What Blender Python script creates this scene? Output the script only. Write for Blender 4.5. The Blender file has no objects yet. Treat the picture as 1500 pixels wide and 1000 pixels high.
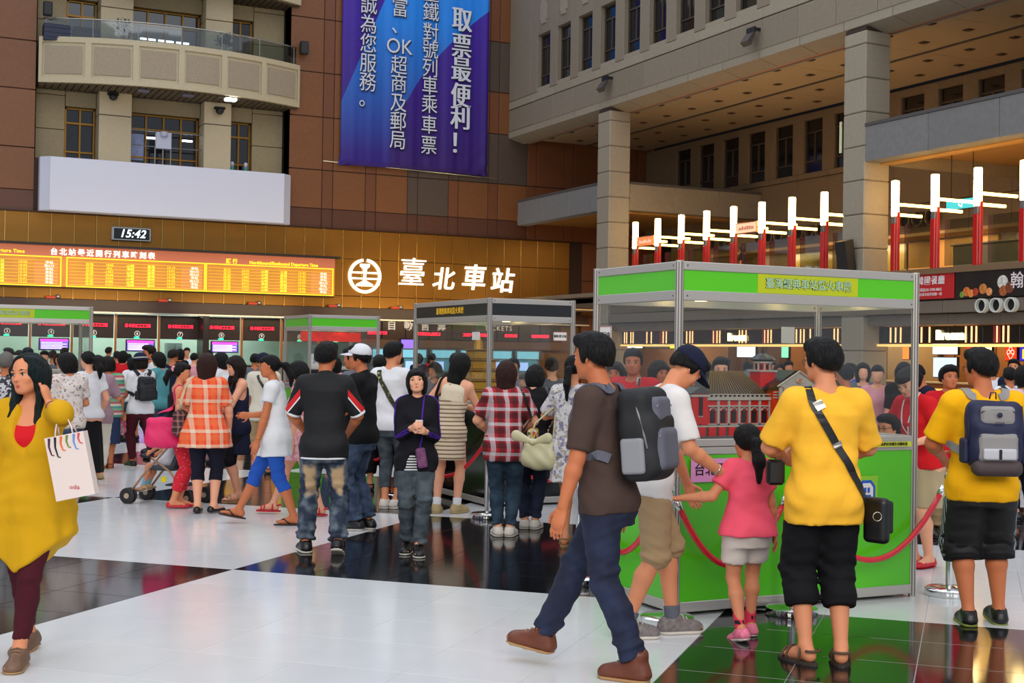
import bpy, math, random
import numpy as np
from mathutils import Matrix, Vector
random.seed(7)
PI = math.pi
SC = bpy.context.scene
COL = SC.collection

# ------------------------------------------------------------------ camera
cam_d = bpy.data.cameras.new('camera'); cam = bpy.data.objects.new('camera', cam_d); COL.objects.link(cam)
YAW, PITCH, ROLL = math.radians(25.98), math.radians(.60), math.radians(.878)
FPX = 1951.3; CH = 1.65
_f = np.array([math.sin(YAW)*math.cos(PITCH), math.cos(YAW)*math.cos(PITCH), math.sin(PITCH)])
_r0 = np.array([math.cos(YAW), -math.sin(YAW), 0]); _u0 = np.cross(_r0, _f)
_r = _r0*math.cos(ROLL)+_u0*math.sin(ROLL); _u = -_r0*math.sin(ROLL)+_u0*math.cos(ROLL)
cam.matrix_world = Matrix(((_r[0], _u[0], -_f[0], 0), (_r[1], _u[1], -_f[1], 0), (_r[2], _u[2], -_f[2], CH), (0, 0, 0, 1)))
cam_d.sensor_width = 36; cam_d.lens = FPX/1500*36; cam_d.clip_end = 300; cam_d.clip_start = .05
SC.camera = cam
# ------------------------------------------------------------------ world, lights, exposure
SC.view_settings.view_transform = 'Standard'; SC.view_settings.look = 'None'
SC.view_settings.gamma = 1; SC.view_settings.use_curve_mapping = False
SC.view_settings.exposure = 0.52
SC.cycles.transparent_max_bounces = 32
W = bpy.data.worlds.new('hall_world'); SC.world = W; W.use_nodes = True
W.node_tree.nodes['Background'].inputs[0].default_value = (.80, .87, 1, 1)
W.node_tree.nodes['Background'].inputs[1].default_value = .40

def area(name, loc, size, energy, color, rot=(0, 0, 0), sy=None):
    l = bpy.data.lights.new(name, 'AREA'); l.energy = energy; l.color = color
    l.shape = 'RECTANGLE'; l.size = size; l.size_y = sy or size
    o = bpy.data.objects.new(name, l); o.location = loc; o.rotation_euler = rot; COL.objects.link(o); return o
area('skylight', (6, 20, 26), 34, 4100, (.93, .96, 1), (0, 0, 0), 46)
area('front_fill', (-5, -11, 11), 26, 2700, (1, .96, .9), (math.radians(58), 0, math.radians(-22)), 10)  # added fill from behind the camera, brightens surfaces that face it
for _y in (18, 24, 31.5, 37.5, 46):      # warm lamps of the upper restaurant floor
    area('restaurant_lamp', (28.6, _y, 6.9 if (_y < 29 or _y > 43) else 6.4), 3.0, 110, (1, .76, .48), (0, 0, 0), 4.5)
for _y in (15, 20, 25, 30, 35, 40):      # added fill under the restaurant canopy, brightens the shaded shop wall
    area('canopy_fill', (30.0, _y, 5.5), .8, 70, (1, .74, .42), (0, math.radians(-20), 0), 4.0)
for _y in (17, 23, 29, 35, 41, 47):      # ground floor shops
    area('shop_lamp', (29.5, _y, 3.4), 3.5, 130, (1, .78, .5), (0, 0, 0), 4.5)
for _x in (1, 6, 11):
    area('ticket_office_lamp', (_x+1.5, 54.8, 3.2), 4.6, 85, (.93, 1, .95), (0, 0, 0), 1.6)
for _x in (2, 8, 14, 20, 26):            # lamps under the lintel washing the metal band
    area('band_lamp', (_x, 49.0, 3.3), 4.5, 42, (1, .78, .45), (math.radians(140), 0, 0), .6)

# ------------------------------------------------------------------ materials
def lin(c):
    return tuple((v/255/12.92) if v/255 <= .04045 else ((v/255+.055)/1.055)**2.4 for v in c)
MATS = {}
def M(key, c=None, rough=.6, metal=0.0, emit=0.0, var=0.0, nscale=0.0, namt=.12, bump=0.0, bscale=60, trans=0.0, alpha=1, coat=0.0, spec=.5, ecol=None):
    """cached procedural material; c in 0..255 sRGB; var = tone change from object to object, namt = mottling"""
    if key in MATS: return MATS[key]
    m = bpy.data.materials.new(key); m.use_nodes = True; nt = m.node_tree; b = nt.nodes['Principled BSDF']
    col = lin(c)+(1,)
    b.inputs['Base Color'].default_value = col; b.inputs['Roughness'].default_value = rough
    b.inputs['Metallic'].default_value = metal; b.inputs['Specular IOR Level'].default_value = spec
    if coat: b.inputs['Coat Weight'].default_value = coat; b.inputs['Coat Roughness'].default_value = .08
    src = None
    if nscale or var:
        mix = nt.nodes.new('ShaderNodeHueSaturation'); mix.inputs['Color'].default_value = col
        val = None
        if nscale:
            tc = nt.nodes.new('ShaderNodeTexCoord'); n = nt.nodes.new('ShaderNodeTexNoise')
            n.inputs['Scale'].default_value = nscale; n.inputs['Detail'].default_value = 5
            nt.links.new(tc.outputs['Object'], n.inputs['Vector'])
            mr = nt.nodes.new('ShaderNodeMapRange'); mr.inputs['From Min'].default_value = .25; mr.inputs['From Max'].default_value = .75
            mr.inputs['To Min'].default_value = 1-namt; mr.inputs['To Max'].default_value = 1+namt
            nt.links.new(n.outputs['Fac'], mr.inputs['Value']); val = mr.outputs[0]
        if var:
            oi = nt.nodes.new('ShaderNodeObjectInfo'); mv = nt.nodes.new('ShaderNodeMapRange')
            mv.inputs['To Min'].default_value = 1-var; mv.inputs['To Max'].default_value = 1+var
            nt.links.new(oi.outputs['Random'], mv.inputs['Value'])
            if val:
                mu = nt.nodes.new('ShaderNodeMath'); mu.operation = 'MULTIPLY'
                nt.links.new(val, mu.inputs[0]); nt.links.new(mv.outputs[0], mu.inputs[1]); val = mu.outputs[0]
            else: val = mv.outputs[0]
        nt.links.new(val, mix.inputs['Value']); nt.links.new(mix.outputs[0], b.inputs['Base Color'])
    if bump:
        tc = nt.nodes.new('ShaderNodeTexCoord'); n = nt.nodes.new('ShaderNodeTexNoise'); n.inputs['Scale'].default_value = bscale
        n.inputs['Detail'].default_value = 4
        bp = nt.nodes.new('ShaderNodeBump'); bp.inputs['Strength'].default_value = bump; bp.inputs['Distance'].default_value = .01
        nt.links.new(tc.outputs['Object'], n.inputs['Vector']); nt.links.new(n.outputs['Fac'], bp.inputs['Height']); nt.links.new(bp.outputs[0], b.inputs['Normal'])
    if emit:
        b.inputs['Emission Color'].default_value = (lin(ecol)+(1,)) if ecol else col; b.inputs['Emission Strength'].default_value = emit
    if trans: b.inputs['Transmission Weight'].default_value = trans
    if alpha < 1: b.inputs['Alpha'].default_value = alpha
    MATS[key] = m; return m

def glass(key, tint=(225, 235, 235), amount=.12, rough=.03, ior=1.22):
    """thin sheet: mostly clear with a glossy reflection"""
    if key in MATS: return MATS[key]
    m = bpy.data.materials.new(key); m.use_nodes = True; nt = m.node_tree; nt.nodes.clear()
    out = nt.nodes.new('ShaderNodeOutputMaterial'); tr = nt.nodes.new('ShaderNodeBsdfTransparent'); gl = nt.nodes.new('ShaderNodeBsdfGlossy')
    tr.inputs[0].default_value = lin(tint)+(1,); gl.inputs['Roughness'].default_value = rough
    fr = nt.nodes.new('ShaderNodeFresnel'); fr.inputs['IOR'].default_value = ior
    ad = nt.nodes.new('ShaderNodeMath'); ad.operation = 'ADD'; ad.inputs[1].default_value = amount; ad.use_clamp = True
    mx = nt.nodes.new('ShaderNodeMixShader'); nt.links.new(fr.outputs[0], ad.inputs[0]); ge = nt.nodes.new('ShaderNodeNewGeometry'); ib = nt.nodes.new('ShaderNodeMath'); ib.operation = 'SUBTRACT'; ib.inputs[0].default_value = 1; nt.links.new(ge.outputs['Backfacing'], ib.inputs[1]); mu = nt.nodes.new('ShaderNodeMath'); mu.operation = 'MULTIPLY'; nt.links.new(ad.outputs[0], mu.inputs[0]); nt.links.new(ib.outputs[0], mu.inputs[1]); nt.links.new(mu.outputs[0], mx.inputs[0])
    nt.links.new(tr.outputs[0], mx.inputs[1]); nt.links.new(gl.outputs[0], mx.inputs[2]); nt.links.new(mx.outputs[0], out.inputs[0])
    MATS[key] = m; return m

def pattern(key, build, rough=.8):
    """cloth pattern: build(nt, x, y, z) returns a colour socket; x, y, z are object coordinate sockets"""
    if key in MATS: return MATS[key]
    m = bpy.data.materials.new(key); m.use_nodes = True; nt = m.node_tree; b = nt.nodes['Principled BSDF']
    b.inputs['Roughness'].default_value = rough
    tc = nt.nodes.new('ShaderNodeTexCoord'); sp = nt.nodes.new('ShaderNodeSeparateXYZ'); nt.links.new(tc.outputs['Object'], sp.inputs[0])
    nt.links.new(build(nt, sp.outputs[0], sp.outputs[1], sp.outputs[2]), b.inputs['Base Color']); MATS[key] = m
    n = nt.nodes.new('ShaderNodeTexNoise'); n.inputs['Scale'].default_value = 11; n.inputs['Detail'].default_value = 4; bp = nt.nodes.new('ShaderNodeBump'); bp.inputs['Strength'].default_value = .5; bp.inputs['Distance'].default_value = .01
    nt.links.new(tc.outputs['Object'], n.inputs['Vector']); nt.links.new(n.outputs['Fac'], bp.inputs['Height']); nt.links.new(bp.outputs[0], b.inputs['Normal'])
    return m
def nmath(nt, op, a, b=None):
    n = nt.nodes.new('ShaderNodeMath'); n.operation = op
    for i, v in enumerate((a, b)):
        if v is None: continue
        if isinstance(v, (int, float)): n.inputs[i].default_value = v
        else: nt.links.new(v, n.inputs[i])
    return n.outputs[0]
def nmix(nt, fac, a, b):
    n = nt.nodes.new('ShaderNodeMix'); n.data_type = 'RGBA'
    for i, v in ((0, fac), (6, a), (7, b)):
        if isinstance(v, (int, float)): n.inputs[i].default_value = v
        elif isinstance(v, tuple): n.inputs[i].default_value = lin(v)+(1,)
        else: nt.links.new(v, n.inputs[i])
    return n.outputs[2]
def stripe(nt, s, period, duty, ph=0.0):
    v = nmath(nt, 'FRACT', nmath(nt, 'ADD', nmath(nt, 'DIVIDE', s, period), 50+ph)); return nmath(nt, 'LESS_THAN', v, duty)

# ------------------------------------------------------------------ mesh helpers
class MB:
    def __init__(s): s.v = []; s.f = []; s.m = []; s.n = 0
    def add(s, vs, fs, mi=0):
        s.v.append(np.asarray(vs, float)); s.f += [tuple(i+s.n for i in f) for f in fs]; s.m += [mi]*len(fs); s.n += len(vs); return s
    def box(s, x0, x1, y0, y1, z0, z1, mi=0):
        return s.add([(x0, y0, z0), (x1, y0, z0), (x1, y1, z0), (x0, y1, z0), (x0, y0, z1), (x1, y0, z1), (x1, y1, z1), (x0, y1, z1)],
            [(0, 3, 2, 1), (4, 5, 6, 7), (0, 1, 5, 4), (1, 2, 6, 5), (2, 3, 7, 6), (3, 0, 4, 7)], mi)
    def cbox(s, x0, x1, y0, y1, z0, z1, c=.01, mi=0):
        """box with chamfered edges"""
        c = min(c, (x1-x0)*.45, (y1-y0)*.45, (z1-z0)*.45)
        vs = []; idx = {}
        for ix, X in enumerate((x0, x1)):
            for iy, Y in enumerate((y0, y1)):
                for iz, Z in enumerate((z0, z1)):
                    sx, sy, sz = (1-2*ix)*c, (1-2*iy)*c, (1-2*iz)*c
                    for a, p in enumerate(((X, Y+sy, Z+sz), (X+sx, Y, Z+sz), (X+sx, Y+sy, Z))):
                        idx[ix, iy, iz, a] = len(vs); vs.append(p)
        g = lambda *k: idx[k]
        fs = []
        for i in (0, 1):
            q = [g(i, 0, 0, 0), g(i, 1, 0, 0), g(i, 1, 1, 0), g(i, 0, 1, 0)]; fs.append(q if i else q[::-1])
            q = [g(0, i, 0, 1), g(0, i, 1, 1), g(1, i, 1, 1), g(1, i, 0, 1)]; fs.append(q if i else q[::-1])
            q = [g(0, 0, i, 2), g(1, 0, i, 2), g(1, 1, i, 2), g(0, 1, i, 2)]; fs.append(q if i else q[::-1])
            for j in (0, 1):
                fs.append([g(i, j, 0, 0), g(i, j, 1, 0), g(i, j, 1, 1), g(i, j, 0, 1)])
                fs.append([g(i, 0, j, 0), g(i, 1, j, 0), g(i, 1, j, 2), g(i, 0, j, 2)])
                fs.append([g(0, i, j, 1), g(1, i, j, 1), g(1, i, j, 2), g(0, i, j, 2)])
                for k in (0, 1): fs.append([g(i, j, k, 0), g(i, j, k, 1), g(i, j, k, 2)])
        return s.add(vs, fs, mi)
    def prism(s, pts, a0, a1, axis=1, mi=0):
        """polygon pts in the two other axes, pushed from a0 to a1 along axis"""
        n = len(pts); vs = []
        for a in (a0, a1):
            for p in pts: q = list(p); q.insert(axis, a); vs.append(q)
        fs = [tuple(range(n)), tuple(range(2*n-1, n-1, -1))]+[(i, (i+1) % n, (i+1) % n+n, i+n) for i in range(n)]
        return s.add(vs, fs, mi)
    def tube(s, path, r, seg=8, mi=0, closed=False, caps=True):
        P = np.asarray(path, float); n = len(P); rs = np.ones(n)*r if np.isscalar(r) else np.asarray(r, float); vs = []
        up = np.array([0, 0, 1.]); prev = None
        for i in range(n):
            t = (P[(i+1) % n]-P[i-1]) if closed else (P[min(i+1, n-1)]-P[max(i-1, 0)])
            t = t/(np.linalg.norm(t)+1e-9)
            if prev is None:
                a = np.cross(t, up if abs(t[2]) < .9 else np.array([1., 0, 0]))
            else: a = prev-t*(prev@t)
            a /= np.linalg.norm(a)+1e-9; prev = a; b = np.cross(t, a)
            for k in range(seg):
                th = 2*PI*k/seg; vs.append(P[i]+rs[i]*(a*math.cos(th)+b*math.sin(th)))
        fs = []
        for i in range(n if closed else n-1):
            j = (i+1) % n
            for k in range(seg): k2 = (k+1) % seg; fs.append((i*seg+k, i*seg+k2, j*seg+k2, j*seg+k))
        if caps and not closed: fs += [tuple(range(seg))[::-1], tuple(range((n-1)*seg, n*seg))]
        return s.add(vs, fs, mi)
    def lathe(s, prof, c=(0, 0, 0), seg=20, mi=0):
        vs = [(c[0]+r*math.cos(2*PI*k/seg), c[1]+r*math.sin(2*PI*k/seg), c[2]+z) for r, z in prof for k in range(seg)]
        fs = [(i*seg+k, i*seg+(k+1) % seg, (i+1)*seg+(k+1) % seg, (i+1)*seg+k) for i in range(len(prof)-1) for k in range(seg)]
        fs += [tuple(range(seg))[::-1], tuple(range((len(prof)-1)*seg, len(prof)*seg))]
        return s.add(vs, fs, mi)
    def ell(s, c, r, seg=12, rings=8, mi=0):
        vs = []; fs = []
        for i in range(rings+1):
            th = PI*i/rings
            for k in range(seg): ph = 2*PI*k/seg; vs.append((c[0]+r[0]*math.sin(th)*math.cos(ph), c[1]+r[1]*math.sin(th)*math.sin(ph), c[2]+r[2]*math.cos(th)))
        for i in range(rings):
            for k in range(seg): fs.append((i*seg+k, (i+1)*seg+k, (i+1)*seg+(k+1) % seg, i*seg+(k+1) % seg))
        return s.add(vs, fs, mi)
    def mesh(s, name):
        me = bpy.data.meshes.new(name); me.from_pydata(np.concatenate(s.v).tolist() if s.v else [], [], s.f)
        if max(s.m, default=0): me.polygons.foreach_set('material_index', s.m)
        return me
    def build(s, name, mats, parent=None, smooth=False, loc=None, rz=0):
        me = s.mesh(name)
        for m in (mats if isinstance(mats, (list, tuple)) else [mats]): me.materials.append(m)
        if smooth: me.polygons.foreach_set('use_smooth', [True]*len(me.polygons))
        o = bpy.data.objects.new(name, me); COL.objects.link(o)
        if parent: o.parent = parent
        if loc: o.location = loc
        o.rotation_euler.z = rz
        return o
def smooth_by_angle(o, deg=40):
    me = o.data
    me.polygons.foreach_set('use_smooth', [True]*len(me.polygons))
    try: me.set_sharp_from_angle(angle=math.radians(deg))
    except Exception: pass
    return o
def tag(o, label=None, cat=None, group=None, kind=None):
    if label: o['label'] = label
    if cat: o['category'] = cat
    if group: o['group'] = group
    if kind: o['kind'] = kind
    return o
def empty(name, loc=(0, 0, 0), rz=0):
    o = bpy.data.objects.new(name, None); COL.objects.link(o); o.location = loc; o.rotation_euler.z = rz; o.empty_display_size = .2; return o
def inst(src, loc=(0, 0, 0), parent=None, rz=0, scale=None):
    c = src.copy(); COL.objects.link(c); c.location = loc; c.rotation_euler.z = rz
    if scale: c.scale = scale
    c.parent = parent; return c
def copy_tree(o, parent=None):
    c = o.copy(); COL.objects.link(c); c.parent = parent
    for ch in list(o.children): copy_tree(ch, c)
    return c
BACK = (PI/2, 0, 0)          # lettering on a face that looks towards -Y
SIDE = (PI/2, 0, -PI/2)      # lettering on a face that looks towards -X
def text(name, s, size, loc, mat, parent=None, rot=BACK, bold=0.0, ext=.004, align='CENTER', sx=1.0, space=1.0, line=1.0, shear=0.0):
    cu = bpy.data.curves.new(name, 'FONT'); cu.body = s; cu.size = size; cu.extrude = ext; cu.offset = bold*size
    cu.align_x = align; cu.align_y = 'CENTER'; cu.space_character = space; cu.space_line = line; cu.shear = shear; cu.resolution_u = 3
    t = bpy.data.objects.new(name, cu); me = bpy.data.meshes.new_from_object(t)
    bpy.data.objects.remove(t); bpy.data.curves.remove(cu)
    me.name = name; me.materials.clear(); me.materials.append(mat)
    o = bpy.data.objects.new(name, me); COL.objects.link(o); o.parent = parent; o.location = loc; o.rotation_euler = rot; o.scale = (sx, 1, 1)
    return o
def struct(o, label=None): return tag(o, label, None, None, 'structure')

# ================================================================== FLOOR
m_white = M('floor_white_stone', (218, 220, 222), rough=.16, nscale=3, namt=.03, var=.025, spec=.55)
m_black = M('floor_black_stone', (22, 22, 25), rough=.10, nscale=6, namt=.2, var=.12, spec=.75)
m_grout = M('floor_grout', (176, 177, 180), rough=.5)
m_grey_far = M('floor_grey_stone', (120, 112, 104), rough=.2)
S2 = 2**.5; TL = .625; U0, V0 = 8.86, -5.26
floor = struct(MB().box(-14, 40, -12, 60, -.3, -.004).build('floor', m_grout))
def tile_mesh(name, mat, gap):
    mb = MB(); h = TL/2-gap
    mb.add([(-h, -h, -.004), (h, -h, -.004), (h, h, -.004), (-h, h, -.004), (-h+.0012, -h+.0012, 0), (h-.0012, -h+.0012, 0), (h-.0012, h-.0012, 0), (-h+.0012, h-.0012, 0)],
           [(4, 5, 6, 7), (0, 1, 5, 4), (1, 2, 6, 5), (2, 3, 7, 6), (3, 0, 4, 7)])
    me = mb.mesh(name); me.materials.append(mat); return me
tw, tb = tile_mesh('tile', m_white, .001), tile_mesh('tile', m_black, .002)
cells = []
for i in range(-26, 80):
    for j in range(-62, 62):
        u, v = U0+(i+.5)*TL, V0+(j+.5)*TL; x, y = (u+v)/S2, (u-v)/S2
        if not (-13.4 < x < 39.4 and -11.4 < y < 56): continue
        black = ((i//6)+(j//6)) % 2 == 0
        d = np.array([x, y, -CH]); w = d@_f
        vis = w > 2 and abs(d@_r)/w < .41 and abs(d@_u)/w < .27
        cells.append((w if vis else 900+abs(w), x, y, black))
cells.sort()
for n, (w, x, y, black) in enumerate(cells[:300]):
    o = bpy.data.objects.new('tile', tb if black else tw); COL.objects.link(o); o.parent = floor; o.location = (x, y, 0); o.rotation_euler.z = PI/4
far = MB()
for w, x, y, black in cells[300:]:
    h = (TL/2-.0015)*S2
    far.add([(x, y-h, 0), (x+h, y, 0), (x, y+h, 0), (x-h, y, 0)], [(0, 1, 2, 3)], 1 if black else 0)
tag(far.build('tile', [m_white, m_black], floor), kind='stuff')

# ================================================================== BACK WALL (Y = 52)
m_brown = M('brown_granite', (122, 74, 38), rough=.42, var=.05, nscale=9, namt=.10, bump=.1, bscale=40)
m_red = M('red_brown_granite', (114, 66, 38), rough=.42, var=.05, nscale=9, namt=.10)
m_dkred = M('dark_red_granite', (88, 50, 34), rough=.42, var=.08, nscale=9, namt=.10)
m_grey = M('grey_brown_granite', (84, 68, 58), rough=.45, var=.06, nscale=9, namt=.08)
m_joint = M('dark_joint', (56, 36, 26), rough=.8)
m_cream = M('cream_stone', (158, 140, 104), rough=.6, var=.06, nscale=14, namt=.10)
m_cream2 = M('pale_cream_stone', (196, 178, 144), rough=.6, var=.04, nscale=14, namt=.06)
m_carved = M('carved_grey_stone', (164, 148, 126), rough=.8, nscale=30, namt=.2, bump=.6, bscale=30)
m_darkglass = M('dark_window_glass', (14, 14, 18), rough=.08, spec=.8)
m_goldframe = M('gold_window_frame', (150, 105, 30), rough=.35, metal=.6)
m_dark = M('dark_void', (18, 14, 12), rough=.8)
YW = 52.0
w = MB()
w.box(-14, 5.6, YW, YW+.6, 3.49, 18); w.box(5.6, 15.2, YW, YW+.6, 3.49, 8.7); w.box(15.2, 33, YW, YW+.6, 3.49, 18)
w.box(20.9, 33, YW+.25, YW+.6, 0, 3.49, 1)
wall_back = struct(w.build('wall_back', [m_joint, M('lower_brown_wall', (128, 88, 54), rough=.4, nscale=1.5, namt=.15)]))
rows = [(6.72, 7.47), (7.5, 9.03), (9.07, 11.18), (11.22, 12.98), (13.02, 15.16), (15.2, 17.9)]
edges = [4.93-1.86*k for k in range(10, 0, -1)]
cols = []
x = 15.25
while x < 32.6:
    cols += [(x, x+1.37, 0), (x+1.40, x+1.83, 1)]; x += 1.86
x = 5.57
while x > -12:
    cols += [(x-1.37, x, 0), (x-1.83, x-1.40, 1)]; x -= 1.86
pm = {}
for (x0, x1, nar) in cols:
    for r, (z0, z1) in enumerate(rows):
        mt = m_red if nar else m_brown
        if r == 0: mt = m_dkred
        if r == 3 and x0 < 6: mt = m_brown
        if r == 2 and x0 < 6 and not nar: mt = m_brown
        if (r == 2 and 20 < x0 < 25) or (r == 4 and 22.3 < x0 < 25.2) or (r == 1 and 20.3 < x0 < 20.9): mt = m_grey
        if x0 > 25: mt = m_red
        k = (round(x1-x0, 2), r, mt.name)
        if k not in pm:
            b = MB().cbox(0, x1-x0, -.03, .02, z0, z1, .008).build('panel', mt, wall_back); pm[k] = b
            b.location = (x0, YW, 0)
        else: inst(pm[k], (x0, YW, 0), wall_back)
# lower part of the wall beside the end of the metal band
for x0 in (28.75, 30.15, 31.5):
    for z0, z1 in ((.02, 1.7), (1.73, 3.4), (3.43, 5.0), (5.03, 6.68)):
        MB().cbox(x0, x0+1.32, YW-.03, YW+.02, z0, z1, .008).build('panel', m_red, wall_back)

# --- cream recess with windows behind the balconies
REC = YW+.75
w = MB(); w.box(5.6, 15.2, REC+.45, REC+.8, 8.6, 18)
for sx in (5.45, 15.2): w.box(sx, sx+.15, YW, REC+.8, 8.6, 18)
wall_rec = struct(w.build('wall_recess', m_dark))
wins = ((6.75, 7.85), (9.1, 11.8), (12.95, 13.9))
def stone(x0, x1, y0, y1, z0, z1, mt=m_cream): return MB().cbox(x0, x1, y0, y1, z0, z1, .012).build('panel', mt, wall_rec)
for fl in range(3):
    zb = 8.62+4.1*fl; zt = zb+4.08; ws, wt = zb+.15, zb+2.2
    for x0, x1 in ((7.88, 9.08), (11.85, 12.92)):
        stone(x0, x1, YW+.12, REC+.4, zb, zb+1.9, m_cream2); stone(x0, x1, YW+.12, REC+.4, zb+1.93, zt, m_cream2)
    for x0, x1 in ((5.62, 6.72), (13.93, 15.18)):
        for z0, z1 in ((zb, zb+1.3), (zb+1.32, zb+2.6), (zb+2.62, zt)): stone(x0, x1, REC, REC+.4, z0, z1)
    for x0, x1 in ((6.74, 7.86), (9.1, 11.83), (12.94, 13.91)):
        stone(x0, x1, REC, REC+.4, wt+.02, zt); stone(x0, x1, REC, REC+.4, zb, ws-.02)
def hall_window(x0, x1, z0, z1, split, label):
    t = struct(empty('window_%d' % hall_window.n, ((x0+x1)/2, REC, z0)), label); hall_window.n += 1
    hw, h = (x1-x0)/2, z1-z0
    MB().box(-hw, hw, .30, .34, 0, h).build('pane', m_darkglass, t)
    f = MB()
    for a in (-hw, hw-.06): f.box(a, a+.06, .22, .30, 0, h)
    f.box(-hw, hw, .22, .30, 0, .06); f.box(-hw, hw, .22, .30, h-.06, h); f.box(-hw, hw, .20, .30, h-.62, h-.55); f.box(-hw, hw, .2, .3, .34, .40)
    f.build('frame', m_goldframe, t)
    for k in range(1, split):
        xx = -hw+2*hw*k/split; MB().box(xx-.03, xx+.03, .18, .3, .06, h-.06).build('mullion', m_goldframe, t)
    return t
hall_window.n = 1
wtree = []
for fl in range(3):
    zb = 8.62+4.1*fl
    for k, (x0, x1) in enumerate(wins):
        names = ('narrow window at the end of the recess', 'wide window between the two stone piers', 'narrow window near the brown wall')
        hall_window(x0, x1, zb+.15, zb+2.2, (2, 4, 2)[k], names[k]+(', below the lower balcony', ', above the lower balcony', ', on the top storey')[fl])
m_lampwhite = M('office_lamp_glow', (235, 245, 255), emit=5)
m_backroom = M('office_back_wall', (70, 74, 66), rough=.8)
for zz, pts in ((9.9, ((9.75, .5), (11.2, .4))), (14.0, ((9.5, .6), (10.2, .6), (10.9, .5)))):
    for xx, wd in pts:
        tag(MB().cbox(xx, xx+wd, REC+.24, REC+.29, zz-(.25 if zz > 12 else 0), zz+.07-(.25 if zz > 12 else 0), .01).build('office_ceiling_lamp', m_lampwhite),
            'white lamp strip behind the %s window %s the lower balcony' % (('wide', 'wide')[zz > 12], 'above' if zz > 12 else 'below')+(', nearer its left pier' if xx < 10 else ', in its middle' if xx < 10.5 else ', nearer its right pier'), 'lamp', 'office lamps behind the balcony windows')
pst = tag(MB().cbox(9.14, 9.72, REC+.24, REC+.28, 9.02, 10.05, .01).build('window_poster', M('pale_blue_poster', (150, 165, 205), nscale=4, namt=.3)), 'pale blue poster taped inside the wide window', 'poster')
# --- balconies
m_balc = M('balcony_stone', (194, 180, 148), rough=.6, nscale=18, namt=.08)
m_rail = M('rail_metal', (175, 175, 170), rough=.25, metal=.9)
m_railglass = glass('balcony_glass', (205, 215, 215), .16)
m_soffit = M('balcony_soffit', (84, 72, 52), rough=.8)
def balcony(z0, label):
    t = tag(empty('balcony', (10.4, YW, z0)), label, 'balcony')
    N = 30; xs = np.linspace(-4.72, 5.15, N+1); bow = lambda x: -.15-1.25*(1-((x-.2)/4.95)**2)
    H = 1.69
    def strip(mb, xa, xb, ya, yb, za, zb, n=6):
        X = np.linspace(xa, xb, n+1)
        for a, b in zip(X[:-1], X[1:]):
            vs = [(a, bow(a)+ya, za), (b, bow(b)+ya, za), (b, bow(b)+yb, za), (a, bow(a)+yb, za), (a, bow(a)+ya, zb), (b, bow(b)+ya, zb), (b, bow(b)+yb, zb), (a, bow(a)+yb, zb)]
            mb.add(vs, [(0, 3, 2, 1), (4, 5, 6, 7), (0, 1, 5, 4), (1, 2, 6, 5), (2, 3, 7, 6), (3, 0, 4, 7)])
    f = MB(); strip(f, -4.72, 5.15, 0, .3, 0, H, 24)
    f.box(-4.72, -4.5, bow(-4.72), .6, 0, H); f.box(4.93, 5.15, bow(5.15), .6, 0, H); f.build('parapet', m_balc, t)
    e = MB(); strip(e, -4.76, 5.19, -.07, .0, 0, .2, 24); strip(e, -4.76, 5.19, -.07, .0, H-.2, H, 24)
    pw = 9.87/6
    for k in range(7):
        xx = -4.76+k*(9.95/6); strip(e, max(-4.76, xx-.11), min(5.19, xx+.11), -.07, .0, .2, H-.2, 2)
    e.build('raised_border', m_balc, t)
    for k in range(6):
        c = MB(); a = -4.76+k*9.95/6+.2; strip(c, a, a+9.95/6-.4, -.035, .0, .33, H-.33, 5); c.build('carved_panel', m_carved, t)
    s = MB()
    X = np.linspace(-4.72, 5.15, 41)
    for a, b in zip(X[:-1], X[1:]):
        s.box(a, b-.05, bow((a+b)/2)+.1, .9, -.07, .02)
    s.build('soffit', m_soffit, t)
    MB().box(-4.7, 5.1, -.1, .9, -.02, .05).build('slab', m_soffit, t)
    g = MB(); strip(g, -4.6, 5.05, .12, .135, H, H+.68, 20); g.build('glass_guard', m_railglass, t)
    MB().tube([(x, bow(x)+.13, H+.72) for x in np.linspace(-4.6, 5.05, 25)], .03, 8).build('handrail', m_rail, t, True)
    for x in np.linspace(-4.5, 4.95, 7): MB().tube([(x, bow(x)+.13, H-.05), (x, bow(x)+.13, H+.72)], .018, 6).build('rail_post', m_rail, t)
    for k, x in enumerate((-1.1, .55, 2.2)):
        MB().cbox(x-.22, x+.22, -1.15, -.85, -.16, -.06, .02).build('soffit_lamp', m_lampwhite if k == 2 else M('unlit_lamp', (95, 92, 110), rough=.4), t)
    return t
balcony(11.47, 'curved cream stone balcony with carved panels below a glass railing')
balcony(15.58, 'upper curved stone balcony of which only the underside corner shows')
# plants and crates on the lower balcony
def leafy(name, loc, w, h, label, seed, cat='plant'):
    rnd = random.Random(seed); t = tag(empty(name, loc), label, cat)
    MB().lathe([(.12, 0), (.17, .24), (.19, .26), (.15, .25)], seg=10).build('pot', M('brown_pot', (90, 60, 40)), t, True)
    mb = MB()
    for k in range(150):
        a, e = rnd.uniform(0, 6.28), rnd.uniform(-.2, 1.4); r = rnd.uniform(.4, 1)
        c = np.array([math.cos(a)*math.cos(e)*w*r, math.sin(a)*math.cos(e)*w*r, .3+h*.35+math.sin(e)*h*.6*r]); d = np.array([rnd.uniform(-1, 1), rnd.uniform(-1, 1), rnd.uniform(-.6, .8)]); d /= np.linalg.norm(d)
        s = np.cross(d, (.3, .2, 1)); s /= np.linalg.norm(s)+1e-6
        mb.add([c, c+d*.09+s*.035, c+d*.2, c+d*.09-s*.035], [(0, 1, 2, 3)])
    mb.build('foliage', M('leaf_green', (44, 66, 38), var=.1), t); MB().tube([(0, 0, .2), (0, 0, .3+h*.5)], .015, 6).build('stem', M('brown_stem', (70, 50, 30)), t); return t
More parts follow.
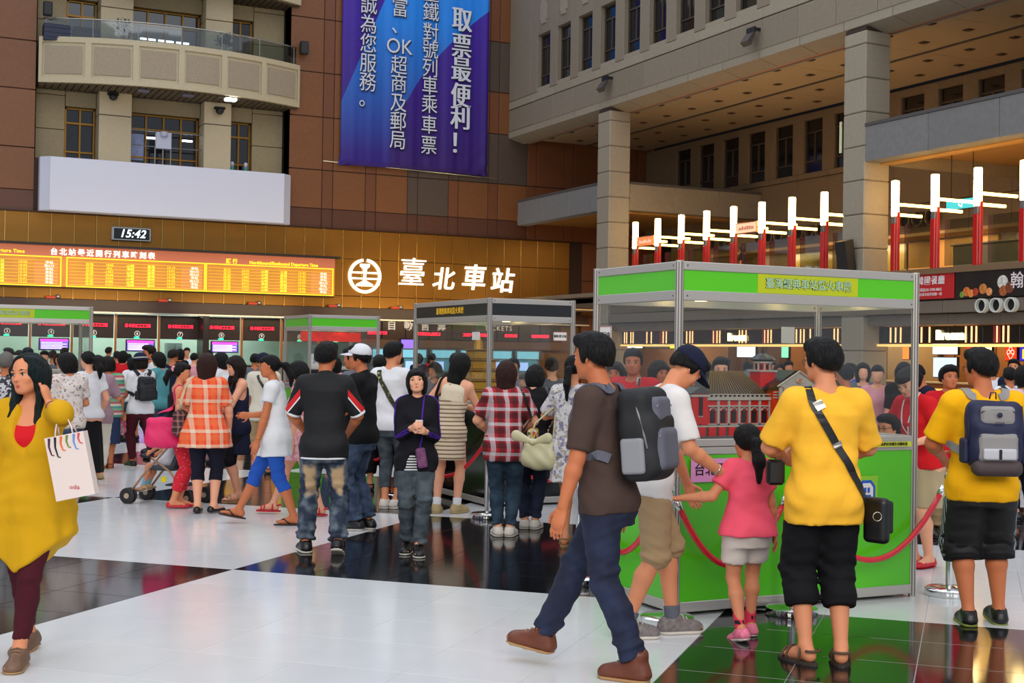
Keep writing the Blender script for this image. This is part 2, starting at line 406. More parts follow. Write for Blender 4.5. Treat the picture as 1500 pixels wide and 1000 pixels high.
leafy('potted_plant', (8.6, 51.3, 13.0), .4, .75, 'bushy potted plant behind the glass rail beside the crates', 3)
leafy('potted_plant', (12.45, 51.35, 13.0), .42, .7, 'bushy potted plant behind the glass rail near the narrow window', 4)
m_crate = M('dark_blue_crate', (28, 36, 62), rough=.5)
for k, x in enumerate((6.25, 7.3)):
    t = tag(empty('crate', (x, 51.75, 13.0)), ('dark blue crate on the balcony against the recess side', 'dark blue crate on the balcony beside the plant')[k], 'crate', None)
    MB().cbox(-.48, .48, -.25, .25, 0, .62, .02).build('body', m_crate, t)
    b = MB()
    for z in (.12, .3, .48): b.box(-.49, .49, -.27, -.25, z, z+.03)
    b.build('rib', m_crate, t)
# speakers beside the balcony and hanging cameras
def speaker(loc, label, rz=0):
    t = tag(empty('wall_speaker', loc, rz), label, 'speaker')
    MB().cbox(-.16, .16, -.3, -.05, -.26, .26, .03).build('cabinet', M('black_plastic', (24, 24, 27), rough=.5), t)
    MB().cbox(-.13, .13, -.32, -.3, -.22, .22, .01).build('grille', M('speaker_grille', (45, 45, 48), rough=.7), t)
    MB().tube([(0, -.06, 0), (0, .1, 0)], .03, 8).build('bracket', M('black_plastic', (24, 24, 27)), t)
speaker((5.9, 51.75, 14.15), 'small black speaker above the crate end of the balcony')
speaker((15.7, 51.85, 13.85), 'small black speaker on brown wall past the balcony corner')
for k, (x, z) in enumerate(((8.35, 11.15), (12.4, 11.0))):
    t = tag(empty('dome_camera', (x, 51.9, z)), ('black dome camera under balcony on the pier beside the narrow window', 'black dome camera under balcony by the lit soffit lamp')[k], 'camera')
    MB().box(-.2, .2, -.1, .15, .12, .2).build('bracket', m_dark, t); MB().ell((0, 0, .05), (.16, .16, .14)).build('dome', M('black_plastic', (24, 24, 27)), t, True)
# --- white hanging board
wp = tag(empty('white_wall_board', (10.45, YW, 6.72)), 'blank white board with angled ends hung across the stone recess', 'board')
m_wp = M('white_board_paint', (206, 208, 226), rough=.5)
MB().prism([(-4.72, 0), (-4.72, -.45), (-4.40, -.75), (4.40, -.75), (4.76, -.42), (4.76, 0)], 0, 1.97, 2).build('board_body', m_wp, wp)
MB().prism([(-4.40, -.78), (4.40, -.78), (4.40, -.752), (-4.40, -.752)], .02, 1.95, 2).build('front_face', M('white_board_front', (214, 216, 232), rough=.45), wp)
# signal box and rails above the board
t = tag(empty('signal_cabinet', (10.35, 52.45, 8.7)), 'small white cabinet on poles in front of the wide window', 'cabinet')
MB().cbox(-.3, .3, -.12, .08, .75, 1.4, .02).build('body', m_wp, t)
MB().lathe([(.06, 1.2), (.14, 1.22), (.15, 1.38), (.14, 1.4)], (0, -.15, 0), 12).build('cap', m_wp, t, True)
for x in (-.3, 0, .3): MB().tube([(x, 0, 0), (x, 0, .8)], .03, 6).build('pole', m_rail, t)
for z in (.83, 1.42):
    b = MB().tube([(-1.35, .02, z), (1.5, .02, z)], .025, 6).build('rail', m_rail, t)
for k, x in enumerate((13.1, 13.65)):
    t = tag(empty('air_freshener', (x, 52.6, 8.8)), ('white and teal bottle on sill, nearer the stone pier', 'white and teal bottle on sill, nearer the brown wall')[k], 'bottle')
    MB().lathe([(.07, 0), (.08, .05), (.08, .2)], seg=10).build('body', M('teal_plastic', (70, 150, 145)), t, True); MB().lathe([(.08, .2), (.08, .36), (.04, .4)], seg=10).build('top', m_wp, t, True)

# --- gold metal band
m_gold = M('bronze_gold_panel', (142, 98, 36), rough=.36, metal=.7, nscale=.6, namt=.10, var=.05)
m_goldtrim = M('bright_gold_trim', (196, 160, 90), rough=.25, metal=.9)
band = tag(empty('metal_wall_band', (0, YW-.02, 3.49)), 'wide band of bronze gold metal panels above the ticket windows', 'wall cladding')
gp = {}
for i in range(-16, 31):
    x0 = 3.78+.81*i
    if x0 > 28: break
    for z0, z1 in ((.02, .48), (.5, 2.0), (2.02, 3.18)):
        k = (z0,)
        if k not in gp: gp[k] = MB().cbox(.015, .795, -.06, -.005, z0, z1, .006).build('panel', m_gold, band); gp[k].location = (x0, 0, 0)
        else: inst(gp[k], (x0, 0, 0), band)
    if 't' not in gp: gp['t'] = MB().box(-.012, .012, -.085, -.01, 0, 3.18).build('joint_bar', m_goldtrim, band); gp['t'].location = (x0, 0, 0)
    else: inst(gp['t'], (x0, 0, 0), band)
MB().box(-12, 28.9, -.1, 0, 3.185, 3.235).build('top_edge', M('dark_bronze', (70, 45, 25), rough=.4, metal=.6), band)
# --- departures board
m_bframe = M('board_orange_back', (192, 128, 50), rough=.35, emit=.28, nscale=1.2, namt=.15)
m_bhead = M('board_header_red', (190, 108, 78), rough=.4, emit=.25)
m_yel = M('board_yellow_glow', (250, 216, 40), emit=.7, rough=.5)
m_white_l = M('white_lettering', (250, 248, 240), emit=.6, rough=.5)
m_yg = M('board_green_glow', (205, 225, 60), emit=.9)
m_visor = M('dark_visor', (30, 24, 24), rough=.5)
bd = tag(empty('departures_board', (0, YW-.1, 3.94)), 'long orange lit train departures board with yellow figures', 'departures board')
MB().box(-9.2, 17.12, -.3, 0, 0, 1.1).build('display_face', m_bframe, bd)
MB().box(-9.2, 17.12, -.31, 0, 1.1, 1.5).build('header', m_bhead, bd)
MB().box(-9.3, 17.25, -.62, 0, 1.5, 1.58).build('visor', m_visor, bd)
MB().box(-9.2, 17.12, -.25, 0, -.06, 0).build('lower_ledge', M('dark_bronze', (70, 45, 25)), bd)
sec = [(-3.4, 1.2), (1.25, 6.55), (6.6+.13, 11.87), (11.9, 17.05)]
for k, (a, b) in enumerate(sec):
    a0 = a; f = MB()
    f.box(a, b, -.335, -.3, 0, .035); f.box(a, b, -.335, -.3, 1.07, 1.105); f.box(a, a+.035, -.335, -.3, 0, 1.1); f.box(b-.035, b, -.335, -.3, 0, 1.1)
    f.build('yellow_frame', m_yel, bd)
    g = MB()
    for r in range(8): g.box(a+.1, b-.1, -.32, -.3, .09+.122*r, .096+.122*r)
    g.build('row_line', m_yel, bd)
    rr = random.Random(k)
    wd = b-a
    for fr, s, mt in ((.16, lambda: '%s' % rr.choice(('自強', '莒光', '區間', '區間')), m_yel), (.30, lambda: str(rr.randint(110, 4299)), m_yel), (.45, lambda: rr.choice(('山線', '海線', '山線')), m_yg), (.60, lambda: rr.choice(('高雄', '新竹', '花蓮', '基隆', '樹林', '七堵')), m_yg), (.745, lambda: '%02d:%02d' % (rr.choice((15, 16)), rr.randint(0, 59)), m_yel), (.92, lambda: rr.choice(('準點', '準點', '晚5分')), m_white_l)):
        text('board_figures', '\n'.join(s() for _ in range(7)),   .112, (a+wd*fr, -.325, .50), mt, bd, bold=.0, ext=.001, line=1.089, sx=1.3)
    MB().box(a+wd*.82, b-.12, -.312, -.3, .08, .9).build('pale_column', M('board_pale_orange', (216, 140, 76), emit=.2), bd)
text('board_heading', '台北站最近開行列車時刻表', .27, (8.05, -.33, 1.27), m_white_l, bd, bold=.03, space=1.38)
text('board_heading', '順 行', .2, (12.9, -.33, 1.21), m_yel, bd, bold=.03)
text('board_heading', 'Northbound/Eastbound Departure Time', .17, (15.0, -.33, 1.2), m_yel, bd, bold=.03)
text('board_heading', 'Southbound Departure Time', .17, (4.1, -.33, 1.24), m_yel, bd, bold=.03, space=1.15)
# clock
ck = tag(empty('digital_clock', (9.1, YW-.1, 6.03)), 'digital wall clock in a silver frame reading 15:42', 'clock')
MB().cbox(-.74, .74, -.14, 0, -.27, .27, .03).build('frame', m_rail, ck); MB().cbox(-.66, .66, -.16, -.13, -.2, .2, .01).build('screen', M('clock_black', (18, 22, 26), rough=.2), ck)
text('digits', '15:42', .42, (.02, -.17, 0), M('clock_glow', (225, 245, 255), emit=2.2), ck, bold=.01, shear=.25, space=1.05)
# railway emblem
m_sign = M('white_sign_glow', (250, 246, 225), emit=1.3)
em = tag(empty('railway_emblem', (18.5, YW-.106, 4.82)), 'round white railway emblem with a rail section inside the ring', 'emblem')
R = .71; mb = MB(); N = 48
for k in range(N):
    a, b = 2*PI*k/N, 2*PI*(k+1)/N
    if abs((a+b)/2-PI/2) < .1: continue
    P = lambda r, t, y: (r*math.cos(t), y, r*math.sin(t))
    mb.add([P(R, a, -.06), P(R, b, -.06), P(R-.12, b, -.06), P(R-.12, a, -.06), P(R, a, 0), P(R, b, 0), P(R-.12, b, 0), P(R-.12, a, 0)],
           [(0, 3, 2, 1), (0, 1, 5, 4), (2, 3, 7, 6), (1, 2, 6, 5), (3, 0, 4, 7)])
mb.build('ring', m_sign, em)
MB().prism([(-.20, .50), (.20, .50), (.20, .38), (.08, .30), (.055, .0), (.07, -.2), (.36, -.34), (.36, -.42), (-.36, -.42), (-.36, -.34), (-.07, -.2), (-.055, 0), (-.08, .30), (-.20, .38)], -.06, 0, 1).build('rail_section', m_sign, em)
for z in (.13, -.11):
    for s in (-1, 1): MB().box(min(s*.11, s*.63), max(s*.11, s*.63), -.06, 0, z-.03, z+.04).build('crossbar', m_sign, em)
# calligraphic station name: each character of brush strokes drawn by the font, slanted and thickened
for ch, x, z, s, lb in (('臺', 20.55, 4.98, 1.25, 'first'), ('北', 22.0, 4.78, 1.02, 'second'), ('車', 23.4, 4.88, 1.15, 'third'), ('站', 24.75, 4.80, 1.12, 'fourth')):
    tag(text('sign_character', ch, s, (x, YW-.118, z), m_sign, None, bold=0.0 if ch == '臺' else .012, ext=.03, shear=.12), 'white calligraphy character %s, %s of the station name' % (ch, lb), 'sign')
for k, (x, c) in enumerate(((6.3, 5), (10.4, 5), (13.9, 5), (17.2, 5), (19.9, 5), (21.7, 5))):
    t = tag(empty('red_spot_lamp', (x, YW-.2, 3.49)), 'small red spot lamp on ledge of the metal band, number %s along' % ('one two three four five six'.split()[k]), 'lamp')
    MB().cbox(-.28, .1, -.12, .05, 0, .1, .03).build('body', M('red_lamp', (215, 70, 40), rough=.4), t); MB().ell((.18, 0, .08), (.1, .09, .08)).build('head', m_rail, t, True)

# --- ticket windows (below the band)
m_brsign = M('brown_fascia', (60, 36, 26), rough=.35, nscale=3, namt=.1)
m_dkpil = M('dark_pillar', (46, 30, 24), rough=.4)
m_office = M('ticket_office_wall', (205, 222, 208), rough=.7)
w = MB().box(-14, 29, YW-.25, YW+.3, 3.02, 3.49)
struct(w.build('wall_lintel', m_brsign)); struct(MB().box(-14, 29, YW-.3, YW-.24, 3.0, 3.06).build('trim_1', m_rail))
struct(MB().box(-14, 20.7, YW+4.0, YW+4.2, 0, 3.6).build('wall_ticket_office', m_office)); struct(MB().box(-14, 20.9, YW+.3, YW+4.2, 3.5, 3.6).build('ceiling', M('office_ceiling', (225, 230, 225))))
struct(MB().box(20.7, 20.9, YW+.25, YW+4.2, 0, 3.6).build('wall_office_end', m_office))
m_led = M('red_led_text', (255, 24, 50), emit=2.4); m_ledback = M('led_back', (30, 14, 14), rough=.4)
m_scr = M('purple_screen', (120, 90, 215), emit=1.1); m_scr2 = M('screen_pink_line', (240, 60, 200), emit=1.6); m_scrw = M('screen_white_line', (215, 205, 255), emit=1.5)
m_num = M('number_white', (225, 215, 205), emit=.5); m_green = M('green_lamp', (40, 220, 150), emit=2)
m_orangepole = M('bronze_mullion', (190, 120, 70), rough=.3, metal=.7)
m_counter = M('counter_stone', (150, 140, 125), rough=.3)
def ledword(par, x, z, wd, h, y=-.04):
    MB().box(x-wd/2-.05, x+wd/2+.05, y-.02, y, z-h*.75, z+h*.75).build('led_panel', m_ledback, par)
    mb = MB(); rr = random.Random(int(x*97)); a = x-wd/2
    while a < x+wd/2-.05:
        w_ = h*.95
        for q in range(3):
            if rr.random() < .85: mb.box(a, a+w_*.86, y-.03, y-.02, z-h/2+q*h*.36, z-h/2+q*h*.36+h*.2)
        mb.box(a+w_*rr.choice((.1, .4, .6)), a+w_*.75, y-.031, y-.02, z-h/2, z+h/2); a += w_
    mb.build('led_text', m_led, par)
bounds = [1.0, 2.5, 4.0, 5.6, 7.1, 8.7, 10.34, 11.98, 13.6, 15.23, 16.8, 18.3]
for n in range(len(bounds)-1):
    a, b = bounds[n], bounds[n+1]; num = n+1
    t = tag(empty('ticket_window', ((a+b)/2, YW+.6, 0)), 'ticket counter window number %d with red moving text' % num, 'ticket window')
    hw = (b-a)/2-.035
    MB().cbox(-hw+.03, hw-.03, -.02, .06, 2.08, 2.99, .01).build('fascia', m_brsign, t)
    MB().cbox(-hw, hw, -.35, .3, 0, 1.05, .02).build('counter', m_counter, t)
    MB().cbox(-hw, hw, -.42, .35, 1.05, 1.10, .01).build('counter_top', M('dark_counter_top', (60, 55, 50), rough=.3), t)
    MB().box(-hw+.03, hw-.03, .02, .03, 1.1, 2.08).build('glass', glass('counter_glass', (232, 240, 236), .05), t)
    MB().box(-hw-.068, -hw+.01, -.06, .08, .0, 3.0).build('mullion', m_orangepole, t)
    ledword(t, 0, 2.58, .95 if n else .5, .13)
    if num > 0:
        rg = MB()
        for k in range(16):
            A, B = 2*PI*k/16, 2*PI*(k+1)/16
            rg.add([(r*math.cos(q), y, r*math.sin(q)+2.27) for y in (-.03,) for r, q in ((.11, A), (.11, B), (.09, B), (.09, A))], [(0, 3, 2, 1)])
        rg.build('number_ring', m_num, t); text('number', str(num), .15, (0, -.03, 2.27), m_num, t, bold=.02)
    MB().cbox(-.12, .08, -.05, 0, 2.09, 2.15, .01).build('green_lamp', m_green, t)
    if n in (3, 5, 7, 1):
        s = MB().cbox(-.55, .55, -.05, .05, 1.58, 2.04, .02).build('screen', M('screen_bezel', (25, 22, 32), rough=.3), t); s.location = (.1 if n < 8 else .25, -.12, 0)
        MB().box(-.5, .5, -.06, -.05, 1.62, 2.0).build('screen_image', m_scr, s); MB().box(-.5, .5, -.066, -.06, 1.92, 2.0).build('heading_line', m_scr2, s)
        l = MB()
        for r in range(5): l.box(-.46, .46 if r % 2 else .3, -.066, -.06, 1.64+.055*r, 1.665+.055*r)
        l.build('text_line', m_scrw, s)
t = struct(MB().cbox(11.86, 12.1, YW-.3, YW+.75, 0, 3.02, .02).build('pillar', m_dkpil)); t['label'] = 'dark brown pillar between ticket windows six and seven'
# office interior: cabinets and a steel door
t = tag(empty('office_cabinet', (11.45, YW+3.2, 0)), 'grey steel cabinet inside the ticket office behind window six', 'cabinet')
MB().cbox(-.3, .3, -.3, .3, 0, 1.95, .02).build('body', M('steel_grey', (120, 135, 130), rough=.4, metal=.4), t)
for s in (-.15, .15): MB().cbox(s-.13, s+.13, -.33, -.3, .1, 1.88, .01).build('door', M('steel_grey_light', (150, 165, 158), rough=.4), t)
# automatic ticket machines
for k in range(6):
    x = 19.3+1.32*k
    t = tag(empty('ticket_machine', (x, YW-.05, 0)), 'pale blue ticket machine against the back wall, %s from the last ticket window' % ('first second third fourth fifth sixth'.split()[k]), 'ticket machine')
    MB().cbox(-.6, .6, -.4, .25, 0, 1.88, .03).build('body', M('machine_grey', (100, 110, 112), rough=.4), t)
    MB().cbox(-.52, .52, -.42, -.4, 1.5, 1.82, .01).build('header', M('machine_blue', (120, 190, 210), emit=.5), t)
    MB().cbox(-.45, .45, -.42, -.4, .95, 1.45, .01).build('front_panel', M('machine_teal', (80, 150, 170), rough=.3, emit=.15), t)
    MB().cbox(-.4, .0, -.43, -.42, 1.0, 1.35, .01).build('screen', M('machine_screen', (150, 180, 230), emit=.8), t)
tf = tag(empty('ticket_machine_sign', (23, YW-.05, 2.0)), 'dark brown sign above the ticket machines with white characters', 'sign')
for k in range(9): MB().cbox(-4.75+1.05*k, -3.73+1.05*k, -.1, .3, .26, 1.0, .01).build('fascia_panel', m_brsign, tf)
MB().cbox(-4.75, 4.9, -.05, .3, -.1, .25, .01).build('lower_panel', M('brown_wood_panel', (110, 72, 44), rough=.5), tf)
for ch, x in (('自', -3.3), ('動', -2.55), ('售', -1.8), ('票', -1.05)):
    text('character', ch, .42, (x, -.11, .8), M('sign_offwhite', (205, 190, 175), emit=.35), tf, bold=.015)
text('character', 'TICKETS', .28, (1.6, -.11, .8), M('sign_offwhite', (205, 190, 175)), tf, bold=.01, space=1.3)
for x, wd in ((-3.9, .9), (-1.7, 1.25), (.55, 1.25), (2.2, .6), (3.6, .8)): ledword(tf, x, .5, wd, .13, -.1)
s = MB().cbox(-.42, .42, -.06, .04, -.18, .28, .02).build('monitor', M('screen_bezel', (25, 22, 32)), tf); s.location = (-2.55, -.2, .0)
MB().box(-.37, .37, -.07, -.06, -.14, .24).build('monitor_image', m_scr, s)

# ================================================================== RIGHT GALLERY (plane X = 25)
XG, XI = 25.0, 32.0
m_slab = M('gallery_stone', (134, 122, 104), rough=.7, var=.05, nscale=8, namt=.09)
m_slab2 = M('gallery_stone_pale', (152, 141, 122), rough=.7, var=.04, nscale=8, namt=.06)
m_cool = M('grey_beam_stone', (118, 116, 114), rough=.65, var=.06, nscale=6, namt=.10)
m_inner = M('inner_wall_stone', (120, 100, 74), rough=.75, var=.05, nscale=8, namt=.08)
m_ceil = M('gallery_ceiling_board', (182, 164, 136), rough=.8, var=.02, nscale=3, namt=.03)
m_metaljoint = M('dark_metal_strip', (78, 74, 72), rough=.5)
wr = struct(MB().box(XG+.55, XG+1.0, 12, 50.6, 12.2, 17.6).box(XG+.05, XG+1.0, 50.6, YW, 11.2, 17.6).build('wall_right', m_dark))
wr['label'] = 'upper gallery wall of stone piers and tall dark windows'
pit = 1.752; yc0 = 48.74
def block(mt, *a, c=.012): return MB().cbox(*a, c).build('block', mt, wr)
block(m_slab, XG, XG+.5, 49.95, 51.95, 12.62, 17.5); block(m_slab, XG, XG+.5, 49.64, 51.95, 11.32, 12.24); block(m_slab2, XG, XG+.5, 49.64, 51.95, 12.28, 12.6)
nw = 20
proto = {}
for k in range(nw):
    yc = yc0-pit*k
    def put(key, fn):
        if key not in proto: proto[key] = fn(); proto[key].location = (0, yc, 0)
        else: inst(proto[key], (0, yc, 0), wr)
    put('pier', lambda: block(m_slab, XG, XG+.6, .56, pit-.56+.0, 12.62, 16.9) )
    put('sill', lambda: block(m_slab2, XG+.02, XG+.6, -.56, .56, 12.6, 12.78))
    put('head', lambda: block(m_slab, XG, XG+.6, -.56, .56, 14.96, 16.9))
    put('parapet', lambda: block(m_slab, XG-.02, XG+.5, -pit/2+.008, pit/2-.008, 11.30, 12.24))
    put('string', lambda: block(m_slab2, XG-.01, XG+.5, -pit/2+.008, pit/2-.008, 12.28, 12.6))
    put('frieze', lambda: block(m_slab, XG, XG+.6, -pit/2+.008, pit/2-.008, 16.92, 17.5))
    # notched medallion above each window
    put('medallion', lambda: MB().prism([(-.2, 15.35), (.2, 15.35), (.2, 15.5), (.28, 15.5), (.28, 16.2), (.2, 16.2), (.2, 16.35), (-.2, 16.35), (-.2, 16.2), (-.28, 16.2), (-.28, 15.5), (-.2, 15.5)], XG-.05, XG, 0).build('medallion', m_slab2, wr))
    t = struct(empty('window_%d' % (100+k), (XG+.24, yc, 12.78)))
    MB().box(0, .04, -.56, .56, 0, 2.17).build('pane', m_darkglass, t) if k == 0 else inst(proto['pane'], (0, 0, 0), t)
    if k == 0:
        proto['pane'] = t.children[0]
        f = MB()
        for a in (-.56, .50): f.box(-.05, 0, a, a+.06, 0, 2.17)
        f.box(-.05, 0, -.56, .56, 0, .06); f.box(-.05, 0, -.56, .56, 2.11, 2.17); f.box(-.05, 0, -.56, .56, 1.62, 1.68); f.box(-.05, 0, -.56, .56, .45, .5); f.box(-.05, 0, -.03, .03, .5, 1.62)
        proto['wframe'] = f.build('frame', M('dark_bronze_frame', (70, 58, 44), rough=.4), t)
    else: inst(proto['wframe'], (0, 0, 0), t)
# sloping underside of the parapet, split by joints
for k in range(18):
    y1 = YW-2.0*k; 
    MB().prism([(XG, 11.30), (XG+.02, 11.05), (XG+.75, 10.86), (XG+.9, 11.30)], y1-1.985, y1-.01, 1).build('soffit_block', m_slab2, wr)
struct(MB().box(XG+.78, XG+.95, 12, YW, 10.9, 10.99).build('trim_2', M('orange_edge_strip', (190, 110, 50))))
struct(MB().box(XG+.95, XG+1.06, 12, YW, 10.88, 11.12).build('trim_3', M('grey_edge_strip', (130, 130, 130))))
# columns
for yy, zt, lb in ((43.2, 10.9, 'square stone column beside the back corner of the gallery'), (29.05, 10.9, 'square stone column between the two rows of red posts'), (14.9, 10.9, 'square stone column outside the picture')):
    t = struct(empty('pillar_%d' % int(yy), (XG, yy, 0)), lb)
    z = 0.02
    while z < zt-.1:
        z1 = min(z+.955, zt)
        MB().cbox(.0, .23, 0, .92, z, z1-.012, .012).build('stone_block', m_slab2, t) if False else None
        MB().cbox(0, .9, 0, .92, z, z1-.012, .03).build('stone_block', m_slab2, t); z += .955
    MB().box(.03, .87, .03, .89, 0, zt+.1).build('core', m_joint, t)
# gallery ceiling with joints and square unlit downlights
cl = struct(MB().box(XG+.9, XI+.2, 12, YW, 11.14, 11.4).build('ceiling', m_dark))
for k in range(12):
    y0 = YW-3.5*k
    for x0, x1 in ((XG+1.07, 28.9), (28.98, XI)):
        MB().box(x0, x1-.02, y0-3.48, y0, 11.08, 11.15).build('ceiling_board', m_ceil, cl)
struct(MB().box(28.88, 29.0, 12, YW, 11.05, 11.1).build('trim_4', m_metaljoint))
n = 0
dl = None
for k in range(23):
    for x in (26.6, 28.0, 29.8, 31.1):
        y = 51.0-1.75*k
        if dl is None:
            dl = tag(empty('ceiling_downlight', (x, y, 11.08)), 'small square unlit downlight set in the gallery ceiling', 'downlight', 'unlit downlights in the gallery ceiling')
            MB().box(-.12, .12, -.12, .12, -.02, .0).box(-.08, .08, -.08, .08, -.04, -.02).build('housing', M('downlight_dark', (84, 64, 48)), dl)
        else: d = copy_tree(dl); d.location = (x, y, 11.08)
# inner wall with windows
wi = struct(MB().box(XI+.45, XI+.8, 12, YW+.4, 0, 11.4).build('wall_inner', m_dark)); wi['label'] = 'inner gallery wall with a row of tall dark windows'
ip = 1.762; pr2 = {}
for k in range(21):
    yc = 48.9-ip*k
    def put2(key, fn):
        if key not in pr2: pr2[key] = fn(); pr2[key].location = (0, yc, 0)
        else: inst(pr2[key], (0, yc, 0), wi)
    bk = lambda mt, *a: MB().cbox(*a, .01).build('block', mt, wi)
    put2('p', lambda: bk(m_inner, XI, XI+.45, .55, ip-.55, 8.72, 10.98))
    put2('h', lambda: bk(m_inner, XI, XI+.45, -.55, .55, 10.72, 10.98))
    put2('s', lambda: bk(m_inner, XI-.03, XI+.45, -ip/2+.006, ip/2-.006, 8.5, 8.71))
    put2('a', lambda: bk(m_inner, XI, XI+.45, -ip/2+.006, ip/2-.006, 7.0, 8.48))
    put2('b', lambda: bk(m_inner, XI, XI+.45, -ip/2+.006, ip/2-.006, 5.5, 6.98))
    t = struct(empty('window_%d' % (200+k), (XI+.14, yc, 8.72)))
    if k == 0:
        MB().box(0, .04, -.55, .55, 0, 2.0).build('pane', m_darkglass, t); f = MB()
        for a in (-.55, .49): f.box(-.05, 0, a, a+.06, 0, 2.0)
        f.box(-.05, 0, -.55, .55, 1.5, 1.56); f.box(-.05, 0, -.55, .55, .4, .46); f.box(-.05, 0, -.03, .03, .46, 1.5); f.build('frame', M('dark_bronze_frame', (70, 58, 44)), t); pr2['t'] = t
    else:
        for ch in pr2['t'].children: inst(ch, (0, 0, 0), t)
bk(m_inner, XI, XI+.45, 50.12, YW, 8.72, 10.98); bk(m_inner, XI, XI+.45, 49.8, YW, 7.0, 8.7)
t = tag(empty('lit_curtain', (XI+.08, 38.33, 9.25)), 'pale curtain lit behind the inner window nearest the second column', 'curtain')
for k, yy in enumerate((-.33, -.05, .22)): MB().cbox(0, .03, yy, yy+.13, 0, 1.15, .01).build('fold', M('curtain_lit', (190, 195, 165), emit=.35), t)
# beams and slabs of the second level
def beam(name, x0, x1, y0, y1, lab, along, z0=7.19, z1=8.27):
    t = struct(empty(name), lab); L = (y1-y0) if along == 'y' else (x1-x0); n = max(1, round(L/2.3))
    for k in range(n):
        a = k*L/n+.006; b = (k+1)*L/n-.006
        if along == 'y': MB().cbox(x0, x1, y0+a, y0+b, z0, z1-.09, .015).build('slab', m_cool, t)
        else: MB().cbox(x0+a, x0+b, y0, y1, z0, z1-.09, .015).build('slab', m_slab, t)
    MB().box(x0-.02, x1+.02, y0, y1, z1-.09, z1).build('coping', m_metaljoint, t)
    return t
beam('wall_beam_corner', XG, XG+.5, 44.12, 50.95, 'grey stone beam between the corner column and the back wall', 'y')
beam('wall_beam_near', XG, XG+.5, 12, 29.04, 'grey stone beam above the lit restaurant nearest the camera', 'y')
beam('wall_beam_cross', XG+.9, XI-.02, 43.2, 43.7, 'stone beam crossing behind the corner column', 'x')
m_goldsof = M('warm_soffit', (196, 150, 84), rough=.35, metal=.35, nscale=1.5, namt=.1)
for y0, y1 in ((43.75, YW), (12, 29)):
    struct(MB().box(XG+.5, XI, y0, y1, 7.4, 7.7).build('slab_upper', m_goldsof))
struct(MB().box(XG+.5, XG+.9, 12, 29, 7.15, 7.4).build('trim_5', m_goldsof)); struct(MB().box(XG+.9, XI, 43.7, 44.3, 7.13, 7.4).build('trim_6', m_goldsof))
struct(MB().box(XG+.9, XI, 28.55, 29.0, 7.13, 8.2).build('wall_beam_cross_near', m_slab))
# second floor deck and its front edge
struct(MB().box(XG+.1, XI+.4, 12, YW-.1, 3.95, 4.1).build('slab_deck', M('deck_stone', (110, 96, 78), rough=.4)))
struct(MB().box(XG-.12, XG+.2, 12, 43.2, 3.93, 4.08).build('trim_7', M('edge_metal', (150, 128, 100), rough=.3, metal=.6)))
# red posts with glowing tubes
m_redp = M('red_lacquer_post', (190, 14, 12), rough=.3, coat=.3)
m_tube = M('warm_glowing_tube', (255, 226, 160), emit=12, ecol=(255, 214, 140))
m_tube2 = M('warm_glowing_bar', (255, 214, 130), emit=5.5, ecol=(255, 196, 96))
post = None; py_list = [41.46, 39.95, 38.45, 36.93, 35.4, 33.9, 32.4, 30.9, 27.93, 26.44, 24.95, 23.46, 21.96, 20.47, 18.98, 17.49]
ordw = 'first second third fourth fifth sixth seventh eighth'.split()
for k, y in enumerate(py_list):
    lb = ('%s red post with a glowing tube, counted from the corner column' % ordw[k]) if k < 8 else ('%s red post with a glowing tube past the nearer column' % ordw[k-8])
    if post is None:
        post = tag(empty('lamp_post', (XG+.12, y, 4.08)), lb, 'lamp', 'red lamp posts along the restaurant balcony')
        MB().cbox(-.01, .10, -.09, .09, 0, 1.62, .012).build('post', m_redp, post)
        MB().cbox(-.09, -.015, -.08, .08, 0, 1.3, .01).build('side_plate', m_redp, post)
        MB().cbox(-.08, -.015, -.07, .07, 1.3, 1.5, .01).build('bracket', M('grey_bracket', (120, 118, 120), rough=.4, metal=.5), post)
        MB().cbox(-.09, .085, -.08, .08, 1.5, 2.47, .02).build('glowing_tube', m_tube, post)
        MB().cbox(.10, 1.36, -.04, .04, 1.79, 1.87, .02).build('upper_glowing_bar', m_tube2, post)
        MB().cbox(.10, .95, -.04, .04, 1.51, 1.59, .02).build('lower_glowing_bar', m_tube2, post)
        MB().box(.09, .12, -.03, .03, 1.59, 1.79).build('bar_bracket', m_metaljoint, post)
    else:
        p = copy_tree(post); p.location = (XG+.12, y, 4.08); p['label'] = lb
# glass guard, shop fronts of the upper floor
gg = tag(empty('glass_guard', (XG+.3, 0, 4.1)), 'clear glass guard between the red posts of the restaurant', 'railing')
for k, y in enumerate(py_list[:-1]):
    y1 = py_list[k+1]
    if y-y1 > 2: y1 = y-.95
    MB().box(0, .02, y1+.17, y-.17, .05, 1.25).build('pane', glass('guard_glass', (200, 205, 195), .1), gg)
m_shopwall = M('restaurant_wall_warm', (176, 128, 66), rough=.6, nscale=1.2, namt=.1)
m_shopdark = M('restaurant_dark_wall', (84, 62, 42), rough=.5, nscale=2, namt=.2)
m_shopglass = M('olive_glass_screen', (120, 104, 44), rough=.2, nscale=1.2, namt=.35, spec=.7)
sh = struct(MB().box(30.6, 30.8, 12, YW, 4.1, 5.55).build('wall_shops', m_shopdark))
for a, b, mt in ((36.9, 39.6, m_shopglass), (33.4, 36.8, m_shopglass), (29.5, 33.3, m_shopwall), (22.0, 25.4, m_shopwall), (19.5, 21.9, m_shopwall), (25.5, 28.8, M('grey_menu_wall', (96, 86, 100), rough=.5))):
    MB().cbox(30.52, 30.6, a, b, 4.15, 5.5, .01).build('panel', mt, sh)
struct(MB().box(29.4, 31.9, 12, 42.9, 5.55, 5.65).build('slab_shop_canopy', M('canopy_warm', (150, 112, 66), rough=.5)))
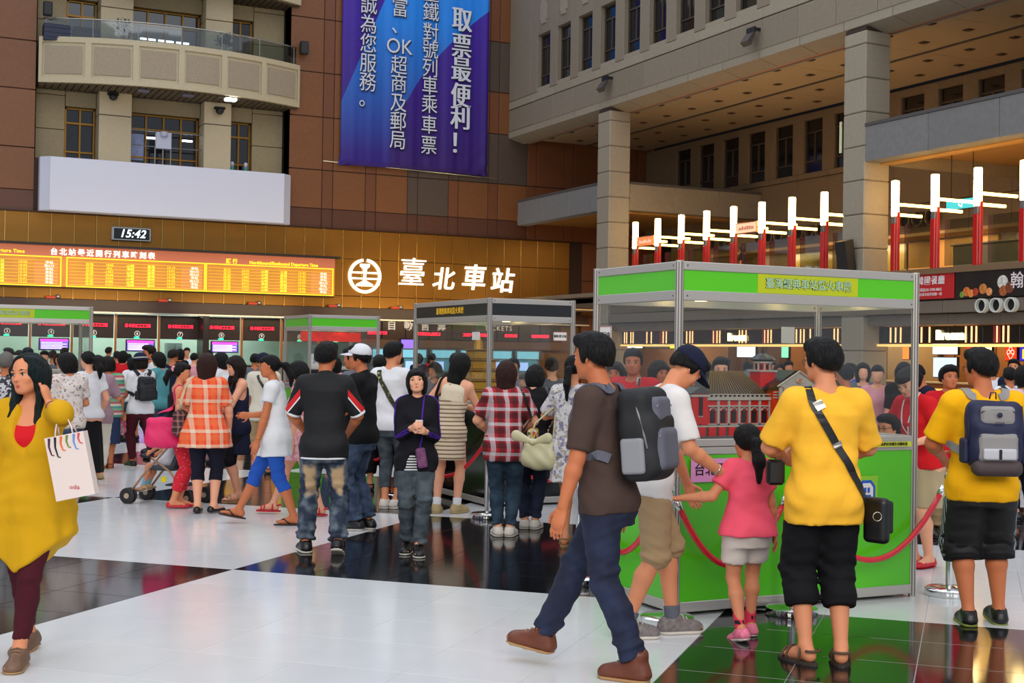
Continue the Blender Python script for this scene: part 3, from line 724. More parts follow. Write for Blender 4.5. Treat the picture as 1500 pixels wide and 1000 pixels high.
for k, (y0, y1, wd, lb) in enumerate(((26.2, 28.6, .9, 'pale restaurant counter behind the first posts past the nearer column'), (21.2, 25.3, 1.0, 'grey restaurant counter beside the waiter'))):
    t = tag(empty('restaurant_counter', (28.2, (y0+y1)/2, 4.1)), lb, 'counter'); h = (y1-y0)/2
    MB().cbox(-.35, .35, -h, h, 0, .85, .02).build('body', M('counter_grey_green', (120, 122, 110), rough=.4), t); MB().cbox(-.42, .42, -h-.04, h+.04, .85, .9, .01).build('counter_top', M('counter_pale', (170, 160, 140), rough=.3), t)
t = tag(empty('menu_screen', (26.9, 27.3, 5.95)), 'teal hanging menu screen in the upper restaurant', 'screen')
MB().cbox(-.04, .04, -.55, .55, -.13, .17, .01).build('body', m_dark, t); MB().box(-.05, -.04, -.53, .53, -.11, .15).build('image', M('teal_screen', (40, 160, 175), emit=.9), t); text('menu_mark', 'Q', .2, (-.055, 0, .02), m_white_l, t, rot=SIDE, bold=.02)
for y in (-.4, .4): MB().tube([(0, y, .17), (0, y, 1.47)], .012, 5).build('hanger', m_dark, t)
t = tag(empty('menu_poster', (30.45, 27.3, 4.3)), 'tall red and grey menu poster inside the upper restaurant', 'poster')
MB().box(0, .03, -.8, .8, 0, 1.2).build('sheet', M('menu_poster_print', (130, 60, 60), nscale=5, namt=.6), t)
for k, (x, y) in enumerate(((29.6, 26.8), (29.6, 25.9), (29.2, 26.2), (29.2, 25.4), (29.9, 28.0))):
    if k == 0:
        sp = tag(empty('spot_lamp', (x, y, 5.5)), 'tiny bright ceiling spot over the restaurant counter', 'lamp', 'tiny spots over the restaurant counter')
        MB().lathe([(.03, 0), (.07, .02), (.07, .06)], seg=8).build('housing', M('spot_glow', (255, 240, 210), emit=12), sp)
    else: c = copy_tree(sp); c.location = (x, y, 5.5)
for (y, lb, glow) in ((41.0-.3, 'small lit red sign between the first two red posts', (235, 110, 60)), (34.65, 'small pink lit sign between two red posts', (225, 165, 130))):
    t = tag(empty('post_sign', (XG+.1, y, 5.62)), lb, 'sign')
    MB().cbox(-.05, .05, -.56, .56, 0, .36, .01).build('box', M('sign_case', (150, 90, 60)), t); MB().box(-.06, -.05, -.53, .53, .03, .33).build('face', M('sign_face%d' % int(y), glow, emit=.9), t)
    g = MB(); rr = random.Random(int(y))
    for q in range(9): g.box(-.065, -.06, -.42+.09*q, -.37+.09*q, .12, .18+.06*rr.random())
    MB().box(-.02, .02, -.70, .70, .16, .19).build('bracket', m_metaljoint, t); g.build('lettering', M('sign_letters%d' % int(y), (250, 225, 200) if y > 38 else (150, 80, 60), emit=.3), t)
# round duct outlets in threes on the inner wall
for k, y in enumerate((50.4-3.5, 43.3-.2, 40.6, 34.9, 29.4, 24.7, 20.3)):
    for q in range(3):
        t = tag(empty('duct_outlet', (XI-.02, y-.62*q, 6.45)), '%s dark duct outlet in the %s trio along the inner wall' % (('first', 'middle', 'last')[q], ordw[k]), 'vent', 'round duct outlets above the shops')
        if k == 0 and q == 0:
            a = MB(); N = 18
            for i in range(N):
                A, B = 2*PI*i/N, 2*PI*(i+1)/N
                a.add([(x, r*math.cos(g), r*math.sin(g)) for x in (-.22, 0) for r, g in ((.26, A), (.26, B), (.22, B), (.22, A))], [(0, 1, 2, 3), (0, 4, 5, 1), (3, 2, 6, 7)])
            ring = a.build('ring', M('duct_ring', (96, 80, 60), rough=.4), t); back = MB().lathe([(.23, -.0), (.23, .02)], seg=18).build('opening', m_dark, t); back.rotation_euler.y = PI/2; back.location.x = -.1
        else: inst(ring, (0, 0, 0), t); b = inst(back, (-.1, 0, 0), t); b.rotation_euler = (0, PI/2, 0)
# floodlights on the parapet
for k, (y, z) in enumerate(((43.2, 11.95), (34.1, 11.82))):
    t = tag(empty('flood_lamp', (XG-.02, y, z)), ('black floodlight on the parapet near the corner column', 'black floodlight on the parapet near the second column')[k], 'lamp')
    MB().box(-.22, 0, -.2, -.15, .05, .15).box(-.22, 0, .15, .2, .05, .15).box(-.25, -.2, -.22, .22, .02, .18).build('bracket', M('black_plastic', (24, 24, 27)), t)
    MB().prism([(-.32, -.05), (-.15, .1), (-.35, -.42), (-.5, -.3)], -.2, .2, 1).build('head', M('grey_lamp_case', (70, 62, 60), rough=.4), t)
t = tag(empty('column_speaker', (XG-.05, 29.5, 4.55)), 'black loudspeaker tilted down on the nearer column', 'speaker')
MB().prism([(-.42, .42), (-.12, .50), (.0, -.35), (-.28, -.42)], -.22, .22, 1).build('cabinet', M('black_plastic', (24, 24, 27)), t); MB().box(-.1, .06, -.06, .06, -.1, .1).build('bracket', m_dark, t)

# --- ground floor front under the deck
wl = struct(empty('wall_ground_front'), 'stone ledges and dark sign frieze under the restaurant floor')
def strip_y(name, x0, x1, ya, yb, z0, z1, mt, step, par=wl):
    y = ya
    while y < yb-.01:
        MB().cbox(x0, x1, y+.006, min(y+step, yb)-.006, z0, z1, .012).build(name, mt, par); y += step
m_ledge = M('ledge_stone', (112, 100, 86), rough=.6, var=.05, nscale=6, namt=.08)
strip_y('ledge_block', XG-.02, XG+.6, 12, 43.1, 2.92, 3.24, m_ledge, 1.75)
strip_y('ledge_block', XG+.18, XG+.8, 12, 43.1, 2.62, 2.90, m_ledge, 1.75)
strip_y('upper_block', XG+.1, XG+.7, 12, 43.1, 3.26, 3.92, m_ledge, 1.75)
m_frieze = M('black_frieze', (18, 15, 16), rough=.2)
strip_y('frieze_panel', XG+.6, XG+.8, 12, 43.1, 2.13, 2.60, m_frieze, 1.2)
struct(MB().box(XG+.52, XG+1.2, 12, 43.1, 2.06, 2.12).build('trim_8', M('lit_edge', (240, 190, 110), emit=1.0)))
m_ledstrip = M('frieze_led_strip', (255, 190, 130), emit=2.2)
rr = random.Random(5); y = 13.0; ls = MB(); ls2 = MB()
while y < 43:
    for q in range(rr.choice((2, 3, 3, 4))):
        for z in np.arange(2.17, 2.56, .035): ls.box(XG+.575, XG+.6, y, y+.035, z, z+.022)
        y += rr.choice((.16, .2, .3))
    if rr.random() < .5: ls2.box(XG+.585, XG+.6, y-.28, y-.05, 2.16, 2.58)
    y += rr.choice((.5, .8, 1.1))
fr = tag(empty('frieze_lights'), 'vertical strings of small warm lights on the black frieze', 'lights', None)
tag(ls.build('light_string', m_ledstrip, fr), kind='stuff'); ls2.build('red_backlit_strip', M('red_strip', (130, 40, 35), emit=.25), fr)
m_brz = M('warm_sign_glow', (255, 244, 190), emit=4, ecol=(255, 232, 150))
for y, lb in ((26.3, 'glowing sign with the word Breeze, beyond the backpack wearer'), (35.75, 'glowing sign with the word Breeze, seen through the large green booth'), (17.5, 'glowing sign with the word Breeze, outside the picture')):
    tag(text('shop_sign', 'Breeze', .36, (XG+.55, y, 2.35), m_brz, None, rot=SIDE, bold=.02, ext=.02), lb, 'sign')
# banners on the deck edge
m_redban = M('red_banner', (190, 22, 26), rough=.5)
t = tag(empty('restaurant_banner', (XG-.02, 26.7, 3.28)), 'red banner with white characters beside the dark tea shop banner', 'banner')
MB().cbox(-.05, 0, -1.15, 1.3, 0, .66, .01).build('sheet', m_redban, t)
text('character', '韓國餐廳', .24, (-.06, -.35, .47), M('banner_white', (240, 225, 225)), t, rot=SIDE, bold=.01, space=1.1)
text('character', '電話:02-2700-8855', .1, (-.06, -.35, .24), M('banner_white', (240, 225, 225)), t, rot=SIDE)
text('character', '台北市忠孝西路一段', .09, (-.06, -.35, .12), M('banner_white', (240, 225, 225)), t, rot=SIDE)
MB().box(-.06, -.05, .62, .78, .38, .56).build('seal', M('banner_pink', (230, 190, 200)), t)
t = tag(empty('tea_shop_banner', (XG-.02, 23.2, 3.28)), 'long dark banner with bowls of food and two white characters', 'banner')
MB().cbox(-.05, 0, -5.5, 2.3, 0, .66, .01).build('sheet', M('dark_banner', (26, 18, 18), rough=.4, nscale=2, namt=.6), t)
text('character', '翰 林', .42, (-.06, .0, .34), M('banner_white', (240, 225, 225)), t, rot=SIDE, bold=.005)
text('character', '臺灣小吃料理', .14, (-.06, -.5, .58), M('banner_dark_red', (120, 20, 20)), t, rot=SIDE)
rr = random.Random(2)
for q, (y, z, s, c) in enumerate(((1.9, .15, .12, (214, 110, 40)), (1.75, .1, .1, (235, 140, 60)), (1.6, .13, .1, (180, 60, 30)), (1.35, .2, .13, (200, 120, 50)), (1.15, .12, .1, (230, 150, 90)), (.72, .34, .17, (210, 205, 195)), (.7, .13, .13, (170, 90, 40)), (.5, .2, .14, (120, 60, 30)), (2.05, .08, .08, (120, 150, 60)))):
    b = MB().lathe([(s, 0), (s, .006)], seg=12).build('printed_food', M('print_%d' % q, c, nscale=9, namt=.5), t); b.rotation_euler.y = -PI/2; b.location = (-.052-.0004*q, y, z)
for q in range(3):   # white ringed vents under the banner
    t = tag(empty('ringed_vent', (XG-.05, 24.55-.47*q, 3.06)), 'white ringed round vent in ledge, %s of three below the dark banner' % ('first', 'middle', 'last')[q], 'vent')
    a = MB(); N = 22
    for i in range(N):
        A, B = 2*PI*i/N, 2*PI*(i+1)/N
        a.add([(x, r*math.cos(g), r*math.sin(g)) for x in (-.12, .02) for r, g in ((.18, A), (.18, B), (.15, B), (.15, A))], [(0, 1, 2, 3), (0, 4, 5, 1), (3, 2, 6, 7)])
    a.build('ring', M('vent_white', (215, 215, 205), rough=.4), t)
    d = MB().lathe([(.17, 0), (.17, .02)], seg=20).build('opening', m_dark, t); d.rotation_euler.y = PI/2; d.location.x = -.02
# shops on the ground floor
struct(MB().box(31.4, 31.6, 12, YW, 0, 3.9).build('wall_ground_back', M('ground_wall_warm', (150, 104, 60), rough=.6, nscale=.8, namt=.2)))
struct(MB().box(XG+.6, 31.6, 12, YW, 3.62, 3.75).build('ceiling_ground', M('ground_ceiling', (120, 100, 76), rough=.7)))
m_wood = M('warm_wood_panel', (172, 112, 52), rough=.45, nscale=3, namt=.15)
shops = [(13, 17, m_wood), (17.2, 21, M('shop_brown', (90, 58, 34))), (21.2, 25, m_wood), (25.2, 28.7, M('shop_brown', (90, 58, 34))), (28.9, 32.2, m_wood), (32.4, 36, M('shop_cream', (190, 160, 110))), (36.2, 40, m_wood), (40.2, 44, M('shop_brown', (90, 58, 34)))]
sl = 'first second third fourth fifth sixth seventh eighth'.split()
for k, (a, b, mt) in enumerate(shops):
    t = tag(empty('food_stall', (29.6, (a+b)/2, 0)), 'warm lit food stall with counter and back panels, %s along the ground floor from outside' % sl[k], 'food stall'); h = (b-a)/2
    MB().cbox(-.5, .1, -h, h, 0, 1.0, .02).build('counter', M('stall_counter', (130, 84, 44), rough=.4), t); MB().cbox(-.56, .15, -h, h, 1.0, 1.05, .01).build('counter_top', M('stall_top', (205, 190, 160), rough=.3), t)
    MB().box(-.6, -.3, -h, h, 2.45, 3.0).build('header', mt, t)
    for q in range(3): MB().cbox(1.4, 1.5, -h+q*2*h/3+.03, -h+(q+1)*2*h/3-.03, .1, 3.3, .02).build('back_panel', mt, t)
    MB().cbox(-.62, -.6, -h+.1, h-.1, .15, .85, .01).build('lit_front', M('lit_case', (250, 190, 110), emit=.7), t)
def lightbox(y, w_, z0, z1, col, lab, emit=1.6, x=28.0, word=None, wc=None, ws=.2):
    t = tag(empty('light_box_sign', (x, y, 0)), lab, 'sign')
    MB().cbox(0, .1, -w_/2, w_/2, z0, z1, .01).build('case', m_dark, t); [MB().tube([(.05, yy, z1-.005), (.05, yy, 3.63)], .012, 5).build('hanger', m_dark, t) for yy in (-w_*.35, w_*.35)]; MB().box(-.01, 0, -w_/2+.02, w_/2-.02, z0+.02, z1-.02).build('face', M('lb_%s' % lab[:24], col, emit=emit), t)
    if word: text('lettering', word, ws, (-.02, 0, (z0+z1)/2), wc, t, rot=SIDE, bold=.02)
    return t
lightbox(29.0, 1.0, 1.86, 2.25, (225, 230, 255), 'white light box above pale screen at the booth edge')
lightbox(29.0, .95, 1.2, 1.8, (190, 215, 235), 'pale blue menu screen under a white light box', 1.0)
lightbox(27.95, .42, 1.68, 2.1, (225, 50, 30), 'red light box with pale letters beside a cream light box', .9, word='AL', wc=M('brz_pale', (255, 225, 190), emit=1.2))
lightbox(27.45, .45, 1.68, 2.1, (255, 225, 150), 'cream light box beside the red lettered one', 2.2)
c = lightbox(26.55, .43, 1.7, 2.12, (225, 50, 20), 'red square sign with an ice cream cone outline', .9)
mw = M('cone_outline', (255, 225, 200), emit=1.2)
for yy, zz in ((-.07, 1.95), (.07, 1.95), (0, 2.03)): MB().tube([(-.02, yy+.055*math.cos(a), zz+.055*math.sin(a)) for a in np.linspace(0, 2*PI, 13)[:-1]], .007, 4, closed=True).build('scoop_outline', mw, c)
MB().tube([(-.02, -.12, 1.91), (-.02, 0, 1.74), (-.02, .12, 1.91)], .008, 4).build('cone_outline', mw, c)
c = lightbox(26.05, .42, 1.7, 2.1, (50, 40, 190), 'deep blue square sign with a yellow patch', .9)
MB().cbox(-.03, -.01, -.09, .09, 1.77, 2.03, .01).build('yellow_patch', M('yellow_patch', (250, 200, 30), emit=1.0), c)
lightbox(24.9, 1.6, 1.3, 1.62, (160, 170, 90), 'greenish shelf display behind the far queue', .5)
for k, (y, w_, c, lb) in enumerate(((33.8, .7, (255, 225, 150), 'cream light box above stall, behind the toy station tower'), (32.4, .35, (235, 60, 30), 'red light box right of the toy station tower'), (38.6, 1.1, (225, 235, 255), 'cool white light box seen through glass booth'), (36.4, .4, (120, 215, 160), 'small green and white sign behind booth glass'), (30.6, .3, (250, 120, 40), 'narrow orange light box behind the booth glass edge'))):
    lightbox(y, w_, 1.7, 2.1, c, lb, 1.6)
t = lightbox(43.9, 2.6, 1.98, 2.38, (235, 235, 235), 'long white direction sign seen through the booth side glass', 1.0, x=26.2, word='自強號 EMU800 往', wc=M('sign_black', (30, 30, 30)), ws=.2)
lightbox(41.6, 1.6, 1.98, 2.38, (70, 70, 66), 'grey direction sign panel with white characters', .6, x=26.2, word='售票大廳', wc=m_white_l, ws=.26)
lightbox(40.2, 1.1, 1.98, 2.38, (250, 225, 30), 'yellow direction sign beside the booth corner post', 1.3, x=26.2, word='出口', wc=M('sign_black', (30, 30, 30)), ws=.26)

# ================================================================== BLUE BANNER
def ban_cols(nt, x, y, z):
    # diagonal curved light blue sweep over violet
    n = nt.nodes.new('ShaderNodeTexNoise'); n.inputs['Scale'].default_value = .35
    d1 = nmath(nt, 'SUBTRACT', nmath(nt, 'ADD', z, nmath(nt, 'MULTIPLY', x, -1.55)), -1.3)           # upper left triangle stays violet
    k1 = nmath(nt, 'LESS_THAN', nmath(nt, 'SUBTRACT', z, nmath(nt, 'ADD', nmath(nt, 'MULTIPLY', nmath(nt, 'ADD', x, 3.2), 2.4), 2.8)), 0)
    e = nmath(nt, 'SUBTRACT', nmath(nt, 'MULTIPLY', nmath(nt, 'POWER', nmath(nt, 'MAXIMUM', nmath(nt, 'ADD', x, 1.2), 0.0), 0.5), 3.4), .1)
    k2 = nmath(nt, 'GREATER_THAN', z, e)
    mr = nt.nodes.new('ShaderNodeMapRange'); mr.inputs['From Min'].default_value = .5; mr.inputs['From Max'].default_value = 6.5; nt.links.new(z, mr.inputs['Value'])
    bright = nmix(nt, mr.outputs[0], (46, 22, 132), (20, 136, 240)); viol = nmix(nt, mr.outputs[0], (48, 14, 110), (62, 24, 160))
    mid = nmix(nt, mr.outputs[0], (44, 22, 130), (38, 60, 200))
    left = nmix(nt, nmath(nt, 'LESS_THAN', x, -9), viol, mid)
    inside = nmix(nt, nmath(nt, 'MULTIPLY', k1, k2), left, bright)
    return inside
m_ban = pattern('banner_blue_violet', ban_cols, .55)
bn = tag(empty('hanging_banner', (20.62, 51.8, 9.3)), 'tall blue and violet hanging banner with white characters', 'banner')
N = 64; bx = np.linspace(-3.28, 3.28, N+1); bz = np.linspace(0, 8.6, 30); vs = []; fs = []
for j, z in enumerate(bz):
    for x in bx:
        fold = .02*math.sin(x*7.3)+.01*math.sin(x*17+1)+.03*math.sin(x*3.1)
        pull = .10*math.exp(-((abs(x)-3.28)**2+z**2)/.9)*math.sin((abs(x)-z)*9)
        droop = .05*math.sin((x+3.28)/6.56*PI) if j == 0 else 0
        vs.append((x-(.12 if x < -3 and j == 0 else 0), fold*.7+pull-.02, z+droop))
for j in range(len(bz)-1):
    for i in range(N): a = j*(N+1)+i; fs.append((a, a+1, a+N+2, a+N+1))
mb = MB(); mb.add(vs, fs); o = mb.build('cloth', m_ban, bn, True)
md = o.modifiers.new('thickness', 'SOLIDIFY'); md.thickness = .012
m_bt = M('banner_lettering', (218, 222, 232), rough=.5); m_bs = M('banner_letter_shadow', (22, 20, 60), rough=.6)
zs1 = [15.78, 14.67, 13.66, 12.56, 11.63, 10.53]
for ch, z in zip('取票最便利！', zs1):
    for dx in (-.03, .0, .03): text('character', ch, 1.12, (22.60-20.62+dx, -.12-dx*.05, z-9.3), m_bt, bn, sx=.84)
    text('character_shadow', ch, 1.12, (22.65-20.62, -.10, z-9.35), m_bs, bn, sx=.86)
def column(chars, x, zs, size=.84):
    for ch, z in zip(chars, zs):
        if ch == 'OK': zz = z
        text('character', ch, size*(1.0 if ch != 'OK' else 1.05), (x-20.62, -.12, z-9.3), m_bt, bn, bold=.0, sx=.9)
        text('character_shadow', ch, size*(1.0 if ch != 'OK' else 1.05), (x+.04-20.62, -.10, z-.04-9.3), m_bs, bn, bold=.0, sx=.9)
column(['臺', '鐵', '對', '號', '列', '車', '乘', '車', '票'], 21.17, [16.75, 15.95, 15.09, 14.37, 13.59, 12.85, 12.07, 11.21, 10.35])
column(['富', '、', 'OK', '超', '商', '及', '郵', '局'], 19.78, [15.95, 15.21, 14.36, 13.56, 12.8, 12.0, 11.23, 10.45])
column(['誠', '為', '您', '服', '務', '。'], 18.42, [15.9, 15.1, 14.3, 13.5, 12.72, 12.05])
MB().tube([(-4.0, .05, .12), (3.95, .05, -.05)], .02, 5).build('cable', m_rail, bn)

# ================================================================== EXHIBITION BOOTHS
m_alu = M('aluminium_profile', (190, 184, 176), rough=.35, metal=.55)
m_alu2 = M('aluminium_groove', (105, 100, 96), rough=.5, metal=.4)
m_grn = M('bright_green_panel', (84, 196, 10), rough=.28, coat=.15)
m_yfas = M('lime_yellow_panel', (186, 196, 10), rough=.3)
m_blk = M('black_panel', (30, 32, 32), rough=.22)
m_blk2 = M('black_base_panel', (12, 12, 14), rough=.12)
m_acr = glass('acrylic_sheet', (248, 249, 248), .035, .03, 1.25)
m_cabtop = M('grey_deck_board', (190, 188, 184), rough=.5)
m_led_disc = M('warm_spot_disc', (255, 225, 150), emit=7)
def octpost(par, x, y, h, r=.026):
    p = [(r*math.cos(PI/8+k*PI/4)*1.08, r*math.sin(PI/8+k*PI/4)*1.08) for k in range(8)]
    t = MB(); t.prism(p, 0, h, 2); o = t.build('post', m_alu, par); o.location = (x, y, 0)
    g = MB()
    for k in range(8):
        a = k*PI/4; c, s = math.cos(a), math.sin(a); q = r*1.0
        g.add([(q*c-.004*-s, q*s-.004*c, .01), (q*c+.004*-s, q*s+.004*c, .01), (q*c+.004*-s, q*s+.004*c, h-.01), (q*c-.004*-s, q*s-.004*c, h-.01)], [(0, 1, 2, 3)])
    o2 = g.build('groove', m_alu2, o)
    return o
def booth(x0, y0, lx, ly, label, base, fasc, title=None, tface='front', tcol=None, tpos=.5, tw_=.6, tback=None, H=2.275, hc=1.13):
    t = tag(empty('display_booth', (x0, y0, 0)), label, 'display booth')
    for x in (0, lx):
        for y in (0, ly): octpost(t, x, y, H)
    def faces():
        yield 'front', lambda a, b, z0, z1, d=.008, o=0: (a, b, -d+o, d+o, z0, z1), lx
        yield 'back', lambda a, b, z0, z1, d=.008, o=0: (a, b, ly-d-o, ly+d-o, z0, z1), lx
        yield 'left', lambda a, b, z0, z1, d=.008, o=0: (-d+o, d+o, a, b, z0, z1), ly
        yield 'right', lambda a, b, z0, z1, d=.008, o=0: (lx-d-o, lx+d-o, a, b, z0, z1), ly
    for nm, bx, L in faces():
        for z0, z1 in ((.025, .09), (hc-.10, hc-.052), (hc-.048, hc), (2.02, 2.085), (H-.06, H-.005)):
            MB().cbox(*bx(.026, L-.026, z0, z1, .016), .004).build('rail', m_alu, t)
        for z in (2.05, H-.03):
            for a in (.05, L-.05):
                s = MB().cbox(*bx(a-.006, a+.006, z-.006, z+.006, .0185), .002).build('rail_screw', m_alu2, t)
        MB().box(*bx(.026, L-.026, .09, hc-.10, .006)).build('base_panel', base, t)
        MB().box(*bx(.026, L-.026, 2.085, H-.06, .006)).build('fascia_panel', fasc, t)
        MB().box(*bx(.026, L-.026, hc, 2.02, .003)).build('acrylic_pane', m_acr, t)
    MB().box(.01, lx-.01, .01, ly-.01, hc-.04, hc-.01).build('display_deck', m_cabtop, t)
    for k, (fx, fy) in enumerate(((.12, .5), (.36, .75), (.62, .45), (.9, .7))):
        x, y = lx*fx, ly*fy
        MB().lathe([(.05, 0), (.045, .02), (.02, .05)], (x, y, 2.06), 14).build('spot_lamp', m_led_disc, t, True)
        MB().tube([(x, y, 2.1), (x, y, H-.04)], .008, 5).build('lamp_stem', m_alu2, t)
    MB().box(.0, lx, ly*.5-.012, ly*.5+.012, H-.06, H-.03).build('roof_bar', m_alu, t)
    MB().box(lx*.5-.012, lx*.5+.012, 0, ly, H-.06, H-.03).build('roof_bar', m_alu, t)
    zt = (2.085+H-.06)/2
    if title:
        L, rot = (lx, BACK) if tface == 'front' else (ly, SIDE)
        def at(u, d): return (u, -d, zt) if tface == 'front' else (-d, L-u, zt)
        if tback:
            if tface == 'front': MB().box(L*tpos-tw_/2-.06, L*tpos+tw_/2+.06, -.010, -.005, 2.087, H-.062).build('title_panel', tback, t)
        s = tw_/10*1.0
        if tcol[1]: text('title_outline', title, s, at(L*tpos, .012), tcol[1], t, rot=rot, bold=.032, ext=.001)
        text('title', title, s, at(L*tpos, .0145), tcol[0], t, rot=rot, bold=.012, ext=.001)
    return t
TT = '臺灣經典車站暨火車展'
m_tg = M('title_pale_green', (170, 205, 160), rough=.4); m_td = M('title_dark_green', (30, 50, 40), rough=.4); m_tgold = M('title_gold', (225, 175, 30), rough=.4, emit=.15)
BA = booth(4.69, 7.19, 1.97, 1.06, 'large green display booth holding a toy brick railway station', m_grn, m_grn, TT, 'front', (m_tg, m_td), .52, .72, m_yfas)
BB = booth(6.12, 13.12, 1.03, 2.15, 'black display booth with gold title beside the red plaid shopper', m_blk2, m_blk, TT, 'left', (m_tgold, None), .50, .80)
BC = booth(6.59, 21.1, 1.19, 1.4, 'small green display booth far behind the black polo shirt', m_grn, m_grn)
BD = booth(1.0, 20.42, 2.03, 1.05, 'green display booth with lime title behind the waiting queue', m_grn, m_grn, TT, 'front', (m_tg, m_td), .40, .72, m_yfas)
# red pennants inside the small booth
MB().box(.06, 1.13, .7, .71, 1.84, 2.0).build('red_backdrop', M('red_pennant', (225, 40, 20), rough=.5, nscale=6, namt=.4, emit=.25), BC)
m_paper = M('white_paper', (228, 224, 218), rough=.7); m_pframe = M('paper_pink_edge', (190, 120, 120), rough=.7); m_ink = M('black_ink', (25, 22, 25), rough=.7)
def notice(par_loc, w_, h_, words, label, face='front', col=m_paper, size=.05, edge=None):
    t = tag(empty('paper_notice', par_loc), label, 'notice')
    if face == 'front': MB().box(-w_/2, w_/2, -.003, 0, -h_/2, h_/2).build('sheet', col, t)
    else: MB().box(-.003, 0, -w_/2, w_/2, -h_/2, h_/2).build('sheet', col, t)
    if edge:
        e = MB(); W2, H2 = w_/2, h_/2
        for a, b, c, d in ((-W2, W2, -H2, -H2+.006), (-W2, W2, H2-.006, H2), (-W2, -W2+.006, -H2, H2), (W2-.006, W2, -H2, H2)):
            e.box(*((a, b, -.005, -.003, c, d) if face == 'front' else (-.005, -.003, a, b, c, d)))
        e.build('border', edge, t)
    text('lettering', words, size, (0, -.005, 0) if face == 'front' else (-.005, 0, 0), m_ink, t, rot=BACK if face == 'front' else SIDE, bold=.01, ext=.001)
    return t
notice((4.665, 8.08, 1.80), .16, .13, '展示中', 'small white notice on side glass of the large green booth', 'side', edge=m_pframe, size=.045)
notice((4.93, 7.168, .93), .30, .15, '台北驛', 'pink paper label on the green panel beside the bending man', 'front', M('pink_paper', (226, 150, 205), rough=.7), .085)
notice((6.42, 7.15, 1.075), .36, .035, '最新我們的官網及活動訊息', 'thin yellow label strip on the green booth counter edge', 'front', M('yellow_label', (205, 215, 40), rough=.6), .024)
notice((6.98, 13.105, 1.87), .17, .1, '攝影展示區', 'white notice on the front glass of the black booth', 'front', edge=m_pframe, size=.032)
notice((6.11, 13.45, 1.86), .2, .09, ' ', 'blank paper on side glass of the black booth', 'side')
notice((6.1, 7.9, 1.83), .12, .12, ' ', 'blank paper hanging on the inner post of the large booth', 'front')
t = tag(empty('round_sticker', (6.22, 7.168, .73)), 'lime square sticker with a blue and white badge on the green booth', 'sticker')
MB().box(-.10, .10, -.002, 0, -.13, .13).build('lime_square', M('lime_sticker', (140, 200, 40), rough=.4), t)
MB().prism([(-.075, -.07), (.075, -.07), (.075, .06), (.04, .1), (-.04, .1), (-.075, .06)], -.004, -.002, 1).build('blue_badge', M('badge_blue', (30, 90, 190), rough=.4), t)
MB().prism([(-.055, -.055), (.055, -.055), (.055, .05), (.03, .08), (-.03, .08), (-.055, .05)], -.006, -.004, 1).build('white_field', m_paper, t)
MB().box(-.035, .035, -.008, -.006, -.03, .0).box(-.025, -.005, -.008, -.006, .015, .05).box(.005, .025, -.008, -.006, .015, .05).build('blue_mark', M('badge_blue', (30, 90, 190)), t)

# ---------------------------------------------------------------- toy brick railway station
m_lred = M('toy_red_brick', (208, 24, 16), rough=.3); m_lwht = M('toy_grey_white', (176, 168, 158), rough=.35); m_lblk = M('toy_black_tile', (30, 27, 26), rough=.3)
m_ldk = M('toy_dark_opening', (22, 18, 20), rough=.4); m_lgrn = M('toy_olive_roof', (92, 88, 30), rough=.35); m_lgry = M('toy_base_grey', (80, 82, 80), rough=.4)
st = tag(empty('toy_railway_station', (5.70, 7.66, 1.12)), 'red and white toy brick railway station with black tiled roofs', 'model building'); st.scale = (1.06, 1, .74)
def L(name, mt, *b, c=.0, sub=None): 
    return (MB().cbox(*b, c) if c else MB().box(*b)).build(name, mt, sub or st)
L('base_plate', m_lgry, -.98, .60, -.33, .40, .0, .02)
L('platform', m_lgry, -.70, .52, -.27, .36, .02, .11); L('platform_edge', m_lwht, -.71, .53, -.28, -.27, .10, .115)
for k in range(16): L('red_arcade_pier', m_lred, -.68+.075*k, -.63+.075*k, -.285, -.27, .02, .10)
def wing(x0, x1, y0, y1, z0, z1, nwin):
    L('wing_wall', m_lred, x0, x1, y0, y1, z0, z1)
    n = nwin; W_ = (x1-x0)/n
    for k in range(n):
        xc = x0+W_*(k+.5)
        L('window_opening', m_ldk, xc-.017, xc+.017, y0-.006, y0, z0+.02, z0+.13)
        MB().tube([(xc+.024*math.cos(a), y0-.008, z0+.13+.024*math.sin(a)) for a in np.linspace(0, PI, 7)], .006, 4).build('arch', m_lwht, st)
        L('pilaster', m_lwht, xc+W_/2-.008, xc+W_/2+.008, y0-.012, y0, z0, z1)
    L('string_course', m_lwht, x0-.005, x1+.005, y0-.014, y0, z0+.165, z0+.178); L('string_course', m_lwht, x0-.005, x1+.005, y0-.012, y0, z0-.0, z0+.012)
    L('cornice', m_lwht, x0-.012, x1+.012, y0-.022, y1+.01, z1-.03, z1)
    for k in range(int((x1-x0)/.035)): L('parapet_post', m_lwht, x0+.035*k, x0+.012+.035*k, y0-.018, y0-.004, z1, z1+.018)
    L('parapet_rail', m_lwht, x0, x1, y0-.02, y0-.002, z1+.018, z1+.026)
wing(-.58, -.10, -.22, .30, .115, .37, 6); wing(.26, .52, -.22, .30, .115, .37, 3)
L('end_pavilion', m_lred, -.70, -.585, -.24, .3, .115, .40); L('pavilion_slot', m_ldk, -.655, -.63, -.248, -.24, .2, .37); L('pavilion_frame', m_lwht, -.66, -.625, -.246, -.24, .19, .2)
L('pavilion_cornice', m_lwht, -.715, -.575, -.25, .31, .37, .39); MB().prism([(-.72, .40), (-.565, .40), (-.63, .455), (-.655, .455)], -.25, .31, 1).build('pavilion_roof', m_lgry, st)
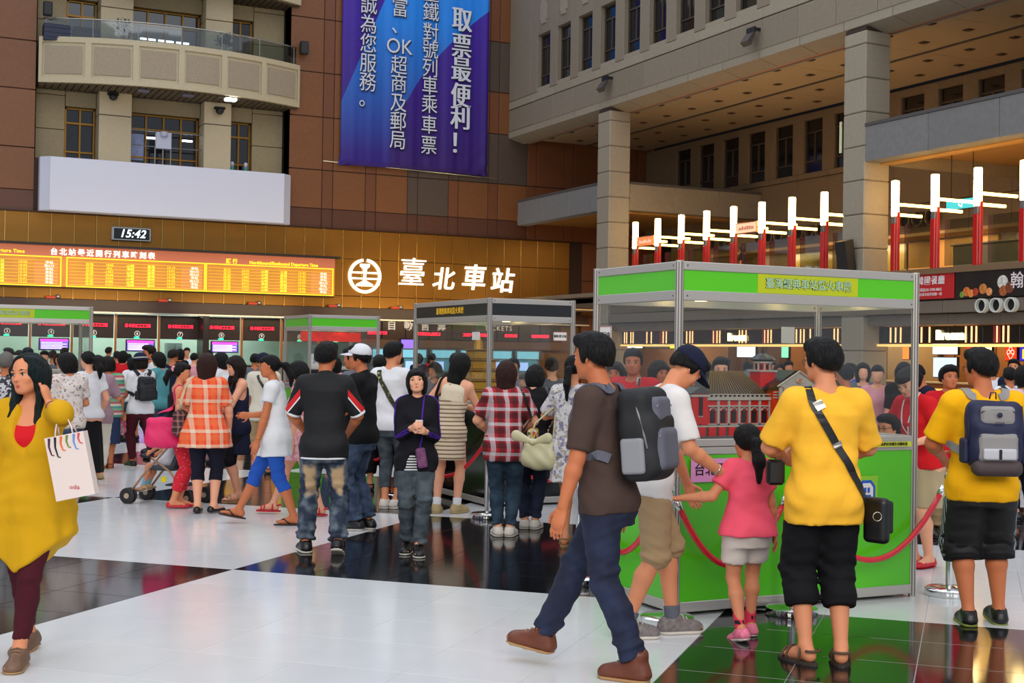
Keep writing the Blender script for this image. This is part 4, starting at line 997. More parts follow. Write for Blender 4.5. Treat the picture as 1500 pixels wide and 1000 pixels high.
def hip(name, x0, x1, y0, y1, z0, z1, ix, iy, mt):
    v = [(x0, y0, z0), (x1, y0, z0), (x1, y1, z0), (x0, y1, z0), (x0+ix, y0+iy, z1), (x1-ix, y0+iy, z1), (x1-ix, y1-iy, z1), (x0+ix, y1-iy, z1)]
    o = MB().add(v, [(0, 3, 2, 1), (4, 5, 6, 7), (0, 1, 5, 4), (1, 2, 6, 5), (2, 3, 7, 6), (3, 0, 4, 7)]).build(name, mt, st)
    r = MB(); n = int((x1-x0)/.022)
    for k in range(n+1):
        f = k/n; a = np.array((x0+(x1-x0)*f, y0-.003, z0)); b = np.array((x0+ix+(x1-x0-2*ix)*f, y0+iy-.003, z1+.003)); r.tube([a, b], .0042, 4)
    r.build('roof_rib', M('roof_rib_brown', (116, 86, 34), rough=.4), o)
    return o
hip('tiled_roof', -.57, -.09, -.20, .28, .385, .60, .12, .15, m_lblk)
L('chimney', m_lblk, -.50, -.46, .0, .04, .5, .64)
# central block with gabled white front and tall arches
L('centre_wall', m_lred, -.10, .26, -.27, .32, .115, .43)
for z in (.36, .385, .41): L('white_band', m_lwht, -.105, .265, -.276, -.27, z, z+.010)
MB().prism([(-.04, .115), (.20, .115), (.20, .46), (.23, .47), (.08, .595), (-.07, .47), (-.04, .46)], -.30, -.27, 1).build('gable_front', m_lwht, st)
MB().prism([(-.115, .43), (.275, .43), (.275, .455), (.08, .62), (-.115, .455)], -.265, .3, 1).build('gable_roof', m_lblk, st)
for s in (-1, 1):
    MB().tube([(.08+s*.175, -.305, .468), (.08, -.305, .61)], .008, 4).build('gable_edge', m_lwht, st)
    L('corner_pilaster', m_lwht, .08+s*.15-.012, .08+s*.15+.012, -.31, -.30, .115, .46)
for k, x in enumerate((.015, .08, .145)):
    h = .33 if k == 1 else .29
    L('red_infill', m_lred, x-.032, x+.032, -.304, -.30, .13, h+.03); L('tall_arch_opening', m_ldk, x-.018, x+.018, -.310, -.304, .14, h)
    MB().lathe([(.018, 0), (.018, .004)], seg=12).build('arch_head', m_ldk, st).location = (x, -.309, h)
    st.children[-1]; a = MB().tube([(x+.023*math.cos(q), -.311, h+.023*math.sin(q)) for q in np.linspace(0, PI, 8)], .005, 4).build('arch', m_lwht, st)
o = MB().tube([(.08+.022*math.cos(q), -.308, .52+.022*math.sin(q)) for q in np.linspace(0, 2*PI, 13)[:-1]], .006, 4, closed=True).build('clock_ring', m_lwht, st)
o = MB().ell((.08, -.305, .52), (.017, .006, .017), 10, 6).build('clock_face', M('toy_orange', (220, 120, 50)), st)
# olive vaulted roof on the far side
va = [(.27+.25*(.5-.5*math.cos(q)), .385+.16*math.sin(q)) for q in np.linspace(0, PI, 12)]
MB().prism(va, -.2, .28, 1).build('vaulted_roof', m_lgrn, st)
r = MB()
for y in np.linspace(-.2, .28, 14): r.tube([(x, y, z+.002) for x, z in va], .004, 4)
r.build('roof_rib', m_lblk, st); r = MB()
for x, z in va[::2]: r.tube([(x, -.2, z+.003), (x, .28, z+.003)], .003, 4)
r.build('roof_batten', M('roof_rib_brown', (116, 86, 34)), st)
# clock tower with pagoda top
tx, ty = -.07, -.10
L('tower_base', m_lred, tx-.06, tx+.06, ty-.06, ty+.06, .43, .60); L('tower_ledge', m_lwht, tx-.07, tx+.07, ty-.07, ty+.07, .60, .615)
MB().lathe([(.058, .56), (.058, .60), (.05, .615), (.05, .68)], (tx, ty, 0), 8).build('tower_drum', m_lred, st)
for k in range(8):
    a = k*PI/4+PI/8; c = MB().tube([(tx+.054*math.cos(a), ty+.054*math.sin(a), .615), (tx+.054*math.cos(a), ty+.054*math.sin(a), .68)], .006, 5).build('tower_column', m_lwht, st)
    a += PI/8; MB().tube([(tx+.052*math.cos(a), ty+.052*math.sin(a), .625), (tx+.052*math.cos(a), ty+.052*math.sin(a), .665)], .007, 5).build('tower_window', m_ldk, st)
MB().lathe([(.066, .68), (.068, .695), (.05, .70)], (tx, ty, 0), 8).build('tower_cornice', m_lwht, st)
MB().lathe([(.05, .695), (.088, .715), (.075, .73), (.05, .755), (.02, .775), (.012, .80), (.004, .83)], (tx, ty, 0), 10).build('tower_roof', m_lblk, st)
# small figures and lamp posts in front of the station
for k in range(5):
    L('model_bollard', m_lwht, -.93+.045*k, -.918+.045*k, -.30, -.288, .02, .09)
for k in range(3): MB().tube([(-.9+.12*k, -.27, .02), (-.9+.12*k, -.27, .13)], .006, 5).build('model_lamp_post', m_ldk, st)
L('model_track_bridge', m_lgry, -.98, -.72, -.2, .1, .10, .12); L('model_yellow_cart', M('toy_orange', (220, 120, 50)), -.95, -.86, -.1, .0, .02, .06)
L('approach_ramp', m_lred, -.30, -.05, -.33, -.30, .02, .05); L('ramp_edge', m_lwht, -.31, -.04, -.335, -.33, .02, .035)
# golden temple-like model in the black booth and pale models elsewhere
m_gm = M('golden_model', (200, 150, 50), rough=.35, metal=.4)
t = tag(empty('golden_tower_model', (6.62, 14.5, 1.12)), 'golden tiered tower model inside the black booth', 'model building')
for k in range(5):
    MB().cbox(-.28+.045*k, .28-.045*k, -.35+.05*k, .35-.05*k, .12*k, .10+.12*k, .01).build('tier', m_gm, t); MB().cbox(-.30+.045*k, .30-.045*k, -.37+.05*k, .37-.05*k, .10+.12*k, .12+.12*k, .005).build('eave', M('golden_dark', (130, 90, 30), rough=.4), t)
MB().lathe([(.06, .6), (.05, .68), (.01, .78)], seg=8).build('spire', m_gm, t)
t = tag(empty('silver_train_model', (7.18, 21.8, 1.12)), 'pale train model inside the small green booth', 'model train')
MB().cbox(-.5, .5, -.12, .12, .04, .30, .04).build('carriage', m_lwht, t); MB().box(-.46, .46, -.125, -.12, .16, .24).build('window_band', m_ldk, t)
for x in (-.4, -.3, .3, .4): MB().tube([(x, -.1, .03), (x, .1, .03)], .03, 8).build('wheel', m_ldk, t)
t = tag(empty('white_building_model', (2.0, 20.95, 1.12)), 'pale lit building model inside the booth behind the queue', 'model building')
MB().cbox(-.8, .8, -.3, .3, 0, .22, .01).build('hall', m_lwht, t); MB().cbox(-.25, .25, -.25, .25, .22, .42, .01).build('tower', m_lwht, t)
for k in range(12): MB().box(-.75+.13*k, -.69+.13*k, -.31, -.3, .05, .17).build('window_opening', m_ldk, t)

# ---------------------------------------------------------------- stanchions and red ropes
m_chr = M('polished_chrome', (225, 225, 225), rough=.08, metal=1); m_rope = M('red_velvet_rope', (222, 14, 40), rough=.55, bump=.5, bscale=70); m_wrap = glass('clear_wrap', (255, 240, 244), .03, .2)
stn = None
def stanchion(x, y, label):
    global stn
    if stn is None:
        t = tag(empty('rope_stanchion', (x, y, 0)), label, 'stanchion')
        smooth_by_angle(MB().lathe([(.165, 0), (.17, .012), (.168, .045), (.155, .055), (.06, .062), (.028, .07)], seg=32).build('base', m_chr, t))
        smooth_by_angle(MB().lathe([(.024, .06), (.024, .74), (.034, .745), (.034, .79), (.02, .80)], seg=18).build('pole', m_chr, t))
        MB().ell((0, 0, .835), (.042, .042, .042), 18, 12).build('ball', m_chr, t, True)
        for s in (-1, 1): MB().tube([(s*.03, 0, .77), (s*.055, 0, .78), (s*.06, 0, .755)], .006, 6).build('hook', m_chr, t, True)
        stn = t; return t
    c = copy_tree(stn); c.location = (x, y, 0); c['label'] = label; return c
def rope(a, b, sag, label, wrapped=True):
    a, b = np.array(a), np.array(b); s = np.linspace(0, 1, 25)
    P = [a+(b-a)*q-np.array([0, 0, sag*4*q*(1-q)]) for q in s]
    t = tag(empty('red_rope'), label, 'rope')
    MB().tube(P, .019, 10).build('velvet_rope', m_rope, t, True)
    if wrapped: MB().tube(P[1:-1], [.023+.003*math.sin(k*2.3) for k in range(23)], 9).build('plastic_wrap', m_wrap, t, True)
    for q in (0, -1):
        d = P[1]-P[0] if q == 0 else P[-2]-P[-1]; d /= np.linalg.norm(d)
        MB().tube([P[q]-d*.01, P[q]+d*.06], .024, 10).build('end_cap', m_chr, t, True)
    return t
stanchion(6.955, 7.14, 'chrome rope stanchion with ball top past the corner of the green booth')
stanchion(5.45, 6.98, 'chrome rope stanchion behind the legs of the crossbody bag man')
stanchion(4.52, 7.02, 'chrome rope stanchion behind the bending man in the cap')
stanchion(4.72, 8.52, 'chrome rope stanchion at the rear corner of the large green booth')
stanchion(5.72, 12.25, 'chrome rope stanchion behind the red plaid shopper')
stanchion(5.55, 14.3, 'chrome rope stanchion beside the cuffed white shoes')
stanchion(5.62, 16.2, 'chrome rope stanchion at the far corner of the black booth')
stanchion(7.35, 12.6, 'chrome rope stanchion in front of the black booth notice')
rope((5.39, 6.98, .76), (4.58, 7.02, .76), .42, 'wrapped red rope hanging behind the girl in pink')
rope((6.89, 7.14, .76), (5.51, 6.98, .76), .46, 'wrapped red rope between the crossbody bag man and the ball topped stanchion')
rope((4.50, 7.09, .76), (4.70, 8.46, .76), .42, 'wrapped red rope along the side of the large green booth')
rope((5.72, 12.32, .76), (5.55, 14.24, .76), .42, 'red rope beside the striped dress in front of the black booth', False)
rope((5.78, 12.25, .76), (7.29, 12.6, .76), .42, 'red rope behind the jeans beside the black booth', False)
rope((5.55, 14.37, .76), (5.62, 16.13, .76), .4, 'red rope reaching the far corner of the black booth', False)
# belts of the ticket queue far behind
m_belt = M('red_queue_belt', (200, 16, 30), rough=.5)
qp = None
for r_, (y, xs_) in enumerate(((30.0, (5.2, 6.6, 8.0, 9.4)), (32.5, (8.2, 9.8, 11.4)), (34.5, (5.0, 6.5)))):
    for k, x in enumerate(xs_):
        if qp is None:
            qp = tag(empty('queue_post', (x, y, 0)), 'slim steel belt post in the ticket queue far behind', 'queue post', 'belt posts of the ticket queue')
            MB().lathe([(.17, 0), (.17, .03), (.03, .04), (.03, .98), (.04, .98), (.04, 1.05)], seg=12).build('post', m_rail, qp, True)
        else: q = copy_tree(qp); q.location = (x, y, 0)
        if k: tag(MB().box(xs_[k-1], x, y-.004, y+.004, .86, .93).build('queue_belt', m_belt), 'red belt stretched between two ticket queue posts', 'belt', 'red belts of the ticket queue')
t = tag(empty('queue_sign', (9.3, 29.2, 0)), 'white queue sign on a pole behind the hair flower girl', 'sign')
MB().tube([(0, 0, 0), (0, 0, 1.3)], .02, 8).build('pole', m_rail, t); MB().lathe([(.16, 0), (.16, .03)], seg=12).build('base', m_rail, t); MB().cbox(-.2, .2, -.02, .0, 1.2, 1.62, .01).build('board', m_paper, t); text('lettering', '3-D', .14, (0, -.022, 1.45), M('ink_blue', (50, 50, 130)), t)
MB().box(-.12, .12, -.024, -.02, 1.27, 1.31).build('red_line', M('red_ink', (200, 40, 40)), t)

# ================================================================== PEOPLE: implicit surfaces meshed on a grid
f32 = np.float32
def unit(v): v = np.asarray(v, float); return v/(np.linalg.norm(v)+1e-9)
class Field:
    def __init__(s): s.pr = []
    def add(s, fn, lo, hi, k=.02, mode='u'): s.pr.append((fn, np.asarray(lo, float), np.asarray(hi, float), k, mode)); return s
    def cone(s, a, b, ra, rb, k=.02, flat=None, mode='u', cut=None):
        """round cone from a to b; flat=(direction, factor) squashes it; cut=[(point, normal)] trims the outside of planes"""
        a = np.asarray(a, float); b = np.asarray(b, float); ab = b-a; L2 = ab@ab+1e-9
        def fn(P):
            q = P-a; h = np.clip(q@ab/L2, 0, 1); q = q-h[:, None]*ab
            if flat is not None: n, f = flat; q = q+np.outer((q@n)*(f-1), n)
            d = np.sqrt((q*q).sum(1))-(ra+(rb-ra)*h)
            if cut:
                for p, n in cut: d = np.maximum(d, (P-p)@n)
            return d
        R = max(ra, rb); return s.add(fn, np.minimum(a, b)-R, np.maximum(a, b)+R, k, mode)
    def ell(s, c, r, R=None, k=.02, mode='u'):
        c = np.asarray(c, float); r = np.asarray(r, float)
        def fn(P):
            q = P-c
            if R is not None: q = q@R
            k0 = np.sqrt(((q/r)**2).sum(1)); k1 = np.sqrt(((q/(r*r))**2).sum(1)); return k0*(k0-1)/(k1+1e-9)
        m = max(r); return s.add(fn, c-m, c+m, k, mode)
    def box(s, c, h, r=.01, R=None, k=.01, mode='u'):
        c = np.asarray(c, float); h = np.asarray(h, float)
        def fn(P):
            q = P-c
            if R is not None: q = q@R
            q = np.abs(q)-h+r; return np.sqrt((np.maximum(q, 0)**2).sum(1))+np.minimum(q.max(1), 0)-r
        m = np.linalg.norm(h); return s.add(fn, c-m, c+m, k, mode)
    def prof(s, T, prof, k=.02, mode='u', e=2.4, grow=0.0, zr=None, fold=0.0, fn_=7, ph=0.0, foldz=None):
        """stack of ellipses along the axis of frame T=(R, origin): prof rows are z, cx, cy, rx, ry"""
        R, o = T; pr_ = np.asarray(prof, float); z0, z1 = (pr_[0, 0], pr_[-1, 0]) if zr is None else zr
        def fn(P):
            q = (P-o)@R; z = q[:, 2]; I = lambda c: np.interp(z, pr_[:, 0], pr_[:, c])
            rx, ry = I(3)+grow, I(4)+grow
            x, y = q[:, 0]-I(1), q[:, 1]-I(2)
            t = (np.abs(x/rx)**e+np.abs(y/ry)**e)**(1/e)
            d = (t-1)*np.minimum(rx, ry)
            if fold:
                th = np.arctan2(y/ry, x/rx); w = 1.0 if foldz is None else np.clip((foldz-z)/.25, 0, 1)
                d = d-fold*w*np.sin(th*fn_+ph+z*3)
            return np.maximum(np.maximum(d, z-z1), z0-z)
        M_ = pr_[:, 3].max()+abs(pr_[:, 1]).max()+grow; N_ = pr_[:, 4].max()+abs(pr_[:, 2]).max()+grow
        cs = np.array([R@np.array([sx*M_, sy*N_, z])+o for sx in (-1, 1) for sy in (-1, 1) for z in (z0, z1)])
        return s.add(fn, cs.min(0), cs.max(0), k, mode)
    def half(s, p, n, k=.004):
        """cut away everything on the side n points to"""
        p = np.asarray(p, float); n = unit(n)
        return s.add(lambda P: (P-p)@n, (-9, -9, -9), (9, 9, 9), k, 'x')
    def noise(s, fn): return s.add(fn, (-9,)*3, (9,)*3, 0, 'n')
    def bounds(s):
        lo = np.min([p[1] for p in s.pr if p[4] == 'u'], 0); hi = np.max([p[2] for p in s.pr if p[4] == 'u'], 0); return lo-.03, hi+.03
    def eval(s, P, srt=False):
        d = np.full(len(P), 1., float); X = np.ascontiguousarray(P[:, 0]) if srt else None
        for fn, lo, hi, k, mode in s.pr:
            m = k+.05
            if mode == 'x':
                di = fn(P); h = np.maximum(k-np.abs(d-di), 0)/k; d = np.maximum(d, di)+h*h*k*.25; continue
            if mode == 'a': d = d+fn(P); continue
            if mode == 'n': 
                sel = np.abs(d) < .05
                if sel.any(): d[sel] = d[sel]+fn(P[sel])
                continue
            if srt:
                i0, i1 = np.searchsorted(X, lo[0]-m), np.searchsorted(X, hi[0]+m)
                if i0 >= i1: continue
                Q = P[i0:i1]; sel = i0+np.flatnonzero((Q[:, 1] > lo[1]-m) & (Q[:, 1] < hi[1]+m) & (Q[:, 2] > lo[2]-m) & (Q[:, 2] < hi[2]+m))
            else: sel = np.flatnonzero(((P > lo-m) & (P < hi+m)).all(1))
            if not len(sel): continue
            di = fn(P[sel]); a = d[sel]
            if mode == 'u':
                h = np.maximum(k-np.abs(a-di), 0)/k; d[sel] = np.minimum(a, di)-h*h*k*.25
            else:   # 's' subtract
                di = -di; h = np.maximum(k-np.abs(a-di), 0)/k; d[sel] = np.maximum(a, di)+h*h*k*.25
        return d
def axis_coords(lo, hi, h, fine):
    xs = [lo]
    while xs[-1] < hi:
        st = h
        for a, b, hf in fine:
            if a-hf <= xs[-1] <= b: st = min(st, hf)
        xs.append(xs[-1]+st)
    return np.array(xs)
def mesh_field(F, h, name, fine=(), hide=None, ch=.034):
    """surface nets; fine = [((lo),(hi),h)] boxes where the grid gets closer"""
    lo, hi = F.bounds(); ax = [axis_coords(lo[i], hi[i], h, [(a[i], b[i], hf) for a, b, hf in fine]) for i in range(3)]
    n = [len(a) for a in ax]; st = 4
    ci = [np.arange(0, len(a)+st-1, st).clip(max=len(a)-1) for a in ax]
    ci = [np.unique(c) for c in ci]
    G = np.stack(np.meshgrid(*[ax[i][ci[i]] for i in range(3)], indexing='ij'), -1); cd = F.eval(G.reshape(-1, 3), True).reshape(G.shape[:3])
    cell = [np.minimum(np.arange(n[i])//st, len(ci[i])-1) for i in range(3)]
    thr = h*st*1.9
    near = np.abs(cd) < thr
    nn = near.copy()
    for i in range(3):
        nn |= np.roll(near, 1, i) | np.roll(near, -1, i)
    near = nn
    mask = near[cell[0]][:, cell[1]][:, :, cell[2]]
    V = cd[cell[0]][:, cell[1]][:, :, cell[2]].copy()
    I = np.argwhere(mask); P = np.stack([ax[k][I[:, k]] for k in range(3)], 1); V[mask] = F.eval(P, True)
    S = V < 0
    cnt = np.zeros([k-1 for k in n], np.int8)
    for a in (0, 1):
        for b in (0, 1):
            for c in (0, 1): cnt += S[a:n[0]-1+a, b:n[1]-1+b, c:n[2]-1+c]
    act = (cnt > 0) & (cnt < 8); A = np.argwhere(act)
    if not len(A): return None
    idx = np.full(act.shape, -1, np.int64); idx[act] = np.arange(len(A))
    cv = {}
    for a in (0, 1):
        for b in (0, 1):
            for c in (0, 1): cv[a, b, c] = V[A[:, 0]+a, A[:, 1]+b, A[:, 2]+c]
    acc = np.zeros((len(A), 3)); num = np.zeros(len(A))
    for e in range(3):
        for u in (0, 1):
            for w in (0, 1):
                k0 = [u, w]; k0.insert(e, 0); k1 = [u, w]; k1.insert(e, 1)
                v0, v1 = cv[tuple(k0)], cv[tuple(k1)]; cr = (v0 < 0) != (v1 < 0)
                t = np.where(cr, v0/(v0-v1+1e-12*(v0 == v1)), 0); p = np.tile(np.array(k0, float), (len(A), 1)); p[:, e] = t
                acc[cr] += p[cr]; num[cr] += 1
    acc /= np.maximum(num, 1)[:, None]
    vert = np.stack([ax[k][A[:, k]]+acc[:, k]*(ax[k][A[:, k]+1]-ax[k][A[:, k]]) for k in range(3)], 1)
    quads = []
    for e in range(3):
        o = [k for k in range(3) if k != e]; sl0 = [slice(None)]*3; sl1 = [slice(None)]*3; sl0[e] = slice(0, n[e]-1); sl1[e] = slice(1, n[e])
        a, b = S[tuple(sl0)], S[tuple(sl1)]; X = np.argwhere(a != b)
        X = X[(X[:, o[0]] > 0) & (X[:, o[1]] > 0) & (X[:, o[0]] < n[o[0]]-1) & (X[:, o[1]] < n[o[1]]-1)]
        inside = a[X[:, 0], X[:, 1], X[:, 2]]
        q = []
        for du, dv in ((-1, -1), (0, -1), (0, 0), (-1, 0)):
            Y = X.copy(); Y[:, o[0]] += du; Y[:, o[1]] += dv; q.append(idx[Y[:, 0], Y[:, 1], Y[:, 2]])
        q = np.stack(q, 1); flip = inside if e == 1 else ~inside
        q[flip] = q[flip][:, ::-1]; quads.append(q)
    q = np.concatenate(quads); q = q[(q >= 0).all(1)]
    tri = None
    if hide is not None:          # skin that the clothes cover needs no detail
        hid = hide(vert) < -.006
        key = np.floor(vert/ch).astype(np.int64)+500; key = key[:, 0]*4000000+key[:, 1]*2000+key[:, 2]
        key = np.where(hid, key, -1-np.arange(len(vert))); u, inv = np.unique(key, return_inverse=True)
        c = np.bincount(inv, minlength=len(u)); vert = np.stack([np.bincount(inv, vert[:, k], len(u))/c for k in range(3)], 1); q = inv[q]
        dup = np.stack([q[:, i] == q[:, (i+1) % 4] for i in range(4)], 1); nd = dup.sum(1); opp = (q[:, 0] == q[:, 2]) | (q[:, 1] == q[:, 3])
        T = q[(nd == 1) & ~opp]; D = dup[(nd == 1) & ~opp]
        if len(T):
            j = D.argmax(1); tri = np.stack([T[np.arange(len(T)), (j+1+k) % 4] for k in range(3)], 1)
        q = q[(nd == 0) & ~opp]
    me = bpy.data.meshes.new(name); me.vertices.add(len(vert)); me.vertices.foreach_set('co', vert.astype(f32).ravel())
    nt_ = 0 if tri is None else len(tri); li = q.ravel() if not nt_ else np.concatenate([q.ravel(), tri.ravel()])
    me.loops.add(len(li)); me.loops.foreach_set('vertex_index', li.astype(np.int32))
    ls = np.concatenate([np.arange(0, q.size, 4), q.size+3*np.arange(nt_)]).astype(np.int32); lt = np.concatenate([np.full(len(q), 4), np.full(nt_, 3)]).astype(np.int32)
    me.polygons.add(len(ls)); me.polygons.foreach_set('loop_start', ls); me.polygons.foreach_set('loop_total', lt)
    me.polygons.foreach_set('use_smooth', np.ones(len(ls), bool)); me.update(calc_edges=True)
    return me
def field_obj(F, h, name, mat, parent, fine=(), hide=None):
    me = mesh_field(F, h, name, fine, hide)
    if me is None: return None
    me.materials.append(mat); o = bpy.data.objects.new(name, me); COL.objects.link(o); o.parent = parent; return o

def rotx(a): c, s = math.cos(a), math.sin(a); return np.array([[1, 0, 0], [0, c, -s], [0, s, c]])
def roty(a): c, s = math.cos(a), math.sin(a); return np.array([[c, 0, s], [0, 1, 0], [-s, 0, c]])
def rotz(a): c, s = math.cos(a), math.sin(a); return np.array([[c, -s, 0], [s, c, 0], [0, 0, 1]])
def ik(a, b, l1, l2, pole):
    a, b = np.asarray(a, float), np.asarray(b, float); d = b-a; L = np.linalg.norm(d)
    if L > (l1+l2)*.999: b = a+d/L*(l1+l2)*.999; d = b-a; L = np.linalg.norm(d)
    u = d/L; x = (l1*l1-l2*l2+L*L)/(2*L); h = math.sqrt(max(l1*l1-x*x, 0)); p = np.asarray(pole, float); p = unit(p-u*(p@u)); return a+u*x+p*h, b
SK = {}
def skin(key, c): return M('skin_'+key, c, rough=.55, nscale=12, namt=.04, spec=.35)
SKIN = dict(fair=(234, 168, 134), mid=(218, 142, 102), tan=(196, 114, 72), dark=(150, 86, 54))
HAIRC = dict(black=(11, 9, 10), brown=(46, 22, 14), dkbrown=(28, 17, 13), teal=(8, 24, 26), grey=(110, 105, 100))
def hairmat(c):
    key = 'hair_'+c
    if key in MATS: return MATS[key]
    m = M(key, HAIRC[c], rough=.5, spec=.22); nt = m.node_tree; b = nt.nodes['Principled BSDF']
    tc = nt.nodes.new('ShaderNodeTexCoord'); mp = nt.nodes.new('ShaderNodeMapping'); mp.inputs['Scale'].default_value = (160, 160, 9)
    n = nt.nodes.new('ShaderNodeTexNoise'); n.inputs['Scale'].default_value = 1; bp = nt.nodes.new('ShaderNodeBump'); bp.inputs['Strength'].default_value = 1.0; bp.inputs['Distance'].default_value = .012
    nt.links.new(tc.outputs['Object'], mp.inputs[0]); nt.links.new(mp.outputs[0], n.inputs['Vector']); nt.links.new(n.outputs['Fac'], bp.inputs['Height']); nt.links.new(bp.outputs[0], b.inputs['Normal']); return m
def cloth(key, c, rough=.85, **k): return M('cloth_'+key, c, rough=rough, nscale=k.pop('nscale', 5), namt=k.pop('namt', .06), spec=.25, bump=.55, bscale=11, **k)

PEOPLE = []
class Person:
    """builds one figure. Local frame: x to its right, y forward, z up, origin on the floor between the feet"""
    def __init__(s, px_, py_, turn, H, label, sex='m', w=1.0, lean=0, side=0, twist=0, head=(0, 0, 0), feet=None, hands=None, elbows=None, skin_='mid', h=.011, hh=None, crouch=0.0, detail=1, group=None, zoff=0, shoe=.02, kneep=None, wrist=None, name='person', hipsway=0.0, body=True):
        h = max(h*1.22, .0112) if h < .0135 else h*1.08 if h < .015 else h*1.35
        s.H = H; s.sex = sex; s.w = w; s.h = h; s.detail = detail; s.skin = skin('tone_'+skin_, SKIN[skin_]); s.child = H < 1.35
        s.root = empty(name, (px_, py_, zoff), math.radians(-25.98+turn)); tag(s.root, label, 'person', group)
        z = lambda f: f*H
        s.hh = hh or (.132*H if H > 1.4 else .150*H if H > 1.1 else .19*H)
        hip = z(.515)-crouch; s.pel = np.array([hipsway, 0, hip])
        R = rotz(math.radians(twist))@roty(math.radians(side))@rotx(math.radians(-lean)); s.R = R
        up = lambda x, y, zz: s.pel+R@np.array([x, y, zz-z(.515)])
        s.up = up
        sw = (.094 if sex == 'm' else .083)*H*w; sz = z(.805)
        if s.child: sw *= .93
        s.sh = {-1: up(-sw, -.005*H, sz), 1: up(sw, -.005*H, sz)}
        s.neck0 = up(0, -.008*H, z(.822)); s.neck1 = up(0, .008*H, H-s.hh*.86)
        yaw, pit, rol = [math.radians(a) for a in head]
        s.HR = R@rotz(yaw)@rotx(-pit)@roty(rol); s.hc = s.neck1+R@np.array([0, .0, s.hh*.10])+s.HR@np.array([0, .08*s.hh, s.hh*.26])
        hw = .052*H*(1 if sex == 'm' else 1.02); s.hp = {-1: s.pel+rotz(math.radians(twist*.4))@np.array([-hw, 0, 0]), 1: s.pel+rotz(math.radians(twist*.4))@np.array([hw, 0, 0])}
        feet = feet or {}; l1, l2 = .238*H, .240*H; s.l1, s.l2 = l1, l2
        s.kn, s.an, s.toe = {}, {}, {}
        for q in (-1, 1):
            fy, fx, lift, out, pitch = (list(feet.get(q, ()))+[0, .055*H, 0, 8, 0][len(feet.get(q, ())):])
            a = np.array([q*fx, fy, .045*H+shoe+lift]); kp = (kneep or {}).get(q, (q*.12, 1, 0))
            s.kn[q], s.an[q] = ik(s.hp[q], a, l1, l2, kp)
            o = math.radians(q*out); pt = math.radians(pitch)
            s.toe[q] = (np.array([math.sin(o)*math.cos(pt), math.cos(o)*math.cos(pt), math.sin(pt)]))
        hands = hands or {}; elbows = elbows or {}; u1, u2 = .168*H, .145*H; s.el, s.wr, s.hd = {}, {}, {}
        for q in (-1, 1):
            t = hands.get(q) or (q*(sw/H+.035), .02, .47)
            t = np.array(t, float)*H; p = elbows.get(q, (q*.5, -1, -.2))
            s.el[q], s.wr[q] = ik(s.sh[q], t, u1, u2, p)
            fw = unit(s.wr[q]-s.el[q]); s.hd[q] = (wrist or {}).get(q)
            if s.hd[q] is None: s.hd[q] = fw
            else: s.hd[q] = unit(s.hd[q])
        s.bodyF = Field(); s.skel(s.bodyF)
        s.wear = [s.bodyF]
        PEOPLE.append(s)
        if detail >= 1: s.face()
    def finish(s):
        h = s.h; fine = []
        if s.detail >= 1: m = s.hh*.60; fine.append((s.hc-m, s.hc+m, h*.55 if s.detail > 1 else h*.78))
        if s.detail > 1:
            for q in (-1, 1): c = s.wr[q]+s.hd[q]*.05*s.H; fine.append((c-.05*s.H, c+.05*s.H, h*.65))
        W_ = s.wear[1:]
        def hide(P):
            d = np.full(len(P), 9.)
            for F in W_: d = np.minimum(d, F.eval(P))
            return d
        field_obj(s.bodyF, h, 'body', s.skin, s.root, fine, hide if W_ else None)
    # -------------------------------------------------------------- body
    def tprof(s):
        H, w = s.H, s.w
        if s.sex == 'm': rows = [(.455, .080, .060), (.49, .094, .068), (.53, .093, .066), (.58, .083, .060), (.63, .081, .058), (.69, .088, .062), (.745, .097, .068), (.785, .096, .062), (.812, .078, .048), (.832, .04, .034)]
        else: rows = [(.455, .082, .060), (.495, .099, .070), (.53, .095, .068), (.58, .078, .056), (.625, .070, .052), (.675, .077, .058), (.73, .085, .068), (.775, .085, .056), (.805, .068, .042), (.828, .036, .032)]
        if s.child: rows = [(z, rx*1.0, ry*1.08) for z, rx, ry in rows]
        return [((z-.515)*H, 0, (.006 if .68 < z < .76 else -.004)*H, rx*H*w, ry*H*w) for z, rx, ry in rows]
    def skel(s, F):
        H, w = s.H, s.w; m = s.sex == 'm'
        F.prof((s.R, s.pel), s.tprof(), k=.03)
        F.ell(s.pel+s.R@np.array([0, -.02*H, -.01*H]), (.085*H*w, .062*H*w, .06*H), s.R, k=.03)
        for q in (-1, 1):
            F.cone(s.up(q*.03*H, -.01*H, .822*H), s.sh[q], .030*H, .034*H*w, k=.04)
            F.cone(s.sh[q], s.el[q], (.034 if m else .028)*H*w, .024*H*w, k=.025)
            mid = s.el[q]*.72+s.wr[q]*.28
            F.cone(s.el[q], mid, .0235*H*w, .0245*H*w, k=.015); F.cone(mid, s.wr[q], .0245*H*w, .0155*H, k=.015)
            F.cone(s.hp[q]+np.array([0, -.005*H, -.0]), s.kn[q], (.056 if m else .058)*H*w, .033*H*w, k=.03)
            back = np.array([0, -.010*H, 0]); cm = s.kn[q]*.68+s.an[q]*.32+back
            F.cone(s.kn[q], cm, .031*H*w, .0335*H*w, k=.02); F.cone(cm, s.an[q], .0335*H*w, .020*H, k=.02)
            t = s.toe[q]; a = s.an[q]; up_ = unit(np.cross(np.cross(t, (0, 0, 1)), t)); heel = a-up_*.028*H-t*.018*H; ball = a-up_*.036*H+t*.064*H; tip = a-up_*.038*H+t*.092*H
            F.cone(a, heel, .020*H, .0185*H, k=.02); F.cone(heel, ball, .019*H, .017*H, k=.02); F.cone(a-up_*.01*H, ball, .018*H, .014*H, k=.02)
            sd = unit(np.cross(t, up_))*q
